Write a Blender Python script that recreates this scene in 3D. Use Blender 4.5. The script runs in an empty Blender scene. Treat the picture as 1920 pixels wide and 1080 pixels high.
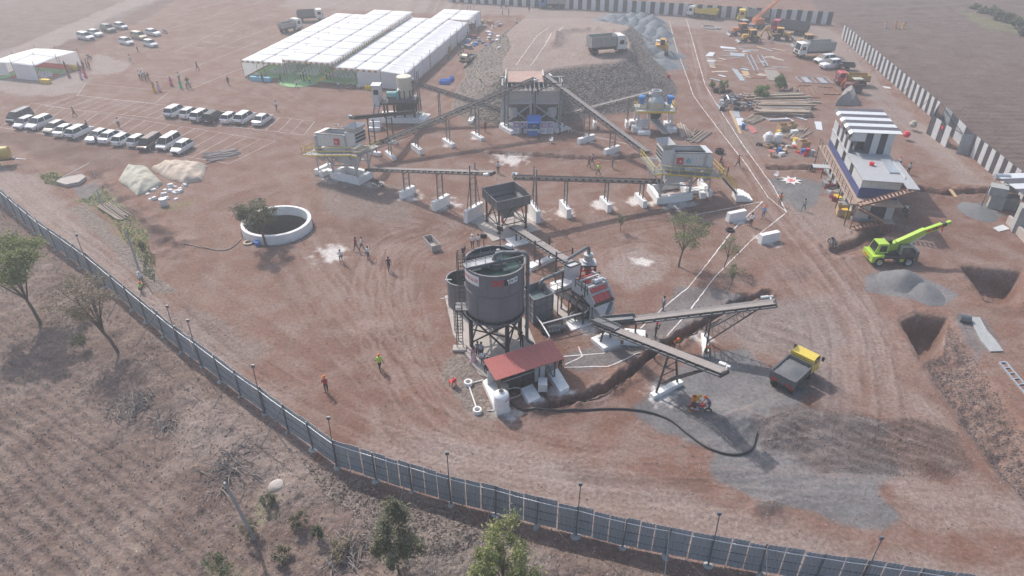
import bpy,math,random
import numpy as np
from mathutils import Vector,Matrix
R=math.radians
random.seed(7)
S=bpy.context.scene
COL=S.collection
# camera
HAZE=0.0015
FPX,PITCH,HCAM=1302.0,R(33),39.0
cam=bpy.data.cameras.new('camera')
cam.sensor_width=36.0
cam.lens=36.0*FPX/1920.0
cam.clip_start=0.5
cam.clip_end=4000
camo=bpy.data.objects.new('camera',cam)
COL.objects.link(camo)
camo.location=(0,0,HCAM)
camo.rotation_euler=(R(90)-PITCH,0,0)
S.camera=camo
# sky, sun, exposure
SUN_EL=R(46)
SUN_DIR=Vector((-0.61,0.79,0)).normalized()
W=bpy.data.worlds.new('World')
S.world=W
W.use_nodes=True
nt=W.node_tree
sky=nt.nodes.new('ShaderNodeTexSky')
sky.sky_type='NISHITA'
sky.sun_disc=False
sky.sun_elevation=SUN_EL
sky.sun_rotation=math.atan2(SUN_DIR.x,SUN_DIR.y)
sky.dust_density=3.0
sky.air_density=1.2
nt.nodes['Background'].inputs['Strength'].default_value=0.15
nt.links.new(sky.outputs[0],nt.nodes['Background'].inputs['Color'])
sun=bpy.data.lights.new('sun','SUN')
sun.energy=3.3
sun.angle=R(0.9)
sun.color=(1.0,0.945,0.89)
suno=bpy.data.objects.new('sun',sun)
COL.objects.link(suno)
sd=Vector((SUN_DIR.x*math.cos(SUN_EL),SUN_DIR.y*math.cos(SUN_EL),math.sin(SUN_EL)))
suno.rotation_euler=(-sd).to_track_quat('-Z','Y').to_euler()
suno.location=(-60,80,100)
S.view_settings.view_transform='Standard'
S.view_settings.look='None'
S.view_settings.exposure=0.3
S.view_settings.gamma=1.0
S.view_settings.use_curve_mapping=False
S.cycles.max_bounces=5
S.cycles.volume_bounces=0
S.cycles.transparent_max_bounces=8
# pixel of the photo -> point of the ground
_s,_c=math.sin(PITCH),math.cos(PITCH)
def P(px,py,z=0.0):
 u=(px-960)/FPX;v=(py-540)/FPX
 t=(z-HCAM)/(-_s-v*_c)
 return Vector((u*t,(_c-v*_s)*t,z))
def hz(y,py):
 t=(py-540)/FPX
 return HCAM+y*(t*_c+_s)/(t*_s-_c)
def top(base,py):
 return Vector((base[0],base[1],hz(base[1],py)))
 # materials
MAT={}
def mat(name,col,rough=0.6,metal=0.0,var=0.12,scale=3.0,bump=0.0,dirt=0.0,dirtcol=(0.25,0.16,0.12),trans=0.0,alpha=1.0,bscale=None):
 m=bpy.data.materials.new(name)
 m.use_nodes=True
 t=m.node_tree;b=t.nodes['Principled BSDF']
 b.inputs['Roughness'].default_value=rough
 b.inputs['Metallic'].default_value=metal
 tc=t.nodes.new('ShaderNodeTexCoord')
 n=t.nodes.new('ShaderNodeTexNoise')
 n.inputs['Scale'].default_value=scale
 n.inputs['Detail'].default_value=6
 n.inputs['Roughness'].default_value=0.65
 t.links.new(tc.outputs['Object'],n.inputs['Vector'])
 r=t.nodes.new('ShaderNodeValToRGB')
 c=Vector(col[:3])
 lo,hi=c*(1-var),c*(1+var)
 r.color_ramp.elements[0].position=0.3;r.color_ramp.elements[1].position=0.7
 r.color_ramp.elements[0].color=(*lo,1)
 r.color_ramp.elements[1].color=(*[min(x,0.95)for x in hi],1)
 t.links.new(n.outputs['Fac'],r.inputs['Fac'])
 out=r.outputs['Color']
 if dirt>0:
  n2=t.nodes.new('ShaderNodeTexNoise')
  n2.inputs['Scale'].default_value=scale*0.45
  n2.inputs['Detail'].default_value=8
  n2.inputs['Roughness'].default_value=0.7
  mp=t.nodes.new('ShaderNodeMapping');mp.inputs['Location'].default_value=(13.1,4.2,7.7)
  t.links.new(tc.outputs['Object'],mp.inputs['Vector'])
  t.links.new(mp.outputs[0],n2.inputs['Vector'])
  rr=t.nodes.new('ShaderNodeMapRange')
  rr.inputs[1].default_value=0.45;rr.inputs[2].default_value=0.75
  rr.inputs[3].default_value=0.0;rr.inputs[4].default_value=dirt
  t.links.new(n2.outputs['Fac'],rr.inputs[0])
  mx=t.nodes.new('ShaderNodeMix');mx.data_type='RGBA'
  t.links.new(rr.outputs[0],mx.inputs['Factor'])
  t.links.new(out,mx.inputs['A'])
  mx.inputs['B'].default_value=(*dirtcol,1)
  out=mx.outputs['Result']
 t.links.new(out,b.inputs['Base Color'])
 if bump>0:
  bp=t.nodes.new('ShaderNodeBump')
  bp.inputs['Strength'].default_value=bump
  bp.inputs['Distance'].default_value=0.05
  if bscale:
   n3=t.nodes.new('ShaderNodeTexNoise');n3.inputs['Scale'].default_value=bscale;n3.inputs['Detail'].default_value=4
   t.links.new(tc.outputs['Object'],n3.inputs['Vector']);t.links.new(n3.outputs['Fac'],bp.inputs['Height'])
  else:
   t.links.new(n.outputs['Fac'],bp.inputs['Height'])
  t.links.new(bp.outputs[0],b.inputs['Normal'])
 if trans>0:
  tr=t.nodes.new('ShaderNodeBsdfTranslucent')
  t.links.new(out,tr.inputs['Color'])
  ms=t.nodes.new('ShaderNodeMixShader');ms.inputs[0].default_value=trans
  t.links.new(b.outputs[0],ms.inputs[1]);t.links.new(tr.outputs[0],ms.inputs[2])
  t.links.new(ms.outputs[0],t.nodes['Material Output'].inputs['Surface'])
 MAT[name]=m
 return m
def M(n):return MAT[n]
mat('white_paint',(.78,.78,.78),.45,var=.04,dirt=.12)
mat('lime',(.80,.80,.79),.85,var=.06,scale=2,dirt=.22,dirtcol=(.45,.36,.30))
mat('cloth_white',(.90,.90,.91),.8,var=.02,scale=.6,trans=.35)
mat('cloth_side',(.82,.82,.84),.8,var=.05,scale=.8,trans=.3,bump=.2)
mat('cloth_orange',(.62,.34,.12),.8,trans=.25)
mat('cloth_red',(.45,.05,.05),.8)
mat('carpet_green',(.26,.46,.22),.95,var=.15,dirt=.25,dirtcol=(.35,.4,.25))
mat('carpet_red',(.50,.09,.06),.95,var=.15,dirt=.3)
mat('plastic_white',(.75,.75,.75),.4,var=.04)
mat('plastic_red',(.65,.04,.05),.4)
mat('plastic_blue',(.06,.18,.55),.4)
mat('plastic_yellow',(.70,.50,.05),.45)
mat('plastic_black',(.02,.02,.022),.45)
mat('cloth_blue',(.05,.17,.52),.7)
mat('cloth_sky',(.25,.55,.68),.7)
mat('cloth_yellow',(.70,.48,.06),.7)
mat('cloth_purple',(.28,.22,.42),.7)
mat('steel_grey',(.16,.168,.185),.5,.3,var=.12,dirt=.25,dirtcol=(.25,.2,.17))
mat('steel_dark',(.06,.057,.06),.5,.3,var=.2,dirt=.3,dirtcol=(.16,.11,.09))
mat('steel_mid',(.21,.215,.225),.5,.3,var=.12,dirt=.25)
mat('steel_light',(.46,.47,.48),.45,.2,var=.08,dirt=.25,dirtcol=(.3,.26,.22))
mat('galvanised',(.50,.52,.54),.4,.6,var=.15)
mat('tank_grey',(.165,.17,.20),.45,.2,var=.12,scale=1.2,dirt=.25,dirtcol=(.2,.17,.17))
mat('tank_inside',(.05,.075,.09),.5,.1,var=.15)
mat('machine_white',(.60,.61,.62),.45,.1,var=.06,dirt=.25,dirtcol=(.4,.35,.31))
mat('cream',(.62,.56,.45),.5,.1,var=.06,dirt=.2)
mat('belt',(.25,.225,.215),.85,var=.12,scale=1.5,dirt=.6,dirtcol=(.26,.22,.20))
mat('belt_black',(.05,.05,.052),.85,var=.2,dirt=.3)
mat('roller',(.015,.015,.016),.6)
mat('safety_yellow',(.62,.46,.05),.5,var=.08)
mat('red_paint',(.55,.05,.05),.5,var=.1)
mat('screen_red',(.62,.08,.08),.5,var=.15)
mat('motor_blue',(.05,.2,.5),.45)
mat('motor_green',(.2,.42,.42),.45)
mat('tyre',(.018,.018,.019),.9,var=.25,dirt=.3,dirtcol=(.12,.09,.07))
mat('rim',(.38,.38,.39),.4,.6)
mat('rim_dark',(.10,.09,.09),.5,.4,dirt=.4)
mat('glass',(.015,.02,.025),.08,.0,var=.05)
mat('lamp_clear',(.6,.6,.6),.15)
mat('lamp_red',(.45,.02,.02),.2)
mat('lamp_amber',(.6,.25,.02),.25)
mat('car_white',(.74,.75,.76),.25,var=.03,dirt=.18,dirtcol=(.5,.44,.4))
mat('car_grey',(.13,.145,.16),.25,.5,var=.04)
mat('car_silver',(.34,.34,.33),.25,.5,var=.04)
mat('car_black',(.018,.02,.024),.2,var=.04)
mat('car_brown',(.16,.13,.125),.25,.5,var=.04)
mat('car_beige',(.46,.40,.31),.3,.3,var=.04)
mat('truck_grey',(.33,.33,.32),.55,.1,var=.1,dirt=.4)
mat('truck_steel',(.12,.13,.145),.5,.3,var=.12,dirt=.3)
mat('truck_yellow',(.66,.50,.08),.4,var=.06,dirt=.15)
mat('truck_ochre',(.45,.27,.07),.5,var=.1,dirt=.3)
mat('truck_red',(.42,.04,.05),.4,var=.06,dirt=.15)
mat('truck_blue',(.06,.2,.45),.4,dirt=.15)
mat('orange_paint',(.58,.17,.05),.5,var=.1,dirt=.25)
mat('digger_yellow',(.60,.33,.06),.5,var=.1,dirt=.3)
mat('lime_green',(.38,.56,.06),.35,var=.05)
mat('wood',(.30,.22,.16),.85,var=.25,scale=6)
mat('wood_grey',(.27,.235,.215),.9,var=.3,scale=5)
mat('ply',(.44,.30,.17),.8,var=.15)
mat('bamboo',(.42,.34,.27),.8,var=.25)
mat('concrete',(.42,.38,.35),.9,var=.12,scale=2,bump=.3,dirt=.35,dirtcol=(.3,.22,.18))
mat('concrete_grey',(.33,.34,.33),.9,var=.12,bump=.3,dirt=.3)
mat('roof_red',(.40,.115,.10),.5,var=.08,scale=1.5,dirt=.2,dirtcol=(.45,.2,.17))
mat('sheet_white',(.62,.64,.65),.45,.15,var=.06,dirt=.2,dirtcol=(.4,.35,.32))
mat('sheet_dark',(.075,.07,.085),.5,.15,var=.1,dirt=.2,dirtcol=(.2,.15,.13))
mat('sheet_grey',(.36,.40,.44),.5,.25,var=.1,scale=1.5,dirt=.2,dirtcol=(.22,.2,.19))
mat('post_grey',(.17,.18,.20),.5,.3)
mat('sheet_blue',(.05,.07,.20),.5,.1,var=.1)
mat('slab_grey',(.36,.37,.39),.7,var=.1,dirt=.35,dirtcol=(.3,.27,.25))
mat('tarp_cream',(.50,.415,.335),.8,var=.08,scale=1.2,dirt=.3,bump=.4)
mat('tarp_green',(.40,.39,.32),.8,var=.1,scale=1.2,dirt=.3,bump=.4)
mat('tarp_grey',(.24,.22,.21),.85,var=.15,bump=.4)
mat('sack',(.66,.65,.64),.8,var=.12,dirt=.2)
mat('rust',(.22,.10,.06),.85,var=.25)
mat('pipe_white',(.74,.74,.73),.4,var=.04)
mat('hose_black',(.025,.026,.028),.5)
mat('bark',(.13,.095,.075),.95,var=.25,scale=8,bump=.5)
mat('cable',(.03,.03,.03),.6)
mat('scrim',(.33,.34,.34),.8,var=.15)
mat('skin',(.20,.105,.065),.6,var=.05)
mat('hair',(.012,.01,.01),.7)
for n,c in dict(shirt_white=(.75,.75,.76),shirt_blue=(.22,.40,.62),shirt_light=(.52,.56,.62),shirt_maroon=(.20,.035,.05),shirt_red=(.48,.03,.04),shirt_dark=(.035,.035,.042),shirt_grey=(.22,.22,.23),shirt_hivis=(.45,.70,.10),shirt_orange=(.72,.19,.04),shirt_check=(.30,.31,.36),shirt_pink=(.55,.30,.36),shirt_olive=(.16,.15,.08),shirt_purple=(.25,.13,.26),trouser_dark=(.03,.03,.038),trouser_grey=(.13,.13,.14),trouser_blue=(.07,.10,.17),trouser_tan=(.30,.24,.17),sari_magenta=(.60,.05,.20),sari_green=(.05,.50,.32),sari_yellow=(.68,.38,.05),sari_pink=(.62,.40,.45),sari_maroon=(.28,.05,.09),sari_orange=(.62,.2,.06),helmet_orange=(.80,.16,.02),helmet_white=(.8,.8,.8),shoe=(.02,.018,.016)).items():
 mat(n,c,.8,var=.08)
 # mesh builder
def ortho(d):
 d=Vector(d).normalized()
 a=Vector((0,0,1))if abs(d.z)<0.95 else Vector((1,0,0))
 u=d.cross(a).normalized()
 return u,u.cross(d).normalized()
class MB:
 def __init__(s):s.v=[];s.f=[];s.m=[]
 def add(s,vs,fs,mi=0):
  o=len(s.v);s.v+=[tuple(x)for x in vs]
  s.f+=[tuple(i+o for i in f)for f in fs];s.m+=[mi]*len(fs);return s
 def hexa(s,b,t,mi=0):
  return s.add(list(b)+list(t),[(3,2,1,0),(4,5,6,7),(0,1,5,4),(1,2,6,5),(2,3,7,6),(3,0,4,7)],mi)
 def box(s,x,y,z,sx,sy,sz,rz=0,mi=0,tx=1,ty=1):
  c,n=math.cos(rz),math.sin(rz);b=[];t=[]
  for i,j in((-1,-1),(1,-1),(1,1),(-1,1)):
   a,d=i*sx/2,j*sy/2
   b.append((x+a*c-d*n,y+a*n+d*c,z))
   a,d=a*tx,d*ty
   t.append((x+a*c-d*n,y+a*n+d*c,z+sz))
  return s.hexa(b,t,mi)
 def beam(s,p,q,w,h=None,mi=0,up=None):
  p,q=Vector(p),Vector(q);h=h or w
  d=(q-p).normalized()
  if up is None:u,v=ortho(d)
  else:
   u=d.cross(Vector(up)).normalized();v=u.cross(d)
  c=[(-1,-1),(1,-1),(1,1),(-1,1)]
  return s.hexa([p+u*a*w/2+v*b*h/2 for a,b in c],[q+u*a*w/2+v*b*h/2 for a,b in c],mi)
 def tube(s,pts,r,n=8,mi=0,caps=True):
  pts=[Vector(p)for p in pts];k=len(pts)
  rs=r if isinstance(r,(list,tuple))else[r]*k
  vs=[];fs=[];pu=None
  for i,p in enumerate(pts):
   d=(pts[min(i+1,k-1)]-pts[max(i-1,0)]).normalized()
   if pu is None:u,w=ortho(d)
   else:
    u=(pu-d*pu.dot(d)).normalized();w=u.cross(d)
   pu=u
   for j in range(n):
    a=2*math.pi*j/n
    vs.append(p+(u*math.cos(a)+w*math.sin(a))*rs[i])
  for i in range(k-1):
   for j in range(n):
    fs.append((i*n+j,i*n+(j+1)%n,(i+1)*n+(j+1)%n,(i+1)*n+j))
  if caps:fs+=[tuple(range(n))[::-1],tuple(range((k-1)*n,k*n))]
  return s.add(vs,fs,mi)
 def lathe(s,x,y,prof,n=16,mi=0,a0=0,a1=2*math.pi):
  full=abs(a1-a0-2*math.pi)<1e-6;vs=[];fs=[];k=len(prof);m=n if full else n+1
  for j in range(m):
   a=a0+(a1-a0)*j/n
   for r,z in prof:vs.append((x+r*math.cos(a),y+r*math.sin(a),z))
  for j in range(n):
   j2=(j+1)%m
   for i in range(k-1):fs.append((j*k+i,j2*k+i,j2*k+i+1,j*k+i+1))
  return s.add(vs,fs,mi)
 def quad(s,a,b,c,d,mi=0):return s.add([a,b,c,d],[(0,1,2,3)],mi)
 def prism(s,poly,axis,d0,d1,mi=0):
  def pt(a,b,d):return{'x':(d,a,b),'y':(a,d,b),'z':(a,b,d)}[axis]
  n=len(poly)
  vs=[pt(a,b,d0)for a,b in poly]+[pt(a,b,d1)for a,b in poly]
  fs=[tuple(range(n))[::-1],tuple(range(n,2*n))]+[(i,(i+1)%n,n+(i+1)%n,n+i)for i in range(n)]
  return s.add(vs,fs,mi)
 def ring(s,c,ax,ro,ri,w,n=14,mi=0):
  c=Vector(c);ax=Vector(ax).normalized();u,v=ortho(ax);vs=[];fs=[]
  pr=[(ri,-w/2),(ro*.94,-w/2),(ro,-w*.32),(ro,w*.32),(ro*.94,w/2),(ri,w/2)];k=len(pr)
  for j in range(n):
   a=2*math.pi*j/n
   for r,d in pr:vs.append(c+(u*math.cos(a)+v*math.sin(a))*r+ax*d)
  for j in range(n):
   j2=(j+1)%n
   for i in range(k):fs.append((j*k+i,j*k+(i+1)%k,j2*k+(i+1)%k,j2*k+i))
  return s.add(vs,fs,mi)
 def mesh(s,name,mats,smooth=False):
  me=bpy.data.meshes.new(name)
  me.from_pydata(s.v,[],s.f)
  for x in(mats if isinstance(mats,(list,tuple))else[mats]):me.materials.append(MAT[x]if isinstance(x,str)else x)
  if any(s.m):me.polygons.foreach_set('material_index',s.m)
  import bmesh
  bm=bmesh.new();bm.from_mesh(me);bmesh.ops.recalc_face_normals(bm,faces=bm.faces);bm.to_mesh(me);bm.free()
  if smooth:
   me.polygons.foreach_set('use_smooth',[True]*len(me.polygons))
   if smooth!='all':me.set_sharp_from_angle(angle=R(35))
  me.update()
  return me
 def build(s,name,mats,parent=None,smooth=False,world=False,label=None):
  if world and parent is not None:
   o=wloc(parent);s.v=[(a-o.x,b-o.y,c-o.z)for a,b,c in s.v]
  return put(name,s.mesh(name,mats,smooth),parent,label)
def wloc(o):
 l=Vector(o.location)
 while o.parent:o=o.parent;l=l+o.location
 return l
def put(name,me,parent=None,label=None):
 o=bpy.data.objects.new(name,me);COL.objects.link(o)
 if parent is not None:o.parent=parent
 if label:o['label']=label
 return o
def tag(o,label=None,cat=None,group=None,kind=None):
 if label:o['label']=label
 if cat:o['category']=cat
 if group:o['group']=group
 if kind:o['kind']=kind
 return o
def thing(name,label,cat,loc=(0,0,0),rz=0,group=None):
 o=bpy.data.objects.new(name,None);COL.objects.link(o)
 o.empty_display_size=.3
 o.location=loc;o.rotation_euler=(0,0,rz)
 return tag(o,label,cat,group)
def single(name,mb,mats,label,cat,loc=None,rz=0,group=None,smooth=False,kind=None):
 if loc is None:
  xs=[v[0]for v in mb.v];ys=[v[1]for v in mb.v];zs=[v[2]for v in mb.v]
  loc=((min(xs)+max(xs))/2,(min(ys)+max(ys))/2,min(zs))
  mb.v=[(a-loc[0],b-loc[1],c-loc[2])for a,b,c in mb.v]
 o=put(name,mb.mesh(name,mats,smooth))
 o.location=loc;o.rotation_euler=(0,0,rz)
 return tag(o,label,cat,group,kind)
KIDS={}
def kids(o):
 return[c for c in COL.objects if c.parent==o]
def dup(root,loc=None,rz=None,label=None,group=None,parent=None,tree=None):
 tree=tree or snap(root)
 def go(node,par):
  c=node[0].copy();COL.objects.link(c)
  if par is not None:c.parent=par
  for k in node[1]:go(k,c)
  return c
 r=go(tree,parent)
 if loc is not None:r.location=loc
 if rz is not None:r.rotation_euler=(0,0,rz)
 if label:r['label']=label
 if group:r['group']=group
 return r
def snap(o):
 return(o,[snap(k)for k in o.children])
def remat(o,old,new):
 for i,sl in enumerate(o.material_slots):
  if sl.material and sl.material.name==old:
   sl.link='OBJECT';sl.material=MAT[new]
def remat_tree(o,old,new):
 if o.type=='MESH':remat(o,old,new)
 for k in o.children:remat_tree(k,old,new)
 # TERRAIN
def hash2(ix,iy,seed):
 h=(ix.astype(np.int64)*374761393+iy.astype(np.int64)*668265263+seed*1442695041)&0xffffffff
 h=((h^(h>>13))*1274126177)&0xffffffff
 return((h^(h>>16))&0xffff)/65535.0
def vnoise(x,y,seed=0):
 ix=np.floor(x);iy=np.floor(y);fx=x-ix;fy=y-iy
 fx=fx*fx*(3-2*fx);fy=fy*fy*(3-2*fy)
 a=hash2(ix,iy,seed);b=hash2(ix+1,iy,seed);c=hash2(ix,iy+1,seed);d=hash2(ix+1,iy+1,seed)
 return(a+(b-a)*fx)*(1-fy)+(c+(d-c)*fx)*fy
def fbm(x,y,f,o=4,seed=0):
 r=0;a=1;t=0
 for i in range(o):
  r=r+a*vnoise(x*f+17.3*i,y*f+5.1*i,seed+i);t+=a;a*=.5;f*=2.07
 return r/t
def G(*pts,z=0.0):return np.array([[P(a,b,z).x,P(a,b,z).y]for a,b in pts])
def sdf(poly,x,y,margin=6.0):
 """signed distance to a polygon (negative inside); far points get `margin`"""
 out=np.full(x.shape,margin)
 m=(x>poly[:,0].min()-margin)&(x<poly[:,0].max()+margin)&(y>poly[:,1].min()-margin)&(y<poly[:,1].max()+margin)
 if not m.any():return out
 px,py=x[m],y[m];d=np.full(px.shape,1e9);ins=np.zeros(px.shape,bool)
 n=len(poly)
 for i in range(n):
  ax,ay=poly[i];bx,by=poly[(i+1)%n]
  ex,ey=bx-ax,by-ay
  t=np.clip(((px-ax)*ex+(py-ay)*ey)/(ex*ex+ey*ey+1e-9),0,1)
  d=np.minimum(d,(px-ax-t*ex)**2+(py-ay-t*ey)**2)
  c=((ay>py)!=(by>py))&(px<ex*(py-ay)/(ey+(1e-12 if ey==0 else 0))+ax)
  ins^=c
 d=np.sqrt(d);d[ins]*=-1
 out[m]=np.minimum(d,margin)
 return out
def ldist(line,x,y,margin=4.0):
 out=np.full(x.shape,margin)
 for i in range(len(line)-1):
  ax,ay=line[i];bx,by=line[i+1]
  m=(x>min(ax,bx)-margin)&(x<max(ax,bx)+margin)&(y>min(ay,by)-margin)&(y<max(ay,by)+margin)
  if not m.any():continue
  px,py=x[m],y[m];ex,ey=bx-ax,by-ay
  t=np.clip(((px-ax)*ex+(py-ay)*ey)/(ex*ex+ey*ey+1e-9),0,1)
  out[m]=np.minimum(out[m],np.hypot(px-ax-t*ex,py-ay-t*ey))
 return out
def sst(a,b,x):
 t=np.clip((x-a)/(b-a),0,1);return t*t*(3-2*t)
FENCE_PX=[(-150,262),(-60,330),(0,379),(87,453),(176,517),(277,603),(343,658),(381,686),(453,742),(499,774),(542,807),(589,841),(634,875),(707,899),(774,920),(847,942),(930,962),(1007,984),(1081,1001),(1168,1023),(1247,1040),(1328,1056),(1424,1073),(1527,1090),(1606,1102),(1800,1132),(2060,1165)]
fence_g=G(*FENCE_PX)
OUT_POLY=np.vstack([fence_g,[[60,5],[-140,5],[-140,120]]])
PLATEAU=G((946,134),(1016,135),(1032,129),(1082,123),(1150,117),(1182,105),(1174,82),(1160,60),(1120,46),(1080,40),(1045,25),(1000,22),(985,55),(962,85),(946,112),z=6.0)
PLATEAU=np.vstack([PLATEAU[:8],[[26,160],[22,172],[18,190],[4,192],[2,172],[-1,146]],PLATEAU[-2:]])
TRENCHES=[(G((925,287),(990,291),(1080,297),(1150,298),(1222,291)),.45,.7,.22),(G((1010,765),(1075,752),(1130,732),(1180,700),(1225,660),(1262,640),(1330,598),(1390,565),(1440,551)),.36,1.1,.34),(G((1695,352),(1770,362),(1856,358)),.6,.9,.25),(G((1445,316),(1545,316)),.55,.9,.2),(G((1570,470),(1610,458),(1650,432)),.8,.7,.25),(G((640,468),(660,420),(800,245),(900,240)),.01,.0,.0),]
PITS=[(G((1803,500),(1917,511),(1906,572),(1852,566)),2.6),(G((1689,606),(1720,590),(1777,598),(1765,662),(1728,674)),2.6)]
PITRAMP=G((1728,674),(1768,662),(1778,604),(1805,640),(1850,705),(1890,765),(1935,830),(2000,930),(1960,970),(1880,895),(1815,810),(1765,735))
BANK=G((175,330),(200,350),(225,375),(262,410),(300,440),(345,470))
CHURN=G((1415,790),(1490,783),(1560,772),(1640,786),(1725,782),(1795,812),(1820,878),(1765,902),(1690,893),(1600,885),(1510,862),(1430,852))
SPOIL=G((560,855),(640,890),(770,935),(860,960),(900,1010),(840,1060),(700,1000),(600,920))
PIT_WELL=(P(521,428).x,P(521,428).y)
SANDP=[(P(1350,795),2.4,.5),(P(1375,785),2.8,.6),(P(1400,800),2.0,.5),(P(1442,955),1.5,.35),(P(1460,770),3.4,.3),(P(1450,815),2.2,.55),(P(690,625),2.2,.12),(P(1485,512),2.0,.25),(P(1250,440),3,.15),(P(1500,770),5,.25),(P(1560,800),4,.3)]
def terrain(x,y):
 z=.10*(fbm(x,y,.12,4,3)-.5)+.07*(fbm(x,y,.8,3,9)-.5)
 z=z*1.0
 so=sdf(OUT_POLY,x,y,14.0)
 k=sst(.6,-3.0,so)
 fur=np.sin((x*.55+y*.83)*2*math.pi/.95+6*fbm(x,y,.16,3,21))
 z=z+k*(-.35+(.11)*fur*sst(-4,-12,so)+.9*(fbm(x,y,.22,4,31)-.5)+.2*(fbm(x,y,1.6,3,41)-.5))
 z=z+.75*sst(-.8,-2.6,so)*sst(-7,-3.2,so)*(.35+fbm(x,y,.5,4,51))*(so<.5)
 fr=sst(1.0,3.0,x-(66+(165-y)*-.148+10.5))*(y>60)
 z=z+fr*.13*np.sin((y*.995+x*.06)*2*math.pi/1.9+1.6*fbm(x,y,.12,3,61))
 d=sdf(PLATEAU,x,y,26.0)
 pz=6.0*np.clip((186-y)/44,0,1)**.8
 dd=np.maximum(d,0)
 m=np.clip(pz-dd*.66,0,None)
 hump=np.clip(m,0,1)
 m=m+hump*(.30*(fbm(x,y,.7,4,71)-.5)+.32*(fbm(x,y,2.2,2,72)-.5)*sst(-.3,.5,d))
 rid=ldist(G((1040,84),(1042,66),(1062,54),(1110,50),(1150,60),(1178,72),(1183,100),z=6.),x,y,4.)
 m=m+1.0*np.clip(1-rid/2.0,0,1)**1.2*(m>.3)*(.6+.8*fbm(x,y,.9,3,73))
 z=np.where(m>.02,np.maximum(z,m+z*.3),z)
 for ln,w,dp,bm in TRENCHES:
  if dp<=0:continue
  q=ldist(ln,x,y,4.0)+.25*(fbm(x,y,1.1,3,81)-.5)
  z=z-dp*sst(w*1.15,w*.7,q)+bm*sst(w*1.1,w*1.7,q)*sst(w*4.2,w*1.9,q)*(-.5+2.2*fbm(x,y,1.3,3,83))
 for pl,dp in PITS:
  q=sdf(pl,x,y,4.0)+.25*(fbm(x,y,1.0,3,91)-.5)
  z=z-(dp+.5*(fbm(x,y,1.2,3,92)-.5))*sst(.15,-.75,q)+.12*sst(.1,.6,q)*sst(2.2,.8,q)*fbm(x,y,1.3,3,93)*2
 q=sdf(PITRAMP,x,y,4.0)
 z=z+sst(.6,-1.0,q)*(-.5+.9*(fbm(x,y,.55,4,95)-.5)+.3*(fbm(x,y,2.2,2,96)-.5))
 q=ldist(BANK,x,y,5.)
 z=z+np.clip(1-q/3.0,0,1)*(1.3*(fbm(x,y,.7,4,97)-.35))
 q=sdf(SPOIL,x,y,4.)
 z=z+sst(.5,-1.5,q)*(.5*(fbm(x,y,1.0,3,98)-.3))
 for c,r,h in SANDP:
  q=np.hypot(x-c.x,y-c.y)/r
  z=z+h*np.clip(1-q,0,1)**1.1*(.75+.5*fbm(x,y,.9,3,99))
 q=sdf(CHURN,x,y,4.)
 z=z+sst(.6,-1.2,q)*(.1+.38*(fbm(x,y,.5,4,101)-.4)+.14*np.sin((x*.5+y*.86)*6.5+5*fbm(x,y,.3,3,102))*fbm(x,y,.4,2,103))
 q=np.hypot(x-PIT_WELL[0],y-PIT_WELL[1])
 z=z-5.0*sst(4.12,3.95,q)
 return z
def ramp_sides(x,y):
 d=sdf(PLATEAU,x,y,26.0);m=6.0*np.clip((186-y)/44,0,1)**.8-np.maximum(d,0)*.66
 return sst(-.2,.7,d)*sst(-.3,.5,m),sst(.6,-.3,d)
def gz(x,y):return float(terrain(np.array([float(x)]),np.array([float(y)]))[0])
def gp(px,py,dz=0.0):
 p=P(px,py)
 for _ in range(3):
  z=gz(p.x,p.y);p=P(px,py,z)
 return Vector((p.x,p.y,z+dz))
LIME_SPOTS=[(831,383,2.2),(897,408,2.2),(768,368,1.8),(1000,408,2),(1059,400,1.8),(1130,385,1.8),(1197,378,1.5),(960,298,2.6),(1100,265,1.3),(1148,287,1.3),(1240,735,1.6),(1322,640,1.4),(1143,645,1.2),(1260,378,3.),(1440,452,1.6),(1380,412,1.6),(645,335,3.),(950,770,1.4),(998,752,1.2),(1050,735,1.2),(1100,600,2.4),(700,345,1.5),(620,478,2.2),(1205,490,1.2),(895,258,1),(837,272,1.)]
# tyre tracks are stamped on a raster first
RX0,RY0,RRES,RNX,RNY=-120.0,20.0,.14,1650,1250
TR=np.zeros((RNY,RNX),np.float32)
def crom(pts,n=24):
 pts=[np.array(p,float)for p in pts];pts=[2*pts[0]-pts[1]]+pts+[2*pts[-1]-pts[-2]]
 out=[]
 for i in range(1,len(pts)-2):
  p0,p1,p2,p3=pts[i-1:i+3]
  for t in np.linspace(0,1,n,endpoint=False):
   out.append(.5*((2*p1)+(-p0+p2)*t+(2*p0-5*p1+4*p2-p3)*t*t+(-p0+3*p1-3*p2+p3)*t**3))
 out.append(pts[-2]);return np.array(out)
def stamp(line,val,wid=.17):
 seg=np.diff(line,axis=0);L=np.hypot(seg[:,0],seg[:,1]);cum=np.concatenate([[0],np.cumsum(L)])
 t=np.arange(0,cum[-1],.1)
 x=np.interp(t,cum,line[:,0]);y=np.interp(t,cum,line[:,1])
 fade=np.clip(np.minimum(t,cum[-1]-t)/4,0,1)*(.4+.6*vnoise(t*.35,t*0+val*91,5))
 k=max(1,int(round(wid/RRES)))
 for a in range(-k,k+1):
  for b in range(-k,k+1):
   ww=max(0,1.15-math.hypot(a,b)*RRES/wid*.8)
   if ww<=0:continue
   i=((x-RX0)/RRES).astype(int)+a;j=((y-RY0)/RRES).astype(int)+b
   ok=(i>=0)&(i<RNX)&(j>=0)&(j<RNY)
   v=val*ww*fade[ok];jj,ii=j[ok],i[ok]
   cur=TR[jj,ii];TR[jj,ii]=np.where(np.abs(v)>np.abs(cur),v,cur)
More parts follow.
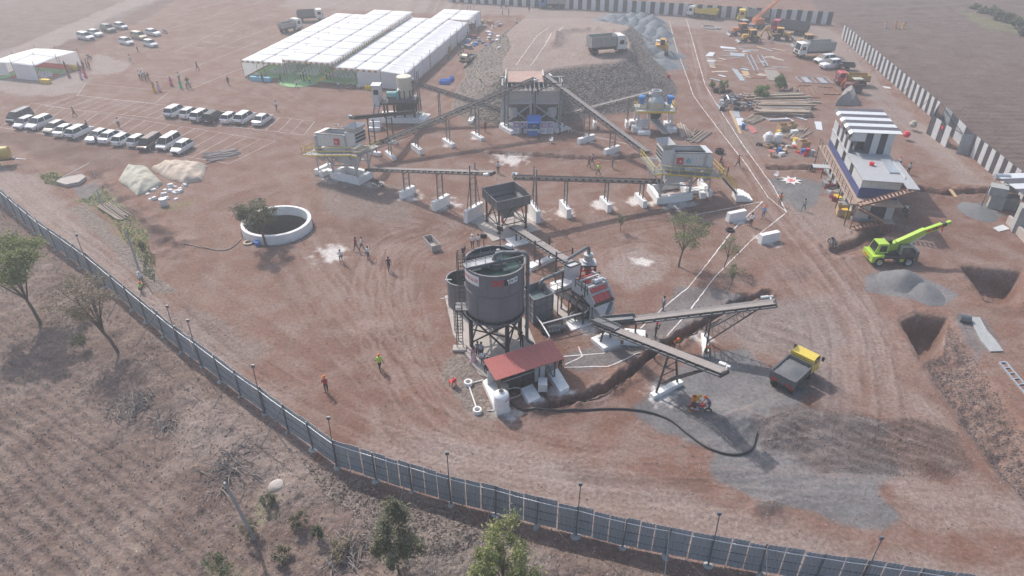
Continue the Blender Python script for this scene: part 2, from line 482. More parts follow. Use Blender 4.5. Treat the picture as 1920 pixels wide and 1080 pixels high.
ROUTES=[([(430,395),(560,500),(690,640),(800,790),(960,868),(1200,900),(1500,905),(1960,930)],9,4.0),([(640,300),(560,400),(640,560),(760,700),(860,820),(1050,880)],8,4.0),([(560,330),(680,380),(850,420),(760,480),(740,600),(800,760),(1000,850),(1400,900)],8,3.0),([(870,430),(740,450),(720,540),(770,690),(850,830)],7,2.0),([(-20,160),(200,185),(400,205),(600,260),(680,380)],8,4.0),([(-20,470),(150,430),(300,600),(480,740),(700,860),(1000,930),(1400,990),(1960,1060)],7,2.5),([(-40,290),(90,400),(260,540),(430,690),(650,840)],6,2.0),([(1295,50),(1300,110),(1325,190),(1380,280),(1450,390),(1560,520),(1620,640),(1640,800),(1800,930)],9,2.2),([(1400,400),(1490,490),(1570,600),(1600,740),(1580,860)],7,3.0),([(1240,545),(1150,520),(1150,480),(1220,465),(1260,500),(1200,530)],7,1.2),([(1180,430),(1090,440),(1180,415),(1330,400),(1420,380)],6,1.4),([(1500,600),(1440,580),(1420,620),(1500,650),(1580,700),(1640,760)],5,2.0),([(900,60),(860,120),(800,190),(700,230),(560,220)],6,3.0),([(-20,110),(250,100),(500,60),(700,30),(1000,14),(1300,26),(1560,50),(1680,190),(1760,270),(1900,400)],7,2.0),([(330,190),(420,150),(520,190),(600,230)],5,5.0),([(300,120),(440,60),(560,20)],5,5.0),([(1500,760),(1600,800),(1700,830),(1790,850)],8,2.0),([(1330,880),(1450,800),(1540,770)],8,3.0),([(1320,930),(1450,900),(1600,880),(1700,900)],8,3.0),([(1370,700),(1390,740),(1400,780)],8,1.5),([(1720,860),(1640,850),(1600,830)],6,1.5),([(1020,140),(1030,90),(1060,50)],2,1.0),]
rr=random.Random(5)
for pts,n,sp in ROUTES:
 g=G(*pts)
 for _ in range(int(n*1.5)):
  off=rr.uniform(-sp,sp);a=rr.uniform(0,.35);b=rr.uniform(.65,1)
  c=crom([p+np.array([rr.uniform(-.8,.8),rr.uniform(-.8,.8)])for p in g])
  c=c[int(a*len(c)):int(b*len(c))]
  if len(c)<4:continue
  d=np.gradient(c,axis=0);nn=np.stack([-d[:,1],d[:,0]],1)/(np.hypot(d[:,0],d[:,1])[:,None]+1e-6)
  v=rr.choice([-1,1,1,-.7,.6,-.8,.8])*rr.uniform(.5,1)
  w=rr.choice([.15,.2,.28])
  for s_ in(-.85,.85):stamp(c+nn*(off+s_),v,w)
def track_at(x,y):
 fx=np.clip((x-RX0)/RRES,0,RNX-2);fy=np.clip((y-RY0)/RRES,0,RNY-2)
 i=fx.astype(int);j=fy.astype(int);fx=fx-i;fy=fy-j
 return(TR[j,i]*(1-fx)+TR[j,i+1]*fx)*(1-fy)+(TR[j+1,i]*(1-fx)+TR[j+1,i+1]*fx)*fy
 # what lies where: grey sand, pale hard track, dark damp earth and painted trench shade, grass, rubble, field, lime dust
GREY=[(G((1225,745),(1262,705),(1320,668),(1390,655),(1445,690),(1540,735),(1510,765),(1580,785),(1650,800),(1640,850),(1670,880),(1630,910),(1662,965),(1650,985),(1580,975),(1480,955),(1430,975),(1412,960),(1425,935),(1345,900),(1325,850),(1210,785),(1195,765)),1.0,.8),(G((1060,690),(1062,665),(1140,640),(1212,610),(1245,580),(1270,540),(1345,540),(1400,560),(1360,580),(1260,630),(1180,685),(1120,690)),.8,.5),(G((1440,335),(1500,332),(1548,345),(1535,375),(1505,398),(1462,375)),1.0,.4),(G((1625,520),(1660,505),(1725,520),(1790,552),(1765,570),(1690,558),(1620,545)),1.0,.5),(G((1795,385),(1850,380),(1885,405),(1850,412),(1800,400)),1.0,.4),(G((1105,38),(1140,26),(1200,24),(1250,45),(1272,90),(1285,130),(1240,135),(1200,105),(1180,70),(1120,55)),1.0,1.0),(G((1300,590),(1440,560),(1560,560),(1600,640),(1500,680),(1400,650)),.35,2.),(G((1790,600),(1840,590),(1880,650),(1830,680)),.7,.6),(G((1500,690),(1570,700),(1600,770),(1520,800)),.4,1.),(G((130,345),(180,345),(200,375),(160,385)),.8,.3)]
PALE=[(G((330,720),(480,760),(620,900),(560,960),(420,880),(320,800)),.55,2.0),(G((-30,110),(120,50),(250,-5),(330,-20),(240,30),(100,88),(-30,150)),.9,1.0),(G((560,-8),(1000,8),(1240,22),(1300,32),(1560,52),(1600,95),(1660,170),(1760,260),(1860,350),(1800,340),(1650,215),(1560,100),(1290,50),(1000,30),(700,22),(520,12)),.75,1.5),(G((-20,140),(60,135),(210,140),(245,118),(180,100),(150,172),(95,180),(-20,172)),1.,1.0),(G((-20,300),(60,330),(180,440),(330,590),(520,770),(640,860),(540,800),(300,590),(100,440),(-20,350)),.8,1.5),(G((640,850),(800,800),(1100,870),(1400,980),(1700,1040),(1950,1080),(1950,1140),(1600,1095),(1100,1000),(800,920)),.7,2.0),(G((1640,820),(1720,900),(1960,930),(1960,1010),(1700,980)),.5,2.),(G((985,40),(1010,15),(1120,20),(1060,60),(1040,110),(1030,130),(945,132),(950,110)),.8,2.),(G((1150,500),(1200,465),(1250,480),(1250,530),(1180,540)),.7,1.0),(G((1560,500),(1640,560),(1680,700),(1760,800),(1820,900),(1700,840),(1620,700)),.5,2.),(G((1490,360),(1560,370),(1600,440),(1570,470),(1480,410)),.6,.8),(G((1260,600),(1400,580),(1560,560),(1600,650),(1560,720),(1420,660)),.5,2.5),(G((390,150),(520,60),(560,20),(700,10),(440,120)),.25,5.)]
DARK=[(CHURN,.85,1.0),(G((1420,790),(1490,798),(1500,815),(1470,850),(1425,850)),.9,.4),(G((1620,795),(1700,788),(1780,815),(1815,880),(1770,893),(1680,885),(1610,870),(1560,820)),.75,.8),(G((1440,770),(1540,765),(1560,780),(1450,790)),.8,.4),(G((1640,855),(1700,890),(1690,900),(1630,885)),.8,.4),(G((170,325),(200,335),(250,390),(310,430),(350,470),(300,460),(230,400)),1.,.8),(G((-20,240),(100,255),(260,290),(200,320),(80,300),(-20,262)),.55,2.),(G((1200,390),(1290,385),(1400,395),(1420,385),(1300,420),(1180,410)),.5,.8),(G((230,20),(300,0),(340,-10),(300,20),(220,60),(150,95),(90,100)),.6,1.),(G((1420,940),(1470,945),(1465,970),(1415,965)),.9,.3),(G((1450,500),(1520,500),(1520,525),(1460,525)),.5,.6),(G((600,420),(700,390),(850,400),(880,430),(700,470)),.25,2.),(G((1330,895),(1200,890),(1060,880),(1080,900),(1330,930)),.45,.8),(G((860,280),(1000,280),(1230,290),(1230,300),(1000,302),(860,296)),.45,.6),(G((1640,480),(1720,470),(1760,500),(1680,510)),.3,.8),(G((600,640),(740,600),(820,640),(700,660)),.15,1.5)]
GREEN=[(G((75,330),(100,322),(128,340),(110,350),(85,345)),.9,.6),(G((140,375),(165,372),(195,352),(215,380),(250,408),(275,440),(285,480),(270,500),(245,470),(215,420),(180,390)),1.,.6),(G((310,385),(380,370),(350,390),(300,400)),.5,.6),(G((270,470),(292,478),(290,530),(268,515)),.5,.5),(G((1790,20),(1900,40),(1960,60),(1960,70),(1850,55)),.8,2.),(G((390,1055),(470,1050),(470,1085),(380,1085)),.5,.5),(G((480,940),(520,935),(520,960),(470,970)),.5,.4)]
RUBB=[(PITRAMP,.08,.8),(SPOIL,.6,1.),(G((840,690),(880,640),(905,740),(950,790),(880,790),(850,740)),.7,.6),(G((130,390),(165,385),(320,545),(300,550)),.8,.5),(G((770,945),(900,985),(1050,1050),(1000,1090),(800,1090),(640,960)),.5,1.),(G((590,330),(760,350),(780,420),(620,400)),.35,1.),(G((1340,230),(1400,225),(1560,300),(1400,290)),.3,1.),(G((350,560),(500,650),(430,700),(280,640)),.3,1.)]
def mask(items,x,y,seed):
 r=np.zeros(x.shape)
 jit=(fbm(x,y,.35,4,seed)-.5)
 for pl,a,soft in items:
  q=sdf(pl,x,y,6.0)+jit*min(3.0,soft*3.2)
  r=np.maximum(r,a*sst(soft*.6,-soft*.6,q))
 return r
nu,nv=940,560
py_rows=np.concatenate([np.linspace(1185,0,nv),[-40,-90,-140,-180]])
tv=(py_rows-540)/FPX
yy=HCAM*(_c-tv*_s)/(_s+tv*_c)
yy=np.concatenate([[10,18],yy,[760,1400,2600]])
uu=np.linspace(-1,1,nu)
X=uu[None,:]*(yy*.80+12)[:,None]
X=np.where(np.abs(uu)[None,:]>.985,X*np.where(yy[:,None]>300,1.0,1.5),X)
Y=np.repeat(yy[:,None],nu,1)
xf,yf=X.ravel(),Y.ravel()
Z=terrain(xf,yf)
trk=track_at(xf,yf)
rsd,rtop=ramp_sides(xf,yf)
fd=ldist(fence_g,xf,yf,15.)
lane=(sdf(OUT_POLY,xf,yf,14.)>0)*sst(15,9,fd)
trk=np.clip(trk+lane*1.1*(fbm(fd*1.3+1.5*fbm(xf,yf,.06,3,5),xf*.045,1.,4,77)-.5),-1,1)
trk=np.clip(trk+.55*(1-lane)*(yf<130)*(fbm(xf*1.3+yf*.3,yf*.16,1.,4,78)-.5)*fbm(xf,yf,.08,3,6),-1,1)
Z=Z-.05*np.clip(-trk,0,1)+.03*np.clip(trk,0,1)
Z[yf>330]=-.1
me=bpy.data.meshes.new('ground')
nr=len(yy);idx=np.arange(nr*nu).reshape(nr,nu)
q=np.stack([idx[:-1,:-1],idx[:-1,1:],idx[1:,1:],idx[1:,:-1]],-1).reshape(-1,4)
me.vertices.add(nr*nu);me.vertices.foreach_set('co',np.stack([xf,yf,Z],1).ravel().astype(np.float32))
me.loops.add(q.size);me.loops.foreach_set('vertex_index',q.ravel().astype(np.int32))
me.polygons.add(len(q));me.polygons.foreach_set('loop_start',np.arange(0,q.size,4,dtype=np.int32))
me.update(calc_edges=True)
me.polygons.foreach_set('use_smooth',np.ones(len(q),bool))
so=sdf(OUT_POLY,xf,yf,14.)
fieldm=np.maximum(sst(.5,-1.5,so),np.maximum(sst(.5,2.5,xf-(66+(165-yf)*-.148+10.5))*(yf>60),0))
tl=sdf(np.vstack([G((-400,95),(-30,112),(60,75),(150,35),(235,-3)),[[-110,260],[-330,260]]]),xf,yf,6.)
fieldm=np.maximum(fieldm,.8*sst(.5,-1.5,tl))
fieldm=np.maximum(fieldm,.55*sst(205,218,yf))
limem=np.zeros(xf.shape)
for a,b,r in LIME_SPOTS:
 c=P(a,b);dd=np.hypot(xf-c.x,yf-c.y)
 limem=np.maximum(limem,sst(r*1.0,r*.35,dd+(fbm(xf,yf,1.3,4,7)-.5)*r*1.7)*.75)
for nm,chans in(('ground_a',(mask(GREY,xf,yf,11),np.maximum(mask(PALE,xf,yf,12),rtop*.85),np.maximum(mask(DARK,xf,yf,13),np.maximum(.6*sst(.5,2.5,xf-(66+(165-yf)*-.148+10.5))*(yf>60),sum(sst(w_*1.2,w_*.7,ldist(l_,xf,yf,4.))for l_,w_,d_,b_ in TRENCHES[:5])*.55)),mask(GREEN,xf,yf,14))),('ground_b',(trk*.5+.5,limem,np.maximum(mask(RUBB,xf,yf,15),rsd),fieldm))):  # dark channel also paints the trenches' inner shade into the soil colour
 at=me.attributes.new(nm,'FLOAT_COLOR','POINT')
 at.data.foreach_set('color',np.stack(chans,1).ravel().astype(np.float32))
gm=bpy.data.materials.new('soil');gm.use_nodes=True
t=gm.node_tree;bs=t.nodes['Principled BSDF'];bs.inputs['Roughness'].default_value=.95
bs.inputs['Specular IOR Level'].default_value=.15
L=t.links.new
tc=t.nodes.new('ShaderNodeTexCoord')
def noise(scale,det=6,ro=.6,vec=None,dist=0.):
 n=t.nodes.new('ShaderNodeTexNoise');n.inputs['Scale'].default_value=scale;n.inputs['Detail'].default_value=det
 n.inputs['Roughness'].default_value=ro;n.inputs['Distortion'].default_value=dist
 L(vec or tc.outputs['Object'],n.inputs['Vector']);return n.outputs['Fac']
def rng(v,a,b,c=0.,d=1.):
 n=t.nodes.new('ShaderNodeMapRange');L(v,n.inputs[0])
 for i,k in enumerate((a,b,c,d)):n.inputs[i+1].default_value=k
 return n.outputs[0]
def mix(f,a,b,mode='MIX'):
 n=t.nodes.new('ShaderNodeMix');n.data_type='RGBA';n.blend_type=mode
 if isinstance(f,float):n.inputs['Factor'].default_value=f
 else:L(f,n.inputs['Factor'])
 for k,s_ in(('A',a),('B',b)):
  if isinstance(s_,tuple):n.inputs[k].default_value=(*s_,1)
  else:L(s_,n.inputs[k])
 return n.outputs['Result']
def mth(op,a,b):
 n=t.nodes.new('ShaderNodeMath');n.operation=op
 for i,s_ in enumerate((a,b)):
  if isinstance(s_,(int,float)):n.inputs[i].default_value=s_
  else:L(s_,n.inputs[i])
 return n.outputs[0]
aa=t.nodes.new('ShaderNodeAttribute');aa.attribute_name='ground_a'
ab=t.nodes.new('ShaderNodeAttribute');ab.attribute_name='ground_b'
sa=t.nodes.new('ShaderNodeSeparateColor');L(aa.outputs['Color'],sa.inputs[0])
sb=t.nodes.new('ShaderNodeSeparateColor');L(ab.outputs['Color'],sb.inputs[0])
big=noise(.045,5,.6);mid=noise(.33,7,.62,dist=.4);fine=noise(3.2,6,.65);grit=noise(11,4,.75)
col=mix(rng(big,.35,.65),(.186,.102,.075),(.226,.138,.108))
col=mix(rng(mid,.42,.66),col,(.255,.182,.157))
col=mix(rng(noise(.16,6,.65,dist=.6),.52,.70,0,.6),col,(.145,.074,.054))
fld=mix(rng(noise(.25,8,.7),.35,.65),(.150,.105,.090),(.245,.190,.165))
col=mix(ab.outputs['Alpha'],col,fld)
rub=mix(rng(noise(1.8,4,.7),.3,.7),(.17,.14,.125),(.32,.275,.245))
col=mix(sb.outputs[2],col,rub)
col=mix(mth('MULTIPLY',sa.outputs[1],rng(mid,.2,.6,.55,1.)),col,mix(rng(fine,.3,.7),(.26,.208,.187),(.335,.285,.262)))
col=mix(mth('MULTIPLY',sa.outputs[0],rng(noise(.7,7,.65),.25,.5,.8,1.)),col,mix(rng(mid,.35,.65),(.14,.138,.143),(.205,.202,.205)))
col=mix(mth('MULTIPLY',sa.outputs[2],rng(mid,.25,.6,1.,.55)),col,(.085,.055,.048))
col=mix(mth('MULTIPLY',aa.outputs['Alpha'],rng(noise(1.1,6,.7),.38,.58)),col,mix(rng(fine,.3,.7),(.13,.16,.06),(.24,.25,.12)))
tk=sb.outputs[0]
col=mix(rng(tk,.5,1.,0,.42),col,(.36,.285,.26))
col=mix(rng(tk,.5,0.,0,.42),col,(.11,.068,.058))
col=mix(sb.outputs[1],col,(.70,.68,.66))
vo=t.nodes.new('ShaderNodeTexVoronoi');vo.inputs['Scale'].default_value=2.3;L(tc.outputs['Object'],vo.inputs['Vector'])
peb=mth('MULTIPLY',rng(vo.outputs['Distance'],.16,.06),rng(noise(.5,4,.6),.48,.62,.12,1.))
pc=t.nodes.new('ShaderNodeSeparateColor');L(vo.outputs['Color'],pc.inputs[0])
peb=mth('MULTIPLY',peb,rng(pc.outputs[0],.55,.6))
col=mix(mth('MULTIPLY',peb,mth('MAXIMUM',mth('MAXIMUM',ab.outputs['Alpha'],sb.outputs[2]),.28)),col,(.52,.47,.44))
v2=t.nodes.new('ShaderNodeTexVoronoi');v2.inputs['Scale'].default_value=3.2;L(tc.outputs['Object'],v2.inputs['Vector'])
stone=mix(rng(v2.outputs['Distance'],.0,.6),(.36,.32,.285),(.11,.09,.078))
s3=t.nodes.new('ShaderNodeSeparateColor');L(v2.outputs['Color'],s3.inputs[0])
stone=mix(.45,stone,mix(s3.outputs[0],(.17,.145,.13),(.37,.33,.29)))
col=mix(mth('MULTIPLY',sb.outputs[2],.75),col,stone)
col=mix(.75,col,mix(rng(fine,.3,.7),(.60,.58,.57),(1.28,1.28,1.28)),'MULTIPLY')
col=mix(.55,col,mix(rng(grit,.25,.75),(.5,.48,.46),(1.4,1.4,1.4)),'MULTIPLY')
L(col,bs.inputs['Base Color'])
hgt=mth('ADD',mth('MULTIPLY',fine,.10),mth('MULTIPLY',grit,.03))
hgt=mth('ADD',hgt,mth('MULTIPLY',mth('MULTIPLY',mth('SUBTRACT',.6,v2.outputs['Distance']),sb.outputs[2]),.22))
hgt=mth('ADD',hgt,mth('MULTIPLY',mth('MULTIPLY',noise(1.3,5,.7),ab.outputs['Alpha']),.35))
bp=t.nodes.new('ShaderNodeBump');bp.inputs['Strength'].default_value=.75;bp.inputs['Distance'].default_value=1.0
L(hgt,bp.inputs['Height']);L(bp.outputs[0],bs.inputs['Normal'])
me.materials.append(gm)
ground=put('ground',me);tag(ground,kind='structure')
ground['label']='reddish brown trampled earth of the quarry yard with tyre tracks'
# lime lines drawn on the ground
def line_mb(mb,pts,w=.13,closed=False,step=.6,dz=.03):
 ps=[]
 for i in range(len(pts)-1):
  a,b=Vector(pts[i]),Vector(pts[i+1]);n=max(1,int((b-a).length/step))
  for k in range(n):ps.append(a.lerp(b,k/n))
 ps.append(Vector(pts[-1]))
 xs=np.array([p.x for p in ps]);ys=np.array([p.y for p in ps]);zs=terrain(xs,ys)
 vs=[];fs=[]
 for i,p in enumerate(ps):
  d=(ps[min(i+1,len(ps)-1)]-ps[max(i-1,0)]);d.z=0;d.normalize()
  nrm=Vector((-d.y,d.x,0));ww=w*random.uniform(.2,.5);o=random.uniform(-.03,.03)
  for s_ in(-1,1):vs.append((p.x+nrm.x*(s_*ww+o),p.y+nrm.y*(s_*ww+o),zs[i]+dz))
  if i:fs.append((2*i-2,2*i,2*i+1,2*i-1))
 mb.add(vs,fs)
def lime_m():
 m=mat('lime_line',(.70,.67,.65),.95,var=.08,scale=4,dirt=.95,dirtcol=(.40,.30,.27))
lime_m()
LINES=[[(1255,40),(1268,90),(1290,150),(1300,180),(1345,240),(1400,310),(1440,370),(1475,398)],[(1287,36),(1308,110),(1322,160),(1340,190),(1385,260),(1420,310),(1450,350),(1475,398)],[(1430,378),(1360,392),(1305,403)],[(1430,378),(1375,430),(1330,490),(1290,540),(1247,575),(1200,616)],[(1475,398),(1410,450),(1340,520),(1295,580),(1250,632)],[(1055,668),(1130,663),(1180,640)],[(1058,689),(1140,687),(1190,668),(1230,650)],[(1085,650),(1092,668),(1060,684)],[(905,220),(940,218)],[(1070,244),(1120,258),(1200,276)],[(880,238),(940,236)],]
mb=MB()
for l in LINES:line_mb(mb,[P(*p)for p in l],.15)
tag(mb.build('yard_line','lime_line'),kind='structure')
mb=MB()
a0,a1=P(0,239),P(330,292)
def bays(far0,far1,near0,near1,n,w=.09):
 f0,f1,n0,n1=P(*far0),P(*far1),P(*near0),P(*near1)
 line_mb(mb,[f0,f1],w,step=2.5);line_mb(mb,[n0,n1],w,step=2.5)
 for i in range(n+1):line_mb(mb,[f0.lerp(f1,i/n),n0.lerp(n1,i/n)],w,step=2.5)
bays((60,193),(515,265),(0,239),(430,307),20)
bays((145,179),(590,228),(85,199),(570,253),22)
bays((160,157),(320,171),(145,179),(290,194),1)
for a,b in[((315,145),(700,-5)),((345,172),(560,85)),((380,100),(640,2)),((255,42),(470,-8)),((300,60),(520,-6)),((330,96),(452,40)),((215,138),(330,145))]:
 line_mb(mb,[P(*a),P(*b)],.1,step=3)
for i in range(9):line_mb(mb,[P(335+i*22,97-i*10),P(365+i*22,98-i*10+3)],.09,step=3)
tag(mb.build('parking_line','lime_line'),kind='structure')
mb=MB()
for a,b in[((568,532),(642,532)),((682,535),(780,538))]:
 pass
for a,b in[((968,122),(1022,34)),((995,124),(1050,32))]:
 pa,pb=P(*a,6.0),P(*b,6.0)
 pb=Vector((pb.x+1,min(pb.y,165),0));line_mb(mb,[pa,pb],.15,dz=.06)
tag(mb.build('ramp_line','lime_line'),kind='structure')
# air with haze
hb=MB();hb.box(0,300,-5.2,1500,860,47.5)
hm=bpy.data.materials.new('haze');hm.use_nodes=True
hm.node_tree.nodes.remove(hm.node_tree.nodes['Principled BSDF'])
pv=hm.node_tree.nodes.new('ShaderNodeVolumePrincipled')
pv.inputs['Color'].default_value=(.92,.95,1.0,1);pv.inputs['Density'].default_value=HAZE
pv.inputs['Anisotropy'].default_value=.25
hm.node_tree.links.new(pv.outputs[0],hm.node_tree.nodes['Material Output'].inputs['Volume'])
haze=hb.build('haze',hm);tag(haze,kind='stuff');haze['label']='pale dusty air over the whole yard'
# FENCES AND WALLS
def corr_sheet(w,h,ribs,depth=.03,th=.012):
 """a ribbed steel sheet standing on z=0, centred on x"""
 prof=[]
 p=w/ribs
 for i in range(ribs):
  x=-w/2+i*p
  prof+=[(x,0),(x+p*.55,0),(x+p*.66,depth),(x+p*.89,depth)]
 prof.append((w/2,0))
 mb=MB();n=len(prof)
 vs=[]
 for z in(0,h):
  vs+=[(x,y,z)for x,y in prof]+[(x,y+th,z)for x,y in prof]
 fs=[]
 for i in range(n-1):
  fs+=[(i,i+1,2*n+i+1,2*n+i),(n+i+1,n+i,3*n+i,3*n+i+1),(2*n+i,2*n+i+1,3*n+i+1,3*n+i),(i+1,i,n+i,n+i+1)]
 fs+=[(0,2*n,3*n,n),(n-1,2*n-1,4*n-1,3*n-1)]
 return mb.add(vs,fs)
def yard_fence():
 f0=P(847,942)
 root=thing('sheet_fence','grey ribbed metal sheet fence curving along the near edge of the yard','fence',(f0.x,f0.y,0))
 base=wloc(root)
 pts=[P(a,b)for a,b in FENCE_PX]
 posts=[]
 for i in range(len(pts)-1):
  L_=(pts[i+1]-pts[i]).length;n=max(1,round(L_/3.3))
  for k in range(n):posts.append((pts[i].lerp(pts[i+1],k/n),k==0 and i))
 posts.append((pts[-1],False))
 H_=2.68
 sheet=corr_sheet(1.03,H_,4,.035).mesh('sheet','sheet_grey')
 pm=MB().box(0,0,-.3,.09,.09,H_+.5).mesh('post','post_grey')
 lamp_ids={4,6,7,9,12,15,18,21,24,2}
 fm=MB()
 fm.lathe(0,0,[(.0,.22),(.2,.2),(.33,.08),(.42,-.1)],9)
 fmesh=fm.mesh('footing','concrete_grey')
 rng_=random.Random(3)
 for i in range(len(posts)-1):
  a,b=posts[i][0].copy(),posts[i+1][0].copy()
  za,zb=gz(a.x,a.y),gz(b.x,b.y)
  d=(b-a);L_=d.length;d.normalize();nrm=Vector((d.y,-d.x,0))
  if nrm.y>0:nrm=-nrm
  ang=math.atan2(d.y,d.x)
  n=max(1,round(L_/1.09))
  for k in range(n):
   t_=(k+.5)/n;p=a.lerp(b,t_);z=za+(zb-za)*t_
   o=put('sheet_panel',sheet,root)
   o.location=Vector((p.x,p.y,z+.12+rng_.uniform(-.06,.06)))-base
   o.scale=(L_/n/1.09,1,1)
   o.rotation_euler=(rng_.uniform(-.02,.02),rng_.uniform(-.012,.012),ang+rng_.uniform(-.015,.015)+math.pi)
  o=put('post',pm,root);o.location=Vector((a.x+nrm.x*.09,a.y+nrm.y*.09,za))-base;o.rotation_euler=(rng_.uniform(-.03,.03),rng_.uniform(-.03,.03),ang)
  o=put('footing',fmesh,root);o.location=Vector((a.x+nrm.x*.12,a.y+nrm.y*.12,za))-base;o.rotation_euler=(0,0,i*1.3);o.scale=(rng_.uniform(.4,1.05),rng_.uniform(.4,1.05),rng_.uniform(.2,1.0))
  rm=MB()
  for zz in(.7,1.5,2.35):
   rm.beam((a.x+nrm.x*.035,a.y+nrm.y*.035,za+zz),(b.x+nrm.x*.035,b.y+nrm.y*.035,zb+zz),.04,.04)
  rm.build('rail','post_grey',root,world=True)
  cm=MB()
  m_=a.lerp(b,.5)
  cm.tube([(a.x+nrm.x*.13,a.y+nrm.y*.13,za+2.5),(m_.x+nrm.x*.13,m_.y+nrm.y*.13,(za+zb)/2+2.46),(b.x+nrm.x*.13,b.y+nrm.y*.13,zb+2.5)],.035,6)
  cm.build('conduit','pipe_white',root,world=True)
  if posts[i][1]is not False and posts[i][1]in lamp_ids:
   lm=MB();lx,ly=a.x+nrm.x*.2,a.y+nrm.y*.2
   le=rng_.uniform(-.12,.12)
   lm.tube([(lx,ly,za),(lx+le*.5,ly,za+2.8),(lx+le,ly+.05,za+4.9)],.036,6)
   lm.box(lx+le,ly+.12,za+4.8,.24,.12,.26)
   lp=lm.build('lamp_pole','post_grey',root,world=True)
  elif i%2==0:
   bm_=MB();e=a+nrm*2.6
   bm_.tube([(a.x+nrm.x*.1,a.y+nrm.y*.1,za+2.6),(e.x,e.y,gz(e.x,e.y)-.05)],.035,5)
   bm_.build('brace','post_grey',root,world=True)
yard_fence()
def striped_wall(name,label,a,b,pitch,h=3.0,start=0,braces=(),side=1):
 a,b=Vector(a),Vector(b)
 root=thing(name,label,'wall',(a.x,a.y,0));base=wloc(root)
 d=b-a;L_=d.length;d.normalize();n=round(L_/pitch);ang=math.atan2(d.y,d.x)
 shw=corr_sheet(pitch*.985,h,3,.03).mesh('sheet','sheet_white');shd=corr_sheet(pitch*.985,h,3,.03).mesh('sheet','sheet_dark')
 rng_=random.Random(len(label))
 pm=MB().box(0,0,-.3,.1,.1,h+.3).mesh('post','steel_dark')
 for k in range(n):
  p=a+d*(k+.5)*L_/n
  o=put('sheet_panel',shw if(k+start)%2 else shd,root)
  o.location=Vector((p.x,p.y,gz(p.x,p.y)+.02+rng_.uniform(-.05,.05)))-base
  o.rotation_euler=(rng_.uniform(-.012,.012),rng_.uniform(-.008,.008),ang)
  if k%3==0:
   q=a+d*k*L_/n+Vector((-d.y,d.x,0))*.12
   o=put('post',pm,root);o.location=Vector((q.x,q.y,gz(q.x,q.y)))-base;o.rotation_euler=(0,0,ang)
   m_=q+Vector((0,0,h*.3));
 rm=MB();nn=Vector((-d.y,d.x,0))*.07
 for z in(.5,1.5,2.6):rm.beam(a+nn+Vector((0,0,z)),b+nn+Vector((0,0,z)),.06)
 rm.build('rail','steel_dark',root,world=True)
 for t_ in braces:
  p=a+d*t_*L_;q=p-Vector((-d.y,d.x,0))*1.9*side+d*.4
  MB().tube([p+Vector((0,0,2.6)),(q.x,q.y,gz(q.x,q.y))],.045,5).build('brace','steel_dark',root,world=True)
 return root
striped_wall('striped_wall','long wall of black and white sheet panels along the far edge of the yard',P(840,3),P(1558,47),1.2,3.0,1)
wa,wb=P(1577,72),P(1752,226)
wdir=(wb-wa).normalized()
striped_wall('striped_wall','tall black and white striped sheet wall running beside the ploughed field',wa,wb,1.13,3.0,1,(.2,.37,.5,.62,.78,.93),1)
wc,wd_=P(1812,287),P(2010,458)
striped_wall('striped_wall','striped sheet wall on the near side of the roofless sheet cubicle',wc,wd_,1.13,3.0,0,(),1)
def cubicle():
 c0,c1,c2,c3=P(1752,226),P(1736,250),P(1790,287),P(1812,287)
 root=thing('sheet_cubicle','roofless cubicle of grey and striped sheets set into the striped wall','cubicle',(c1.x,c1.y,0));base=wloc(root)
 def run(a,b,cols,nm='sheet_panel',h=3.0):
  d=b-a;L_=d.length;n=len(cols);d.normalize();ang=math.atan2(d.y,d.x)
  for k,cm in enumerate(cols):
   p=a+d*(k+.5)*L_/n
   o=put(nm,corr_sheet(L_/n*.985,h,3,.03).mesh('sheet',cm),root)
   o.location=Vector((p.x,p.y,gz(p.x,p.y)))-base;o.rotation_euler=(0,0,ang)
 f=P(1772,276)
 run(c1,f,['sheet_dark','sheet_white','sheet_dark','sheet_white'])
 run(c0,c1,['sheet_dark','sheet_grey'])
 run(P(1762,234),P(1812,287),['sheet_grey','sheet_dark','sheet_white','sheet_dark'])
 run(P(1792,288),P(1813,290),['sheet_grey'])
 m=MB();m.beam(top(c0,193)if False else Vector((c0.x,c0.y,3.0)),Vector((P(1792,288).x,P(1792,288).y,3.0)),.08)
 m.beam(Vector((f.x,f.y,3.0)),Vector((P(1792,288).x,P(1792,288).y,3.0)),.08);m.build('top_frame','steel_dark',root,world=True)
 ds=MB();e=c1.lerp(f,.62)+Vector((-.06,-.06,0));ds.lathe(0,0,[(0,.03),(.28,.02),(.28,0)],14)
 o=ds.build('round_sign','plastic_red',root);o.location=Vector((e.x,e.y,2.3))-base;o.rotation_euler=(R(90),0,math.atan2((f-c1).y,(f-c1).x));
cubicle()
# THE MARQUEES
CHAIR=None
def chair_mesh(m='plastic_white'):
 b=MB()
 for sx in(-1,1):
  for sy in(-1,1):b.beam((sx*.22,sy*.22,0),(sx*.19,sy*.18,.44),.05,.05)
 b.box(0,0,.42,.46,.46,.04)
 b.hexa([(-.22,.19,.46),(.22,.19,.46),(.22,.23,.46),(-.22,.23,.46)],[(-.2,.27,.88),(.2,.27,.88),(.2,.31,.88),(-.2,.31,.88)])
 for sx in(-1,1):
  b.beam((sx*.23,-.2,.64),(sx*.22,.24,.66),.04,.04);b.beam((sx*.23,-.19,.44),(sx*.23,-.19,.64),.04,.04)
 return b.mesh('chair',m)
CHAIR=chair_mesh()
CHAIR_RED=chair_mesh('plastic_red')
class Frame:
 def __init__(s,o,a,b):s.o,s.a,s.b=Vector(o),Vector(a),Vector(b)
 def __call__(s,u,v,z=0.0):return s.o+s.a*u+s.b*v+Vector((0,0,z))
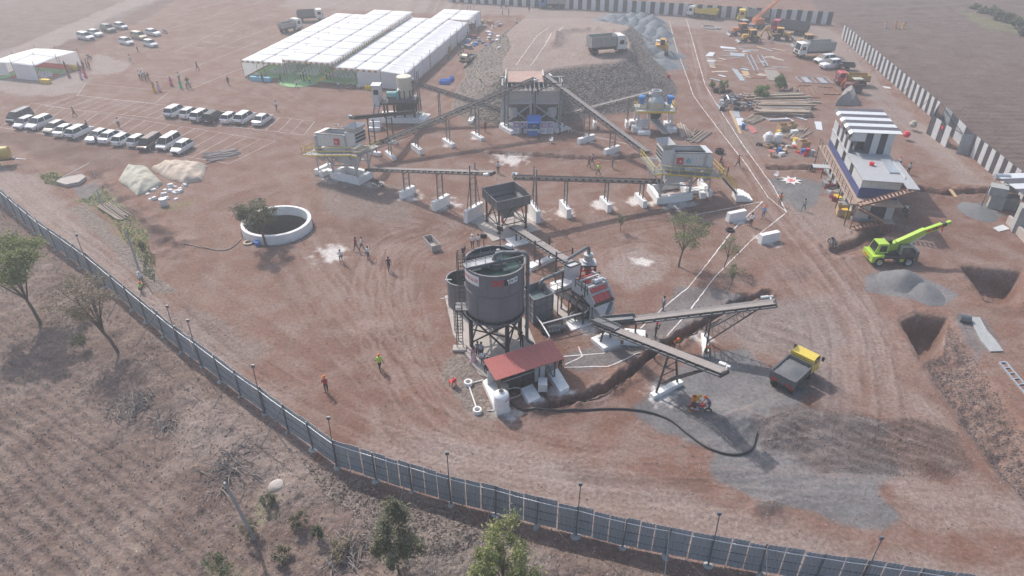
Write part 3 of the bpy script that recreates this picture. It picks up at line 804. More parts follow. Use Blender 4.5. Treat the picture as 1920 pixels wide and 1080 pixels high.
def cloth(fr,u0,u1,v0,v1,z,sag=.25,n=5,zs=None,tz=.04):
 """roof cloth with a slight belly; zs = heights of the four corners"""
 zs=zs or(z,z,z,z);b=MB();vs=[];fs=[]
 for k in(0,-tz):
  for j in range(n+1):
   for i in range(n+1):
    s_,t_=i/n,j/n
    zz=(zs[0]*(1-s_)+zs[1]*s_)*(1-t_)+(zs[3]*(1-s_)+zs[2]*s_)*t_
    zz-=sag*16*s_*(1-s_)*t_*(1-t_)
    vs.append(fr(u0+(u1-u0)*s_,v0+(v1-v0)*t_,zz+k))
 N=(n+1)**2
 for j in range(n):
  for i in range(n):
   q=j*(n+1)+i;fs.append((q,q+1,q+n+2,q+n+1));fs.append((N+q,N+q+n+1,N+q+n+2,N+q+1))
 for i in range(n):
  for q0,q1 in((i,i+1),(n*(n+1)+i,n*(n+1)+i+1),(i*(n+1),(i+1)*(n+1)),(i*(n+1)+n,(i+1)*(n+1)+n)):
   fs.append((q0,q1,N+q1,N+q0))
 return b.add(vs,fs)
def side_cloth(fr,p,q,h0,h1,n=10,wav=.12,seed=0,z0=0.05):
 r_=random.Random(seed);b=MB();vs=[];fs=[]
 d=Vector((q[0]-p[0],q[1]-p[1]));nn=Vector((-d.y,d.x)).normalized()
 ph=r_.uniform(0,6)
 for i in range(n+1):
  t_=i/n
  for j in range(5):
   w=j/4
   off=wav*math.sin(w*3.1)*(math.sin(t_*9+ph)+.6*math.sin(t_*21+ph*2))*.6
   u,v=p[0]+d.x*t_+nn.x*off,p[1]+d.y*t_+nn.y*off
   vs.append(fr(u,v,z0+(h0+(h1-h0)*t_-z0)*w))
 for i in range(n):
  for j in range(4):fs.append((i*5+j,(i+1)*5+j,(i+1)*5+j+1,i*5+j+1))
 return b.add(vs,fs)
def valance(fr,p,q,z,step=.58,drop=.45):
 b=MB();d=Vector((q[0]-p[0],q[1]-p[1]));n=max(1,round(d.length/step))
 for i in range(n):
  pts=[]
  for t_,dz in((0,.02),(1,.02),(1,-drop*.6),(.75,-drop*.93),(.5,-drop),(.25,-drop*.93),(0,-drop*.6)):
   s_=(i+t_)/n;pts.append(fr(p[0]+d.x*s_,p[1]+d.y*s_,z+dz))
  b.add(pts,[tuple(range(7))],i%2)
 return b
def pavilion():
 A=P(452,113,3.2);fr=Frame((A.x,A.y,0),(.968,-.25,0),(.212,.977,0))
 root=thing('marquee','huge white marquee of flat cloth bays standing over rows of chairs','marquee',fr(0,0));
 def bay(u0,u1,v0,v1,z,nu_,nv_,sag=.025):
  for i in range(nu_):
   for j in range(nv_):
    a,c=u0+(u1-u0)*i/nu_,u0+(u1-u0)*(i+1)/nu_
    e,f=v0+(v1-v0)*j/nv_,v0+(v1-v0)*(j+1)/nv_
    cloth(fr,a+.004,c-.004,e+.004,f-.004,z,sag*random.uniform(.5,1.4)).build('roof_cloth','cloth_white',root,smooth='all',world=True)
  m=MB()
  for j in range(nv_+1):m.tube([fr(u0,v0+(v1-v0)*j/nv_,z-.05),fr(u1,v0+(v1-v0)*j/nv_,z-.05)],.03,5)
  m.build('red_seam','cloth_red',root,world=True)
  for i in range(nu_+1):
   for j in range(nv_+1):
    m=MB();p=fr(u0+(u1-u0)*i/nu_,v0+(v1-v0)*j/nv_,0);m.tube([p,p+Vector((0,0,z+.4))],.045,5);m.build('pole','wood',root,world=True)
 bay(0,9.3,0,43.5,3.2,2,9)
 bay(9.0,19.2,-.2,46,3.95,2,9)
 bay(19.0,28.6,0,43.5,3.2,2,9)
 bay(24.2,33.6,43.5,54.5,3.2,2,2)
 for j in range(9):
  v0,v1=j*4.83,(j+1)*4.83
  cloth(fr,28.64,33.5,v0+.04,v1-.04,3.1,.3,6,zs=(3.15,2.8,2.8,3.15)).build('side_roof_cloth','cloth_side',root,smooth='all',world=True)
  side_cloth(fr,(33.5,v0),(33.5,v1),2.8,2.8,10,.16,j).build('wall_cloth','cloth_side',root,smooth='all',world=True)
  m=MB();p=fr(33.5,v0,0);m.tube([p,p+Vector((0,0,3.7))],.055,6);m.build('pole','wood',root,world=True)
 for k,(a,c)in enumerate([(23.9,28.6),(28.6,33.5)]):side_cloth(fr,(a,0),(c,0),3.0 if k==0 else 3.1,3.0 if k==0 else 2.8,12,.12,40+k).build('wall_cloth','cloth_side',root,smooth='all',world=True)
 for k,(p,q)in enumerate([((0,0.05),(0,10)),((0,10),(0,22)),((0,22),(0,43)),((0,43.5),(9,43.5)),((9,43.5),(19,45.9)),((19,43.5),(28.6,43.5)),((24.2,54.5),(33.6,54.5)),((33.6,50),(33.6,54.5))]):
  side_cloth(fr,p,q,3.1,3.1,12,.14,60+k).build('wall_cloth','cloth_side',root,smooth='all',world=True)
 for p,q,z in(((0,-.05),(9,-.05),3.2),((9,-.27),(19.2,-.27),3.95),((19.2,-.05),(28.6,-.05),3.2),((19.26,-.2),(19.26,46),3.95)):
  valance(fr,p,q,z).build('scalloped_valance',['cloth_orange','cloth_white'],root,world=True)
 def carpet(u0,u1,v0,v1,dz,m='carpet_green',nm='carpet',lab='green carpet laid under the big marquee',n=1):
  b=MB();b.hexa([fr(u0,v0,.0),fr(u1,v0,.0),fr(u1,v1,.0),fr(u0,v1,.0)],[fr(u0,v0,dz),fr(u1,v0,dz),fr(u1,v1,dz),fr(u0,v1,dz)])
  return single(nm,b,m,lab,'carpet')
 carpet(.6,28.0,.7,41,.07,lab='wide green carpet covering the floor of the big marquee')
 b=MB();poly=[]
 for i in range(14):
  a=math.pi*i/13;p=fr(11.6+4.1*math.cos(a),.69-4.4*math.sin(a));poly.append((p.x,p.y))
 b.prism(poly[::-1],'z',0,.075);single('carpet',b,'carpet_green','rounded green carpet at the entrance of the big marquee','carpet')
 b=MB();b.hexa([fr(15,.75,.07),fr(15.7,.75,.07),fr(15.7,34,.07),fr(15,34,.07)],[fr(15,.75,.085),fr(15.7,.75,.085),fr(15.7,34,.085),fr(15,34,.085)])
 single('carpet_runner',b,'cloth_yellow','narrow yellowish carpet runner between the chair blocks','carpet')
 n=0;rz=math.atan2(fr.a.y,fr.a.x)
 ORD_='first second third fourth fifth sixth seventh eighth ninth tenth eleventh twelfth thirteenth'.split()
 for u0,cols,bn in((4.3,6,'leftmost'),(9.9,6,'second'),(16.4,8,'third'),(24.6,4,'rightmost')):
  for r_ in range(13):
   for c in range(cols):
    u=u0+c*.78;v=3.2+r_*1.2+(2.0 if u0>20 else 0)
    if n>=296:continue
    o=put('plastic_chair',CHAIR);p=fr(u+random.uniform(-.06,.06),v+random.uniform(-.08,.08),.075)
    o.location=p;o.rotation_euler=(0,0,rz+math.pi+random.uniform(-.12,.12));n+=1
    tag(o,'white chair, %s from left in %s row, %s block of the big marquee'%(ORD_[c],ORD_[r_],bn),'chair','white chairs in rows under the big marquee')
 return fr
PAV=pavilion()
for i,(a,b_,lab)in enumerate([(474,154,'left half of the sky blue cloth on the reception counter at the marquee'),]):
 pass
def cloth_table(px,py,w,d,h,m,lab,rz,name='cloth_table'):
 p=gp(px,py);r=thing(name,lab,'table',p,rz)
 b=MB();b.box(0,0,h-.03,w+.05,d+.05,.04);b.build('tabletop',m,r)
 b=MB();n=14
 for(x0,y0,x1,y1)in((-w/2,-d/2,w/2,-d/2),(w/2,-d/2,w/2,d/2),(w/2,d/2,-w/2,d/2),(-w/2,d/2,-w/2,-d/2)):
  vs=[];fs=[]
  for k in range(n+1):
   t_=k/n;o=.03*math.sin(k*2.2)
   x,y=x0+(x1-x0)*t_,y0+(y1-y0)*t_
   s_=1+o/max(w,d)*2
   vs+=[(x,y,h-.03),(x*s_,y*s_,.02)]
  for k in range(n):fs.append((2*k,2*k+1,2*k+3,2*k+2))
  b.add(vs,fs)
 b.build('skirt_cloth',m,r)
 return r
RZP=math.atan2(-.25,.968)
cloth_table(490,152,4.2,.8,.8,'cloth_sky','long counter under sky blue cloth at the left front of the big marquee',RZP)
cloth_table(694,168,1.9,.8,.75,'cloth_yellow','table under yellow cloth before the white wall of the big marquee',RZP)
def small_tent():
 o=P(64,124,2.8);fr=Frame((o.x,o.y,0),(-.97,.25,0),(.245,.97,0))
 root=thing('marquee','smaller white tent on a pale gravel pad at the left edge','marquee',fr(0,0))
 for i in range(2):
  for j in range(2):
   zc=3.25
   u0,u1,v0,v1=i*5.2,i*5.2+5.2,j*5.4,j*5.4+5.4
   zs=tuple(zc if(u==5.2 and v==5.4)else(3.0 if(u==5.2 or v==5.4)else 2.8)for u,v in((u0,v0),(u1,v0),(u1,v1),(u0,v1)))
   cloth(fr,u0+.03,u1-.03,v0+.03,v1-.03,2.8,.15,5,zs=zs).build('roof_cloth','cloth_white',root,smooth='all',world=True)
 for i in range(3):
  for j in range(3):
   p=fr(i*5.2,j*5.4);MB().tube([p,p+Vector((0,0,3.7))],.05,6).build('pole','wood',root,world=True)
 side_cloth(fr,(0,0),(5.2,0),2.8,2.9,14,.12,5).build('wall_cloth','cloth_side',root,smooth='all',world=True)
 side_cloth(fr,(7.0,.4),(10.4,0),2.9,2.8,10,.25,6,.5).build('wall_cloth','cloth_side',root,smooth='all',world=True)
 side_cloth(fr,(0,10.8),(10.4,10.8),2.8,2.8,14,.12,7).build('wall_cloth','cloth_side',root,smooth='all',world=True)
 side_cloth(fr,(10.4,0),(10.4,10.8),2.8,2.8,14,.12,8).build('wall_cloth','cloth_side',root,smooth='all',world=True)
 def cp(u0,u1,v0,v1,m,lab,dz):
  b=MB();z=.08;b.hexa([fr(u0,v0,z-.1),fr(u1,v0,z-.1),fr(u1,v1,z-.1),fr(u0,v1,z-.1)],[fr(u0,v0,z+dz),fr(u1,v0,z+dz),fr(u1,v1,z+dz),fr(u0,v1,z+dz)])
  single('carpet',b,m,lab,'carpet')
 cp(-.5,10.2,.4,10.6,'carpet_red','red carpet covering the floor of the small white tent',.0)
 cp(-.7,10.1,4.6,7.4,'carpet_green','green carpet strip crossing the red one in the small tent',.02)
 cp(7.4,10.0,-.6,3.4,'carpet_green','short green carpet patch at the open corner of the small tent',.03)
 for k in range(14):
  o_=put('plastic_chair',CHAIR);o_.location=fr(-.3-(k%5)*.75+2.4,.9+(k//5)*1.0,.1);o_.rotation_euler=(0,0,RZP+random.uniform(-.3,.3)+2.0)
  tag(o_,'white plastic chair in the cluster inside the small tent','chair','white chairs in the small tent')
 return fr
ST=small_tent()
cloth_table(86,156,2.0,.7,.75,'cloth_yellow','yellow draped table in front of the white chairs of the small tent',RZP)
cloth_table(139,130,1.9,.7,.75,'cloth_yellow','yellow draped table at the far open side of the small tent',RZP-.25)
# CONVEYORS
def at_col(pa,pb,px):
 pa,pb=Vector(pa),Vector(pb);k=(px-960)/FPX
 def f(p):return p.x-k*(p.y*_c-(p.z-HCAM)*_s)
 a,b=f(pa),f(pb);t_=a/(a-b)
 return pa+(pb-pa)*t_
IDLER=None
def conveyor(name,label,p0,p1,w=.8,belt='belt',frame='steel_mid',depth=.0,sup=(),legm='steel_mid',idler=1.1,motor='machine_white',lat=False,sag=0):
 p0,p1=Vector(p0),Vector(p1)
 d=(p1-p0);L_=d.length;d.normalize();n=d.cross(Vector((0,0,1))).normalized();u=n.cross(d).normalized()
 root=thing(name,label,'conveyor',(p0.x,p0.y,0));base=wloc(root)
 h=w/2
 b=MB()
 sec=[(-h,.10),(-h*.45,.0),(h*.45,.0),(h,.10)]
 for s_,t_ in(((-h,.10),(-h*.45,0)),((-h*.45,0),(h*.45,0)),((h*.45,0),(h,.10))):
  b.hexa([p0+n*s_[0]+u*(s_[1]-.03),p0+n*t_[0]+u*(t_[1]-.03),p1+n*t_[0]+u*(t_[1]-.03),p1+n*s_[0]+u*(s_[1]-.03)],[p0+n*s_[0]+u*s_[1],p0+n*t_[0]+u*t_[1],p1+n*t_[0]+u*t_[1],p1+n*s_[0]+u*s_[1]])
 b.beam(p0+u*-.32,p1+u*-.32,w*.9,.03,up=u)
 b.build('belt',belt,root,world=True)
 for s_ in(-1,1):
  m=MB();o=n*s_*(h+.10)
  m.beam(p0+o+u*-.16,p1+o+u*-.16,.07,.17,up=u)
  m.beam(p0+o+n*s_*.04+u*-.075,p1+o+n*s_*.04+u*-.075,.11,.02,up=u)
  if depth:
   m.beam(p0+o+u*-depth,p1+o+u*-depth,.08,.08,up=u)
   k=max(2,round(L_/1.5))
   for i in range(k):
    a,c=p0+d*(L_*i/k),p0+d*(L_*(i+1)/k)
    m.beam(a+o+u*-.22,a+o+u*-depth,.05)
    if i%2==0:m.beam(a+o+u*-.22,c+o+u*-depth,.04)
    else:m.beam(a+o+u*-depth,c+o+u*-.22,.04)
  m.build('side_frame',frame,root,world=True)
 im=MB()
 ex,ey,ez=Vector((1,0,0)),Vector((0,1,0)),Vector((0,0,1))
 for a,c in(((-h,.06),(-h*.45,-.06)),((-h*.45,-.06),(h*.45,-.06)),((h*.45,-.06),(h,.06))):
  im.tube([(0,a[0],a[1]),(0,c[0],c[1])],.045,6)
 for s_ in(-1,1):im.box(0,s_*(h+.10),-.07,.16,.1,.16)
 im.beam((0,-h-.1,-.12),(0,h+.1,-.12),.06,.05)
 mesh=im.mesh('idler','roller')
 k=int(L_/idler);rot=Matrix((d,n,u)).transposed().to_euler()
 for i in range(k):
  o=put('idler',mesh,root);o.location=p0+d*(idler*(i+.5))-base-u*.005;o.rotation_euler=rot
 for nm,q in(('head_drum',p1-d*.08),('tail_drum',p0+d*.08)):
  m=MB();m.tube([q-n*(h+.02)-u*.16,q+n*(h+.02)-u*.16],.19,14);m.build(nm,'belt_black',root,smooth=True,world=True)
 m=MB();q=p1-d*.25+n*(h+.45)
 m.tube([q-d*.45,q+d*.25],.17,10);m.tube([q-d*.2-n*.4,q-d*.2+n*.1],.13,8);m.box(q.x,q.y,q.z-.25,.3,.3,.18)
 if motor:m.build('drive_motor',motor,root,smooth=True,world=True)
 yawx=math.atan2(n.y,n.x)
 for sp in sup:
  c=P(*sp['at'])if 'at' in sp else Vector(sp['xy']+(0,))
  t_=((c-p0).x*d.x+(c-p0).y*d.y)/(d.x**2+d.y**2)
  q=p0+d*t_;c=Vector((q.x,q.y,gz(q.x,q.y)))
  ph,pl,pt=sp.get('ph',1.1),sp.get('pl',2.6),sp.get('pt',.6)
  zt=q.z-.28-depth*.8;over=sp.get('over',0)
  sm=MB();half=sp.get('half',h+.12);foot=sp.get('foot',half)
  for s_ in(-1,1):
   a=c+n*s_*foot+Vector((0,0,ph));e=Vector((q.x,q.y,zt+over))+n*s_*half
   sm.beam(a,e,.13,.13,up=n)
   if sp.get('splay'):
    for t2 in(-1,1):
     sm.beam(c+n*s_*(foot+.0)+d*t2*0+n*s_*.75+Vector((0,0,ph)),Vector((q.x,q.y,zt*.95))+n*s_*half,.08)
  nr_=max(1,int((zt+over-ph)/.75))
  for i in range(1,nr_+1):
   f_=i/(nr_+.3);hw=foot+(half-foot)*f_
   zz=ph+(zt+over-ph)*f_
   sm.beam(Vector((q.x,q.y,zz))-n*hw,Vector((q.x,q.y,zz))+n*hw,.06)
  so_=sm.build('support_frame',legm,root,world=True)
  if pl:
   pb=MB();pb.box(0,0,-.3,pl,pt,ph+.3,0,tx=.985,ty=.96)
   o=pb.build('plinth','lime',so_);o.location=c-base;o.rotation_euler=(0,0,yawx)
 return root,p0,p1,d,n,u
eA,eB=(-13.26,81.86,3.71),(-4.08,75.29,6.27)
E_=conveyor('belt_conveyor','long low conveyor from the left screen to the empty feed hopper',at_col(eA,eB,688),at_col(eA,eB,924),.75,'belt','steel_mid',0,idler=.95,sup=[dict(at=(768,365),ph=1.0,pl=2.5),dict(at=(831,386),ph=1.25,pl=2.9),dict(at=(897,404),ph=1.6,pl=3.2,over=1.25,splay=1)],motor='machine_white')
fA,fB=(2.61,75.85,5.35),(16.03,79.68,3.22)
F_=conveyor('belt_conveyor','long low conveyor from the right screen to the empty feed hopper',at_col(fA,fB,1242),at_col(fA,fB,964),.75,'belt_black','steel_mid',0,idler=.95,sup=[dict(at=(1197,378),ph=.95,pl=2.7),dict(at=(1130,385),ph=1.1,pl=2.7),dict(at=(1059,400),ph=1.25,pl=2.9),dict(at=(1000,405),ph=1.6,pl=3.2,over=1.5,splay=1)],motor='machine_white')
aA,aB=(-14.33,96.92,3.6),(-5.52,102.55,5.55)
conveyor('belt_conveyor','steep conveyor climbing from the left screen to the top of the rock bin',at_col(aA,aB,688),at_col(aA,aB,1003),.75,'belt_black','steel_mid',.55,idler=.95,sup=[dict(at=(736,298),ph=.6,pl=2.8,pt=.6),dict(at=(778,281),ph=.8,pl=3.0,pt=.6),dict(at=(837,268),ph=.55,pl=3.,pt=.7),dict(at=(893,257),ph=.5,pl=3.2,pt=.7),dict(at=(948,245),ph=.6,pl=3.6,pt=.7,over=1.0)],motor='machine_white')
bA,bB=(11.39,100.99,5.31),(14.75,96.51,3.99)
conveyor('belt_conveyor','steep conveyor climbing from the right screen to the top of the rock bin',at_col(bA,bB,1214),at_col(bA,bB,1022),.8,'belt','steel_mid',.5,idler=.95,sup=[dict(at=(1148,286),ph=.85,pl=2.9),dict(at=(1100,265),ph=.8,pl=3.2),dict(at=(1057,244),ph=.5,pl=2.6,over=.8)],motor='machine_white')
cA,cB=(-15.1,111.01,6.06),(-6.54,109.98,3.62)
conveyor('belt_conveyor','conveyor rising left from under the rock bin to the cone crusher',at_col(cA,cB,946),at_col(cA,cB,766),.8,'belt_black','steel_mid',.45,idler=1.0,sup=[dict(at=(885,226),ph=.5,pl=2.4,pt=.8),dict(at=(825,226),ph=.3,pl=1.6,pt=.8),dict(at=(790,222),ph=.6,pl=3.4,pt=.8,over=2.6,splay=1)],motor='machine_white')
dA,dB=(13.18,107.5,3.4),(18.31,107.5,4.76)
conveyor('belt_conveyor','conveyor rising right from under the rock bin to the impact crusher',at_col(dA,dB,1056),at_col(dA,dB,1223),.8,'belt','steel_mid',.45,idler=1.0,sup=[dict(at=(1114,236),ph=.9,pl=1.6,pt=.5),dict(at=(1174,236),ph=1.0,pl=1.6,pt=.5)],motor='machine_white')
jt,jh=Vector((-15.6,107.5,2.6)),Vector((0,92.0,0));jh.z=hz(92.0,219);jh.x=(661-960)/FPX*(jh.y*_c-(jh.z-HCAM)*_s)
conveyor('belt_conveyor','short black conveyor leading from the cone crusher onto the left screen',jt,jh,.7,'belt_black','steel_dark',.3,idler=.8,legm='steel_dark',sup=[dict(xy=(jh.x*.75+jt.x*.25,jh.y*.75+jt.y*.25),ph=.5,pl=2.2),dict(xy=(jh.x*.45+jt.x*.55,jh.y*.45+jt.y*.55),ph=.4,pl=2.0)],motor='machine_white')
# the two sand conveyors of the wash plant
hA,hB=P(1134,605,1.5),Vector((17.6,50.3,4.05))
H1=conveyor('sand_conveyor','long dusty sand conveyor pointing right to the open sand yard',hA,at_col(hA,hB,1454),.85,'belt','steel_grey',0,idler=1.0,legm='steel_dark',motor=None,sup=[dict(at=(1190,625),ph=.35,pl=2.2,pt=2.0,half=.3,foot=.6),dict(xy=(17.6,50.3),ph=.35,pl=3.2,pt=.55,half=.45,foot=1.1)])
gA_,gB_=P(1122,606,1.5),Vector((12.95,44.2,4.15))
H2=conveyor('sand_conveyor','dusty sand conveyor descending in the picture towards the near sand heap',gA_,at_col(gA_,gB_,1358),.85,'belt','steel_grey',0,idler=1.0,legm='steel_dark',motor=None,sup=[dict(at=(1140,640),ph=.35,pl=2.0,pt=2.0,half=.3,foot=.6),dict(xy=(12.95,44.2),ph=.4,pl=3.4,pt=.55,half=.45,foot=1.2)])
for(root,p0,p1,d,n,u),(sx,sy)in((H1,(17.6,50.3)),(H2,(12.95,44.2))):
 t_=((Vector((sx,sy,0))-p0).x*d.x+(Vector((sx,sy,0))-p0).y*d.y)/(d.x**2+d.y**2)
 q=p0+d*t_;e=p1-d*1.6
 m=MB()
 for s_ in(-1,1):
  a=Vector((q.x,q.y,1.15))+n*s_*.85;c=e+n*s_*.5-u*.25
  m.beam(a,c,.09)
  a2=Vector((q.x,q.y,1.15))+n*s_*.85
 for i in range(1,8):
  f_=i/8;hw=.85+(.5-.85)*f_;a=Vector((q.x,q.y,1.15)).lerp(e-u*.25,f_)
  m.beam(a-n*hw,a+n*hw,.05)
  a2=Vector((q.x,q.y,1.15)).lerp(e-u*.25,(i-1)/8);hw2=.85+(.5-.85)*(i-1)/8
  m.beam(a2-n*hw2,a+n*hw,.04)
 m.build('raking_strut','steel_dark',root,world=True)
 m=MB();m.beam(p0-d*.6+u*.25,p0+d*2.6+u*.12,.95,.05,up=u)
 for s_ in(-1,1):m.beam(p0-d*.5+n*s_*.5+u*.3,p0+d*2.8+n*s_*.42+u*.22,.05,.35,up=u)
 m.build('skirt_plate','steel_grey',root,world=True)
 m=MB();q=p1-d*.6+n*-.78+u*.05
 m.tube([q-d*.5,q+d*.15],.2,12);m.tube([q+d*.15,q+d*.55],.14,10);m.tube([q+d*.3,q+d*.3+n*.5-u*.15],.1,8)
 m.build('gear_motor','steel_light',root,smooth=True,world=True)
 # SAND FEED HOPPER
def feed_hopper():
 a,b_,c=Vector((-3.03,74.78,0)),Vector((-1.5,71.7,0)),Vector((1.65,73.23,0));e=a+c-b_
 root=thing('feed_hopper','empty grey square hopper on braced legs at the centre of the plant','hopper',(b_.x,b_.y,0))
 ctr=(a+c)/2;zb,zt=3.2,4.35
 def out(p,k,z):return Vector((ctr.x+(p.x-ctr.x)*k,ctr.y+(p.y-ctr.y)*k,z))
 cs=[a,b_,c,e]
 for i in range(4):
  p,q=cs[i],cs[(i+1)%4];m=MB()
  k1=1.22
  nn=Vector(((p+q).x/2-ctr.x,(p+q).y/2-ctr.y,0)).normalized()*.06
  m.hexa([out(p,k1,zb)-nn,out(q,k1,zb)-nn,out(q,k1,zb)+nn*0,out(p,k1,zb)+nn*0],[out(p,k1,zt)-nn,out(q,k1,zt)-nn,out(q,k1,zt),out(p,k1,zt)])
  m.beam(out(p,k1*1.012,zt),out(q,k1*1.012,zt),.09,.07)
  for f_ in(.25,.5,.75):
   r=out(p,k1,0).lerp(out(q,k1,0),f_);m.beam(Vector((r.x,r.y,zb))+nn,Vector((r.x,r.y,zt))+nn,.06)
  m.build('side_panel','steel_grey',root,world=True)
  m=MB();o1,o2,o3,o4=out(p,1.19,zb+.25),out(q,1.19,zb+.25),out(q,.3,1.7),out(p,.3,1.7)
  up_=Vector((0,0,.05));m.hexa([o1-up_,o2-up_,o3-up_,o4-up_],[o1,o2,o3,o4]);m.build('sloping_plate','steel_mid' if i==2 else 'steel_grey',root,world=True)
  m=MB();m.box(p.x,p.y,0,.22,.22,zb);m.box(p.x,p.y,0,.5,.5,.06);m.build('leg','steel_dark',root,world=True)
  m=MB();m.beam(Vector((p.x,p.y,zb-.15)),Vector((q.x,q.y,zb-.15)),.16,.2);m.beam(Vector((p.x,p.y,.5)),Vector(((p.x+q.x)/2,(p.y+q.y)/2,zb-.3)),.09);m.beam(Vector((q.x,q.y,.5)),Vector(((p.x+q.x)/2,(p.y+q.y)/2,zb-.3)),.09)
  m.beam(Vector((p.x,p.y,1.0)),Vector((q.x,q.y,1.0)),.08)
  m.build('brace_frame','steel_dark',root,world=True)
 b=MB();b.box(ctr.x,ctr.y,1.2,1.3,1.1,.55,R(25));b.build('feeder_box','steel_mid',root,world=True)
 b=MB();b.box(ctr.x+.1,ctr.y-.3,-.1,6.3,5.4,.16,R(26));single('concrete_slab',b,'concrete','stained concrete slab under the empty grey feed hopper','slab')
 b=MB();q=P(942,405,1.0);b.lathe(0,0,[(0,0),(.16,0),(.17,.7),(.1,.85),(.05,.95),(0,.95)],10);single('fire_extinguisher',b,'red_paint','red cylinder standing between the legs of the feed hopper','cylinder',loc=(q.x,q.y+.2,.1))
feed_hopper()
gA2,gB2=P(962,424,1.3),P(1084,501,3.3)
conveyor('belt_conveyor','brown dusty conveyor running from the feed hopper down to the wash plant',gA2,gB2,.9,'belt','steel_mid',0,idler=.7,legm='steel_dark',sup=[dict(at=(972,452),ph=.15,pl=2.4,pt=2.2,half=.25,foot=.3),dict(at=(1018,492),ph=.35,pl=3.0,pt=.5,half=.9,foot=.9,over=1.0),dict(at=(1055,530),ph=.3,pl=3.0,pt=.5,half=.95,foot=.95,over=1.3)])
# ROCK BIN
def rock_bin():
 y0=107.3;x0,x1=-1.05,7.6;xm=(x0+x1)/2;D=7.5
 root=thing('rock_bin','big grey twin rock bin built against the stone ramp','bin',(xm,y0,0))
 for k,(xa,xb)in enumerate(((x0,xm-.1),(xm+.1,x1))):
  m=MB();m.hexa([(xa,y0,4.1),(xb,y0,4.1),(xb,y0+.12,4.1),(xa,y0+.12,4.1)],[(xa,y0-.35,6.0),(xb,y0-.35,6.0),(xb,y0-.22,6.0),(xa,y0-.22,6.0)])
  m.build('front_plate','steel_light',root,world=True)
  m=MB()
  for i in range(7):
   x=xa+(xb-xa)*i/6;m.beam((x,y0-.0,4.12),(x,y0-.38,6.0),.05,.06)
  for z in(4.1,4.75,5.4,6.0):m.beam((xa,y0-.35*(z-4.1)/1.9-.03,z),(xb,y0-.35*(z-4.1)/1.9-.03,z),.06,.07)
  m.build('stiffener_grid','steel_light',root,world=True)
  cx,hw=(xa+xb)/2,(xb-xa)/2
  m=MB();m.hexa([(cx-.5,y0+1.4,1.5),(cx+.5,y0+1.4,1.5),(cx+.5,y0+2.6,1.5),(cx-.5,y0+2.6,1.5)],[(xa+.05,y0+.13,4.1),(xb-.05,y0+.13,4.1),(xb-.05,y0+5,4.1),(xa+.05,y0+5,4.1)])
  m.build('cone_bottom','steel_mid',root,world=True)
  m=MB();m.lathe(cx-.9+k*1.8,y0+.9,[(0,1.5),(.65,1.5),(.75,1.9),(.75,2.7),(.55,3.1),(0,3.1)],14);m.build('vibrator_drum','machine_white',root,smooth=True,world=True)
 for x in(x0+.1,xm-.33,xm+.33,x1-.1):
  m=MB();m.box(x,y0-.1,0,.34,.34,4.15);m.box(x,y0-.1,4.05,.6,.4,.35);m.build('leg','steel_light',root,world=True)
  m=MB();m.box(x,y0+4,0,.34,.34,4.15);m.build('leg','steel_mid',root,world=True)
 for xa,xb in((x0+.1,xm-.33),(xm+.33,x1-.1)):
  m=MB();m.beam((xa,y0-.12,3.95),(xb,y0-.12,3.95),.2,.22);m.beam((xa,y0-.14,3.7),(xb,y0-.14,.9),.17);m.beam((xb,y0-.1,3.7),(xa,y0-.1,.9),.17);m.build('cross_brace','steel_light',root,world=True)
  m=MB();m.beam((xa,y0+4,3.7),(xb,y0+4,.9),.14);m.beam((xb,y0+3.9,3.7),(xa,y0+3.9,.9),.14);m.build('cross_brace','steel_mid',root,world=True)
 for x in(x0-.1,x1+.1):
  m=MB();m.box(x,y0+3.6,3.9,.14,7.6,2.2);m.build('side_wall','steel_mid',root,world=True)
 m=MB();m.box(xm,y0+7.6,0,10.4,.3,5.9);m.build('rear_wall','concrete_grey',root,world=True)
 for x in(x0-.5,x1+.5):
  m=MB();m.box(x,y0+5.6,-.2,.3,4.3,5.9);m.build('wing_wall','concrete_grey',root,world=True)
 m=MB();m.hexa([(x0+.2,y0+4.2,5.95),(x1-2.6,y0+4.2,5.95),(x1-2.6,y0+9.4,6.2),(x0+.2,y0+9.4,6.2)],[(x0+.2,y0+4.2,6.05),(x1-2.6,y0+4.2,6.05),(x1-2.6,y0+9.4,6.3),(x0+.2,y0+9.4,6.3)])
 m.build('tipping_deck','deck_dust',root,world=True)
 for x in(x0+.05,x1-2.5):
  m=MB();m.box(x,y0+6.8,6.1,.12,5.0,.5);m.build('deck_kerb','pipe_white',root,world=True)
 m=MB()
 for i in range(13):m.beam((x0+.3+i*.72,y0+.3,5.75),(x0+.3+i*.72,y0+4.2,5.95),.12,.16)
 m.build('grizzly_bars','steel_mid',root,world=True)
 m=MB();m.quad((x0,y0+.1,5.0),(x1,y0+.1,5.0),(x1,y0+4.2,5.2),(x0,y0+4.2,5.2));m.quad((x0,y0+.1,4.9),(x1,y0+.1,4.9),(x1,y0+4.2,5.1),(x0,y0+4.2,5.1));m.build('rock_filling','wood_grey',root,world=True)
 m=MB()
 for x in(x0-.15,x1+.15,3.1,4.0):
  m.box(x,y0-.75,0 if x<0 or x>8 else 5.5,.16,.16,7.4 if x<0 or x>8 else 2.0)
 m.beam((x0-.15,y0-.75,7.35),(3.4,y0-.75,7.2),.12);m.beam((x1+.15,y0-.75,7.35),(4.5,y0-.75,7.2),.12)
 m.beam((3.6,y0-.75,5.8),(3.6,y0-.75,.2),.14)
 m.beam((3.6,y0-.78,5.9),(6.6,y0-.4,7.2),.14)
 m.build('head_frame','steel_dark',root,world=True)
 for x in(x0+.3,x1-.3):
  m=MB();m.box(x,y0-.2,-.2,2.2,1.2,.9);m.build('footing','lime',root,world=True)
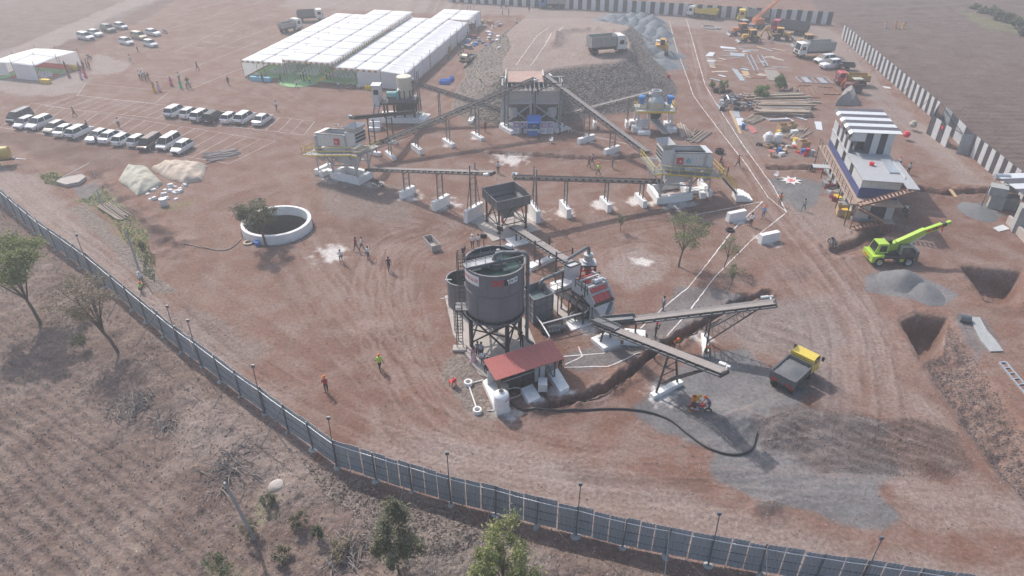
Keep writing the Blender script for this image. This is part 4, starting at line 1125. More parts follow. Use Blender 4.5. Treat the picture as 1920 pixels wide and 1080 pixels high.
 m=MB();m.beam((x0-.7,y0+1,0),(x0-.2,y0+2.5,6),.25,.5);m.build('access_ladder','steel_light',root,world=True)
mat('deck_dust',(.42,.28,.23),.9,var=.15,scale=1.2,dirt=.5,dirtcol=(.3,.28,.27))
rock_bin()
# SCREENS
def rails(mb,pts,h=1.1,post=1.1,r=.035):
 for i in range(len(pts)-1):
  a,b=Vector(pts[i]),Vector(pts[i+1]);n=max(1,round((b-a).length/post))
  for z in(h,h*.52):mb.tube([a+Vector((0,0,z)),b+Vector((0,0,z))],r,5)
  for k in range(n+1):mb.tube([a.lerp(b,k/n),a.lerp(b,k/n)+Vector((0,0,h))],r,5)
def screen(label,fr,L_,D,mir,motor=False):
 root=thing('vibrating_screen',label,'screen',fr(L_/2,D/2))
 W=lambda m,nm,mt,sm=False:m.build(nm,mt,root,smooth=sm,world=True)
 def fbox(u0,u1,v0,v1,z0,z1,z0b=None,z1b=None):
  z0b=z0 if z0b is None else z0b;z1b=z1 if z1b is None else z1b
  return MB().hexa([fr(u0,v0,z0),fr(u1,v0,z0b),fr(u1,v1,z0b),fr(u0,v1,z0)],[fr(u0,v0,z1),fr(u1,v0,z1b),fr(u1,v1,z1b),fr(u0,v1,z1)])
 for u0,u1,v0,v1 in((0,L_,0,.55),(0,L_,D-.55,D),(0,.55,.56,D-.56),(L_-.55,L_,.56,D-.56)):
  W(fbox(u0,u1,v0,v1,-.3,.95),'base_wall','lime')
 W(fbox(-2.9,0,D*.35,D*.6,-.2,.5),'base_beam','lime');W(fbox(-2.9,-2.3,.1,D-.2,-.2,.75),'base_block','lime');W(fbox(-1.9,-1.2,-.1,.9,-.2,.7),'base_block','lime')
 zp=lambda u:3.75+.9*u/L_
 for u in(.4,L_-.4):
  for v in(.3,D-.3):
   W(MB().beam(fr(u,v,.95),fr(u,v,zp(u)-.1),.26,.26),'leg','steel_light')
   m=MB()
   for s_ in(-1,1):
    m.beam(fr(u,v,1.9),fr(u+s_*1.3,v,zp(u+s_*1.3)-.15),.15)
   W(m,'v_brace','steel_light')
 W(MB().beam(fr(-2.4,.5,.6),fr(-2.4,.5,zp(-2.4)-.1),.2),'leg','steel_light');W(MB().beam(fr(-2.4,D-.6,.6),fr(-2.4,D-.6,zp(-2.4)-.1),.2),'leg','steel_light')
 for v in(.3,D-.3):
  W(MB().beam(fr(-2.6,v,zp(-2.6)-.12),fr(L_+.3,v,zp(L_+.3)-.12),.16,.3),'main_beam','steel_light')
  W(MB().beam(fr(.4,v,1.9),fr(L_-.4,v,2.6),.16),'tie_beam','steel_light')
 W(fbox(-2.7,L_+.2,-1.1,.15,zp(-3)-.06,zp(-3)+.02,zp(L_+.2)-.06,zp(L_+.2)+.02),'walkway','steel_mid')
 W(fbox(L_+.22,L_+1.3,-1.1,D+.3,zp(L_)-.06,zp(L_)+.05),'walkway','steel_mid')
 W(fbox(-3.3,-2.72,-1.1,D,zp(-3)-.06,zp(-3)+.02),'walkway','steel_mid')
 m=MB();rails(m,[fr(-3.3,D*.6,zp(-3)),fr(-3.3,-1.1,zp(-3)),fr(-2.7,-1.1,zp(-3)),fr(L_+.2,-1.1,zp(L_+.2)),fr(L_+1.3,-1.1,zp(L_)),fr(L_+1.3,D+.3,zp(L_))])
 W(m,'guard_rail','safety_yellow')
 m=MB();pts=[fr(-3.3,-1.12,zp(-3)),fr(-2.7,-1.12,zp(-3)),fr(L_+.2,-1.12,zp(L_+.2)),fr(L_+1.3,-1.12,zp(L_))]
 for i in range(3):m.beam(pts[i],pts[i+1],.05,.16)
 W(m,'toe_board','safety_yellow')
 prof=[(-2.2,4.15),(L_-1.2,5.1),(L_-.2,5.5),(L_-.1,7.1),(L_-1.7,7.0),(L_-1.8,6.55),(-1.7,5.95),(-2.4,5.3)]
 for v in(.35,D-.55 if D<3.5 else 2.7):
  m=MB();n=len(prof);vs=[fr(a,v,b)for a,b in prof]+[fr(a,v+.1,b)for a,b in prof]
  m.add(vs,[tuple(range(n))[::-1],tuple(range(n,2*n))]+[(i,(i+1)%n,n+(i+1)%n,n+i)for i in range(n)])
  W(m,'side_plate','machine_white')
 v1=(D-.55 if D<3.5 else 2.7)
 m=MB()
 for i in range(9):
  for j in range(2):
   u=-1.5+i*(L_-.6)/8;z=4.45+.2*i*L_/8*.25+j*.95+.02*i
   m.add([fr(u-.045,.345,z-.045),fr(u+.045,.345,z-.045),fr(u+.045,.32,z),fr(u-.045,.32,z),fr(u+.045,.345,z+.045),fr(u-.045,.345,z+.045)],[(0,1,2,3),(3,2,4,5)])
 W(m,'bolts','steel_dark')
 for u in(L_-1.75,-1.9 if not motor else-1.2):
  W(MB().beam(fr(u,.28,zp(u)+.1),fr(u,.28,zp(u)+2.3),.22,.2),'spring_bracket','steel_light')
 m=MB();uu_=1.7 if not motor else 2.4
 m.hexa([fr(uu_-.45,.22,5.0),fr(uu_+.45,.22,5.1),fr(uu_+.45,.34,5.1),fr(uu_-.45,.34,5.0)],[fr(uu_-.4,.22,5.85),fr(uu_+.4,.22,5.95),fr(uu_+.4,.34,5.95),fr(uu_-.4,.34,5.85)]);W(m,'guard_plate','red_paint')
 W(MB().tube([fr(uu_,.16,5.45),fr(uu_,.24,5.45)],.14,12),'shaft_cap','machine_white')
 W(fbox(-1.9,L_-1.75,.46,v1,5.3,5.36,6.0,6.06),'screen_deck','belt_black')
 W(fbox(-2.0,-1.2,.3,v1+.12,5.98,6.06,6.1,6.18),'end_cover','sheet_white')
 for v in(.35,v1):
  W(MB().beam(fr(-1.7,v+.05,6.0),fr(L_-1.8,v+.05,6.6),.2,.1),'top_rim','steel_mid')
 for k,z in enumerate((5.75,6.2,6.65)):
  W(fbox(L_-.18,L_-.06,.5,v1-.05,z,z+.3),'end_slat','belt_black')
 W(fbox(L_-.2,L_-.1,.46,v1,5.5,7.1),'end_plate','machine_white')
 m=MB();q=[(L_-1.7,.2),(L_+.1,.2),(L_+.1,v1+.2),(L_-1.7,v1+.2)]
 for i in range(4):
  a,b=q[i],q[(i+1)%4];ca=(L_-.8,(v1+.35)/2)
  lo=[(ca[0]+(x[0]-ca[0])*.62,ca[1]+(x[1]-ca[1])*.62)for x in(a,b)]
  m.add([fr(*lo[0],7.0),fr(*lo[1],7.0),fr(*b,7.75),fr(*a,7.75),fr(*lo[0],6.96),fr(*lo[1],6.96),fr(*b,7.7),fr(*a,7.7)],[(0,1,2,3),(5,4,7,6),(3,2,6,7)])
 W(m,'feed_box','steel_light')
 m=MB();m.hexa([fr(.8,.8,2.3),fr(L_-1.2,.8,2.3),fr(L_-1.2,v1-.3,2.3),fr(.8,v1-.3,2.3)],[fr(-1.4,.47,4.1),fr(L_-.6,.47,4.9),fr(L_-.6,v1-.02,4.9),fr(-1.4,v1-.02,4.1)]);W(m,'under_hopper','machine_white')
 W(MB().hexa([fr(-2.6,.6,2.4),fr(-1.6,.6,2.0),fr(-1.6,v1-.3,2.0),fr(-2.6,v1-.3,2.4)],[fr(-2.5,.5,4.4),fr(-1.8,.5,4.4),fr(-1.8,v1,4.4),fr(-2.5,v1,4.4)]),'discharge_chute','steel_light')
 if motor:
  W(MB().tube([fr(1.2,-.1,5.35),fr(1.2,.34,5.4)],.24,12),'motor','motor_green',True)
  W(fbox(.7,1.8,-.35,.3,4.35,4.5),'motor_base','machine_white')
  m=MB();a,b=fr(-3.3,-.6,zp(-3)),Vector((28.6,81.2,.9));sd_=Vector((.1,.99,0))*.45
  for s_ in(-1,1):m.beam(a+sd_*s_,b+sd_*s_,.08,.2)
  W(m,'stair_stringer','steel_dark')
  for i in range(11):W(MB().box(*(a.lerp(b,(i+.5)/11)),.3,.85,.04,0),'stair_tread','steel_mid')
  m=MB()
  for s_ in(-1,1):rails(m,[a+sd_*s_,b+sd_*s_],1.0,1.2)
  W(m,'stair_rail','safety_yellow')
  m=MB();q=Vector((29.3,81.3,0))
  for i in range(4):m.box(q.x+i*.17,q.y,-.1+(0),1.7-i*.34,2.2,1.1-i*.27 if i==0 else 1.1-i*.27)
  m=MB();m.box(29.0,81.2,-.1,.9,2.0,1.0)
  for i in range(3):m.box(29.0+.45+.2+i*.4,81.2,-.1,.4,2.0,.85-i*.25)
  W(m,'concrete_steps','lime')
screen('light grey vibrating screen with yellow rails at the left of the plant',Frame((-24.68,87.38,0),(.889,-.46,0),(.498,.866,0)),4.87,3.0,1)
screen('light grey vibrating screen with yellow rails and stairs at the right of the plant',Frame((23.1,80.76,0),(-.961,-.277,0),(-.137,.99,0)),5.02,4.3,-1,True)
# CRUSHERS
def cone_crusher():
 cx,cy=-18.2,110.6
 root=thing('cone_crusher','dark crusher stand with a cream cone crusher on top, left of the rock bin','crusher',(cx,cy,0))
 W=lambda m,nm,mt,sm=False:m.build(nm,mt,root,smooth=sm,world=True)
 W(MB().box(cx,cy-.9,-.2,6.6,1.1,1.0),'base_wall','lime');W(MB().box(cx,cy+1.8,-.2,6.6,1.0,1.0),'base_wall','lime');W(MB().box(cx+4.0,cy-.5,-.2,.9,3.0,1.0,R(-15)),'base_wall','lime')
 for x in(-2.4,-.8,.8,2.4):
  for y in(-.9,1.8):W(MB().box(cx+x,cy+y,.8,.3,.3,2.2),'leg','steel_dark')
 W(MB().box(cx,cy+.4,2.95,6.0,3.4,.3),'table','steel_dark');W(MB().box(cx+.6,cy+.2,3.25,4.4,2.6,.5),'sub_frame','steel_grey')
 m=MB()
 for x0,y0,x1,y1 in((-3,-1.3,3,-1.3),(3,-1.3,3,2.1),(-3,-1.3,-3,2.1)):rails(m,[(cx+x0,cy+y0,3.25),(cx+x1,cy+y1,3.25)],1.0,1.0,.03)
 W(m,'guard_rail','steel_grey')
 W(MB().lathe(cx+1.0,cy+.4,[(0,3.7),(1.0,3.7),(1.15,3.9),(1.15,4.9),(1.22,4.95),(1.22,5.15),(1.1,5.2),(1.1,5.6),(1.25,5.65),(1.25,7.0),(1.15,7.12),(.5,7.2),(0,7.2)],24),'crusher_bowl','cream',True)
 m=MB()
 for i in range(8):
  a=i*.785;m.tube([(cx+1.0+1.22*math.cos(a),cy+.4+1.22*math.sin(a),3.8),(cx+1.0+1.22*math.cos(a),cy+.4+1.22*math.sin(a),5.1)],.09,6)
 W(m,'release_cylinders','steel_dark')
 W(MB().tube([(cx-1.9,cy-.2,4.3),(cx-.2,cy-.2,4.3)],.55,14),'motor','motor_green',True);W(MB().box(cx-1.1,cy-.2,3.75,1.6,.9,.35),'motor_base','steel_grey')
 W(MB().box(cx-.1,cy-.2,3.75,.35,1.3,1.3),'belt_guard','motor_green')
 W(MB().box(cx-3.6,cy+.5,2.3,1.3,1.6,3.4),'control_cabin','machine_white');W(MB().box(cx-3.6,cy+.5,5.7,1.5,1.9,.12),'cabin_roof','sheet_white')
 W(MB().box(cx-3.6,cy-.31,4.3,.8,.03,.8),'cabin_window','glass')
 m=MB()
 for s_ in(-.4,.4):m.beam((cx-3.6+s_-.4,cy-2.6,.1),(cx-3.4+s_,cy-1.0,3.1),.08,.18)
 for i in range(9):m.beam((cx-4.4+.22*i/9,cy-2.6+1.6*i/9,.25+2.8*i/9),(cx-3.5+.22*i/9,cy-2.6+1.6*i/9,.25+2.8*i/9),.18,.05)
 W(m,'stairs','steel_grey')
 W(MB().hexa([(cx-.6,cy-.4,1.4),(cx+2.2,cy-.4,1.4),(cx+2.2,cy+1.2,1.4),(cx-.6,cy+1.2,1.4)],[(cx-.2,cy-.6,2.9),(cx+3,cy-.6,2.9),(cx+3,cy+1.5,2.9),(cx-.2,cy+1.5,2.9)]),'discharge_hopper','steel_dark')
 for i,(px,py,s_)in enumerate(((702,244,1.0),(702,238,1.4),(732,248,1.0))):
  pass
 q=P(703,245)
 W(MB().box(q.x,q.y,-.1,1.7,.8,.7),'step_block','lime');W(MB().box(q.x,q.y+.75,-.1,1.7,.7,1.4),'step_block','lime');W(MB().box(q.x,q.y+1.4,-.1,1.7,.6,2.0),'step_block','lime')
cone_crusher()
def impact_crusher():
 cx,cy=22.4,106.6
 root=thing('impact_crusher','pale grey impact crusher with two blue motors on a tall stand','crusher',(cx,cy,0))
 W=lambda m,nm,mt,sm=False:m.build(nm,mt,root,smooth=sm,world=True)
 for x in(-2.7,2.7):
  for y in(-1.2,1.6):
   W(MB().beam((cx+x*1.03,cy+y,.3),(cx+x*.93,cy+y,3.2),.32),'leg','machine_white');W(MB().box(cx+x*1.03,cy+y,-.2,1.4,1.2,.8 if x>0 else 1.1),'footing','lime')
 for x in(-.9,.9):W(MB().beam((cx+x,cy-1.2,.2),(cx+x,cy-1.2,3.1),.2),'leg','machine_white')
 W(MB().box(cx,cy+.2,3.15,6.0,3.6,.22),'table','machine_white');W(MB().box(cx,cy-1.65,3.1,6.1,.06,.35),'toe_board','safety_yellow')
 m=MB();rails(m,[(cx-3,cy+2,3.37),(cx-3,cy-1.6,3.37),(cx+3,cy-1.6,3.37),(cx+3,cy+2,3.37)],1.05,1.0);W(m,'guard_rail','safety_yellow')
 W(MB().lathe(cx,cy+.2,[(0,3.3),(1.35,3.3),(1.35,4.5),(1.25,4.75),(.85,5.2),(.7,5.3),(.7,6.0),(.78,6.05),(.78,6.15),(.6,6.15),(.55,5.5),(0,5.4)],20),'rotor_housing','steel_light',True)
 m=MB()
 for i in range(8):
  a=i*.785+.3;m.beam((cx+1.4*math.cos(a),cy+.2+1.4*math.sin(a),3.4),(cx+1.35*math.cos(a),cy+.2+1.35*math.sin(a),4.6),.1)
 W(m,'housing_ribs','machine_white')
 for s_ in(-1,1):
  W(MB().box(cx+s_*1.9,cy,3.37,.9,1.0,.75),'motor_stand','machine_white')
  W(MB().lathe(cx+s_*2.15,cy,[(0,4.15),(.34,4.15),(.38,4.3),(.38,5.1),(.5,5.15),(.5,5.35),(0,5.4)],14),'motor','motor_blue',True)
  W(MB().box(cx+s_*2.3,cy-.45,4.9,.9,.4,.4),'motor_box','motor_blue')
 W(MB().hexa([(cx-.6,cy-.6,1.6),(cx+.6,cy-.6,1.6),(cx+.6,cy+.6,1.6),(cx-.6,cy+.6,1.6)],[(cx-1.1,cy-1,3.1),(cx+1.1,cy-1,3.1),(cx+1.1,cy+1,3.1),(cx-1.1,cy+1,3.1)]),'discharge_hopper','steel_dark')
 W(MB().beam((cx-.2,cy-.5,1.9),(cx+1.6,cy-3.6,.5),1.0,.14),'discharge_belt','wood_grey')
 for s_ in(-.6,.6):W(MB().beam((cx-.2+s_,cy-.5,1.95),(cx+1.6+s_,cy-3.6,.55),.1,.22),'belt_frame','machine_white')
 m=MB()
 for s_ in(-.3,.3):m.beam((cx-1.6+s_,cy-2.0,.1),(cx-1.5+s_,cy-1.6,3.3),.06)
 for i in range(8):m.beam((cx-1.9,cy-2+.05*i,.4+i*.38),(cx-1.3,cy-2+.05*i,.4+i*.38),.05)
 W(m,'ladder','steel_light')
 W(MB().box(cx-1.9,cy-1.0,.9,1.5,1.2,.9),'hydraulic_tank','sheet_white')
 q=P(1207,252);W(MB().box(q.x,q.y,-.2,1.9,1.0,.75),'footing','lime')
impact_crusher()
# THICKENER TANK
TX,TY,TR_=-1.5,51.0,2.56
mat('water_green',(.035,.075,.065),.04,var=.25,scale=.5,bump=.02)
mat('water_pale',(.16,.19,.20),.05,var=.1)
def arc_plate(a0,a1,z0,z1,r0,r1,n=8,mb=None,mi=0):
 mb=mb or MB();vs=[];fs=[]
 for i in range(n+1):
  a=a0+(a1-a0)*i/n
  for r,z in((r0,z0),(r1,z0),(r1,z1),(r0,z1)):vs.append((TX+r*math.cos(a),TY+r*math.sin(a),z))
 for i in range(n):
  for k in range(4):fs.append((i*4+k,i*4+(k+1)%4,i*4+4+(k+1)%4,i*4+4+k))
 fs+=[(0,1,2,3),(n*4+3,n*4+2,n*4+1,n*4)]
 return mb.add(vs,fs,mi)
def thickener():
 root=thing('thickener_tank','tall round grey tank with a red and white sign on black legs','tank',(TX,TY,0))
 W=lambda m,nm,mt,sm=False:m.build(nm,mt,root,smooth=sm,world=True)
 zt,zb=8.65,4.15
 W(MB().lathe(TX,TY,[(TR_,zb),(TR_,zt)],64),'shell','tank_grey','all')
 W(MB().lathe(TX,TY,[(TR_-.03,zt),(TR_-.03,zb+.1),(.3,2.0)],64),'inner_shell','tank_inside','all')
 W(MB().lathe(TX,TY,[(TR_-.04,zt-.02),(TR_-.04,zt+.05),(TR_+.09,zt+.05),(TR_+.09,zt-.08),(TR_,zt-.1)],64),'top_rim','steel_mid',True)
 for z in(6.45,):W(MB().lathe(TX,TY,[(TR_,z-.05),(TR_+.07,z-.04),(TR_+.07,z+.04),(TR_,z+.05)],64),'seam_band','tank_grey',True)
 for k,(z0,z1)in enumerate(((zb,6.4),(6.5,zt-.1))):
  for i in range(8):
   a=math.radians(45*i+22*k+10);m=MB();arc_plate(a-.018,a+.018,z0,z1,TR_+.002,TR_+.035,1,m);W(m,'seam_flange','steel_grey')
 W(MB().lathe(TX,TY,[(TR_+.06,4.2),(TR_+.06,4.1),(TR_-.25,4.1),(TR_-.25,3.7),(TR_+.1,3.7),(TR_+.1,3.6),(TR_-.3,3.6)],64),'ring_girder','tank_grey',True)
 m=MB()
 for i in range(44):
  a=2*math.pi*i/44;m.box(TX+(TR_-.1)*math.cos(a),TY+(TR_-.1)*math.sin(a),3.7,.3,.035,.4,a)
 o=W(m,'girder_ribs','steel_dark');o['kind']='stuff'
 W(MB().lathe(TX,TY,[(TR_-.2,3.7),(.25,1.55),(.25,1.2),(0,1.2)],40),'cone','tank_grey','all')
 W(MB().lathe(TX,TY,[(0,zt-.55),(TR_-.42,zt-.55)],48),'water','water_green')
 W(MB().lathe(TX,TY,[(TR_-.40,zt-.9),(TR_-.40,zt-.42),(TR_-.37,zt-.42),(TR_-.37,zt-.9)],64),'weir','steel_mid',True)
 W(MB().lathe(TX,TY,[(TR_-.37,zt-.75),(TR_-.03,zt-.75)],48),'launder_water','water_pale')
 m=MB()
 for i in range(90):
  a=2*math.pi*i/90;m.box(TX+(TR_-.385)*math.cos(a),TY+(TR_-.385)*math.sin(a),zt-.43,.04,.1,.09,a,ty=.1)
 o=W(m,'weir_teeth','steel_grey');o['kind']='stuff'
 L_,R__=P(874,503,zt+.05),P(986,478,zt+.05);d=(R__-L_).normalized();n=Vector((-d.y,d.x,0))
 ctr=Vector((TX,TY,zt+.1));a,b=ctr-d*2.7+n*.1,ctr+d*.7+n*.1
 W(MB().beam(a,b,1.0,.06),'bridge_deck','steel_light')
 for s_ in(-1,1):
  W(MB().beam(a+n*s_*.52-Vector((0,0,.05)),ctr+d*2.6+n*(.1+s_*.52)-Vector((0,0,.05)),.08,.28),'bridge_beam','steel_mid')
  m=MB();rails(m,[a+n*s_*.52,b+n*s_*.52],1.05,.9,.025);W(m,'bridge_rail','steel_grey')
 W(MB().lathe(TX+.1,TY,[(.62,zt-.75),(.62,zt-.1),(.68,zt-.05),(.68,zt),(.58,zt),(.58,zt-.75)],20),'feed_well','steel_mid',True)
 W(MB().box(TX+.35,TY+.2,zt+.13,.55,.45,.5,R(-12)),'drive_gearbox','steel_light');W(MB().lathe(TX+.35,TY+.2,[(0,zt+.6),(.18,zt+.6),(.18,zt+1.0),(0,zt+1.05)],10),'drive_motor','steel_mid',True)
 def rects(items,a0,w,z0,h,mt,nm):
  for it in items:
   m=MB()
   for(x0,y0,x1,y1)in it:arc_plate(a0+x0*w,a0+x1*w,z0+y0*h,z0+y1*h,TR_+.01,TR_+.035,4,m)
   W(m,nm,mt)
 Dl=[(0,0,.16,1),(.16,0,.82,.24),(.16,.76,.82,1),(.64,.24,.88,.76)]
 Cl=[(1.08,0,1.3,1),(1.3,0,1.9,.24),(1.3,.76,1.9,1)]
 z0=zt-.95;a0=R(-93.5)
 rects([Dl,Cl],a0,.207,z0,.5,'letter_red','letter')
 rects([[(0,-.08,.8,1.08)]],a0+.40,.185,z0,.5,'plastic_black','letter_plate')
 One=[(.3,0,.55,1),(0,.7,.3,1)]
 def O_(x):return[(x,0,x+.22,1),(x+.22,0,x+.62,.26),(x+.22,.74,x+.62,1),(x+.62,0,x+.84,1)]
 rects([One,O_(.75),O_(1.72)],a0+.49,.165,z0,.5,'letter_white','letter')
 m=arc_plate(R(-164),R(-119),zt-1.18,zt-.22,TR_+.03,TR_+.05,10);W(m,'banner','letter_white')
 rr_=random.Random(4)
 for wd in range(4):
  m=MB();aa0=R(-160+wd*10.2);n_=3
  arc_plate(aa0,aa0+R(8.2),zt-.60,zt-.565,TR_+.05,TR_+.06,3,m)
  for g in range(n_):
   g0=aa0+R(2.7*g+.3)
   arc_plate(g0+R(1.6),g0+R(2.1),zt-.84,zt-.6,TR_+.05,TR_+.06,1,m)
   arc_plate(g0+R(.2),g0+R(1.5),zt-.74-.08*rr_.random(),zt-.70,TR_+.05,TR_+.06,1,m)
   if rr_.random()<.6:arc_plate(g0+R(.2),g0+R(.6),zt-.84,zt-.72,TR_+.05,TR_+.06,1,m)
   if rr_.random()<.5:arc_plate(g0+R(1.2),g0+R(2.2),zt-.50,zt-.47,TR_+.05,TR_+.06,1,m)
  W(m,'banner_word','letter_red')
 lg=[Vector((TX+2.36*math.cos(R(a)),TY+2.36*math.sin(R(a)),0))for a in(203,297,20,112)]
 for i,p in enumerate(lg):
  W(MB().box(p.x,p.y,.1,.3,.3,3.6,R(25)),'leg','steel_dark');W(MB().box(p.x,p.y,0,.8,.8,.16,R(25)),'foot_plate','concrete')
  q=lg[(i+1)%4]
  for a,b in((.6,3.4),(3.4,.6)):
   W(MB().beam(Vector((p.x,p.y,a)),Vector((q.x,q.y,b)),.13),'brace','steel_dark')
  W(MB().beam(Vector((p.x,p.y,2.1)),Vector((q.x,q.y,2.1)),.1),'brace','steel_dark')
  W(MB().beam(Vector((p.x,p.y,3.45)),Vector((q.x,q.y,3.45)),.22),'ring_beam','steel_dark')
 lx,ly=-4.45,50.2
 def ladder(x,y,z0,z1,nm,lean=0):
  m=MB()
  for s_ in(-.28,.28):m.tube([(x+s_,y,z0),(x+s_+lean,y+.0,z1)],.04,6)
  k=int((z1-z0)/.33)
  for i in range(k):m.tube([(x-.28+lean*i/k,y,z0+.2+i*.33),(x+.28+lean*i/k,y,z0+.2+i*.33)],.025,5)
  W(m,nm,'steel_dark')
 def cage(x,y,z0,z1):
  m=MB();k=max(2,int((z1-z0)/.8))
  for i in range(k+1):
   z=z0+(z1-z0)*i/k;m.tube([(x+.38*math.cos(a),y-.36+.42*math.sin(a),z)for a in np.linspace(0,2*math.pi,13)],.025,5)
  for j in range(7):
   a=math.pi+math.pi*j/6;m.tube([(x+.38*math.cos(a),y-.36+.42*math.sin(a),z0),(x+.38*math.cos(a),y-.36+.42*math.sin(a),z1)],.022,5)
  W(m,'safety_cage','steel_dark')
 ladder(lx-.25,ly-.3,0,5.0,'ladder');cage(lx-.25,ly-.3,2.3,4.9)
 W(MB().box(lx+.2,ly+.4,4.15,1.5,1.2,.07),'landing','steel_mid')
 m=MB();rails(m,[(lx+.95,ly-.2,4.2),(lx+.1,ly-.2,4.2)],1.1,.8,.03);rails(m,[(lx-.55,ly+1.0,4.2),(lx+.95,ly+1.0,4.2),(lx+.95,ly-.2,4.2)],1.1,.8,.03);W(m,'landing_rail','steel_dark')
 W(MB().beam((lx-.5,ly+.9,0),(lx-.5,ly+.9,4.15),.1),'landing_post','steel_dark');W(MB().beam((lx+.9,ly-.1,2.6),(lx-.3,ly+.4,4.1),.1),'landing_brace','steel_dark')
 ladder(lx+.1,ly+.95,4.2,9.6,'ladder');cage(lx+.1,ly+.95,6.3,9.6)
 W(MB().box(lx-.3,ly-.4,0,1.2,.8,.25),'ladder_base','concrete')
 for a,h in((192,1.3),(112,.9),(80,1.6)):
  p=Vector((TX+(TR_+.05)*math.cos(R(a)),TY+(TR_+.05)*math.sin(R(a)),zt));m=MB();m.tube([p,p+Vector((0,0,h))],.04,6);m.box(p.x,p.y+.02,zt+h-.05,.55,.16,.42,R(a+60));W(m,'flood_light','steel_dark')
 W(MB().box(TX+2.5*math.cos(R(60)),TY+2.5*math.sin(R(60)),zt+.05,.6,.4,.3,R(-30)),'flood_light','machine_white')
mat('letter_red',(.60,.02,.03),.5);mat('letter_white',(.78,.78,.78),.5,var=.02)
thickener()
b=MB();q=[P(846,622),P(900,706),P(1010,660),P(1020,610),P(830,556),P(822,560)]
b.prism([(p.x,p.y)for p in[P(834,556),P(850,628),P(899,704),P(926,712),P(1008,655),P(985,600),P(900,545)]],'z',-.15,.10)
single('concrete_slab',b,'concrete','big pale concrete slab beneath the round grey tanks','slab')
def pipe(name,label,pts,r,m,cat='pipe',parent=None,flanges=(),n=10,smooth_pts=True):
 P_=[Vector(p)for p in pts]
 if smooth_pts and len(P_)>2:
  Q=[P_[0]]
  for i in range(1,len(P_)-1):
   a,b_,c=P_[i-1],P_[i],P_[i+1];k=min((b_-a).length,(c-b_).length)*.45;k=min(k,r*4)
   s0,s1=b_+(a-b_).normalized()*k,b_+(c-b_).normalized()*k
   for t_ in(0,.25,.5,.75,1):Q.append(s0.lerp(b_,t_).lerp(b_.lerp(s1,t_),t_))
  Q.append(P_[-1]);P_=Q
 mb=MB().tube(P_,r,n)
 return mb
def pipe_thing(name,label,pts,r,m,cat='pipe',flanges=(),posts=()):
 root=thing(name,label,cat,(pts[0][0],pts[0][1],0))
 pipe(name,label,pts,r,m).build('pipe_run',m,root,smooth=True,world=True)
 for p,d in flanges:
  p,d=Vector(p),Vector(d).normalized();MB().tube([p-d*.04,p+d*.04],r*1.5,12).build('flange',m,root,world=True)
 for p in posts:MB().beam((p[0],p[1],0),p,.1).build('post','steel_dark',root,world=True)
 return root
zt=8.65
vx,vy=1.35,50.6
pipe_thing('feed_pipe','thick dark pipe rising beside the tall tank and arching over its rim',[(1.9,50.0,.5),(vx,vy,.5),(vx,vy,zt+1.05),(TX+.15,TY,zt+.85),(TX-.25,TY-.05,zt-.4)],.16,'steel_grey',flanges=[((vx,vy,2.0),(0,0,1)),((vx,vy,5.0),(0,0,1)),((vx,vy,7.6),(0,0,1)),((vx-.9,vy+.14,zt+.99),(-1,.1,0))])
for k,(a,c)in enumerate((((-3.86,50.0,9.7),1),((vx+.18,vy+.35,9.6),0))):pass
c_=P(865,521,3.1)
def small_tank():
 root=thing('round_tank','smaller open round tank half hidden behind the tall grey tank','tank',(c_.x,c_.y,0));r=1.42
 MB().lathe(0,0,[(r,.05),(r,3.1)],40).build('shell','tank_grey',root,smooth='all');MB().lathe(0,0,[(r-.03,3.1),(r-.03,.1),(0,.1)],40).build('inner_shell','tank_inside',root,smooth=True)
 MB().lathe(0,0,[(r-.04,3.08),(r-.04,3.15),(r+.07,3.15),(r+.07,3.05)],40).build('top_rim','steel_mid',root,smooth=True);MB().lathe(0,0,[(0,1.9),(r-.04,1.9)],40).build('water','water_green',root)
 for z in(3.1,.8):MB().tube([(-r-.1,-.3,z-.5),(-r-.1,-.3,z),(-r-.0+.5,-.35,z)]if z>2 else[(-r-.7,-.2,z),(-r+.05,-.1,z)],.06,8).build('overflow_pipe','pipe_white',root,smooth=True)
small_tank()
def square_tank():
 z=2.9;f,r,bk=P(1001.7,562.7,z),P(1038,550,z),P(1016,526,z);l=f+bk-r
 root=thing('square_tank','open square grey water tank between the tall tank and the wash plant','tank',(f.x,f.y,0));cs=[f,r,bk,l];c=(f+bk)/2
 for i in range(4):
  p,q=cs[i],cs[(i+1)%4];nn=((p+q)/2-c).normalized();nn.z=0
  m=MB();e=-nn*.06;z0=Vector((0,0,-z+.15))
  m.hexa([p+z0+e,q+z0+e,q+z0,p+z0],[p+e,q+e,q,p]);m.build('side_wall','tank_grey',root,world=True)
  m=MB()
  for zz in(0,-.9,-1.8,-2.65):m.beam(p+nn*.04+Vector((0,0,zz)),q+nn*.04+Vector((0,0,zz)),.07)
  for t_ in(.02,.35,.67,.98):a=p.lerp(q,t_)+nn*.03;m.beam(a,a+Vector((0,0,-2.7)),.06)
  m.build('stiffener_frame','steel_grey',root,world=True)
 m=MB();zz=Vector((0,0,-.75));m.quad(*[p.lerp(c,.03)+zz for p in cs]);m.build('water','water_pale_green',root,world=True)
 m=MB();m.quad(*[Vector((p.x,p.y,.16))for p in cs]);m.build('floor_plate','steel_grey',root,world=True)
mat('water_pale_green',(.10,.14,.14),.04,var=.2,scale=.8)
square_tank()
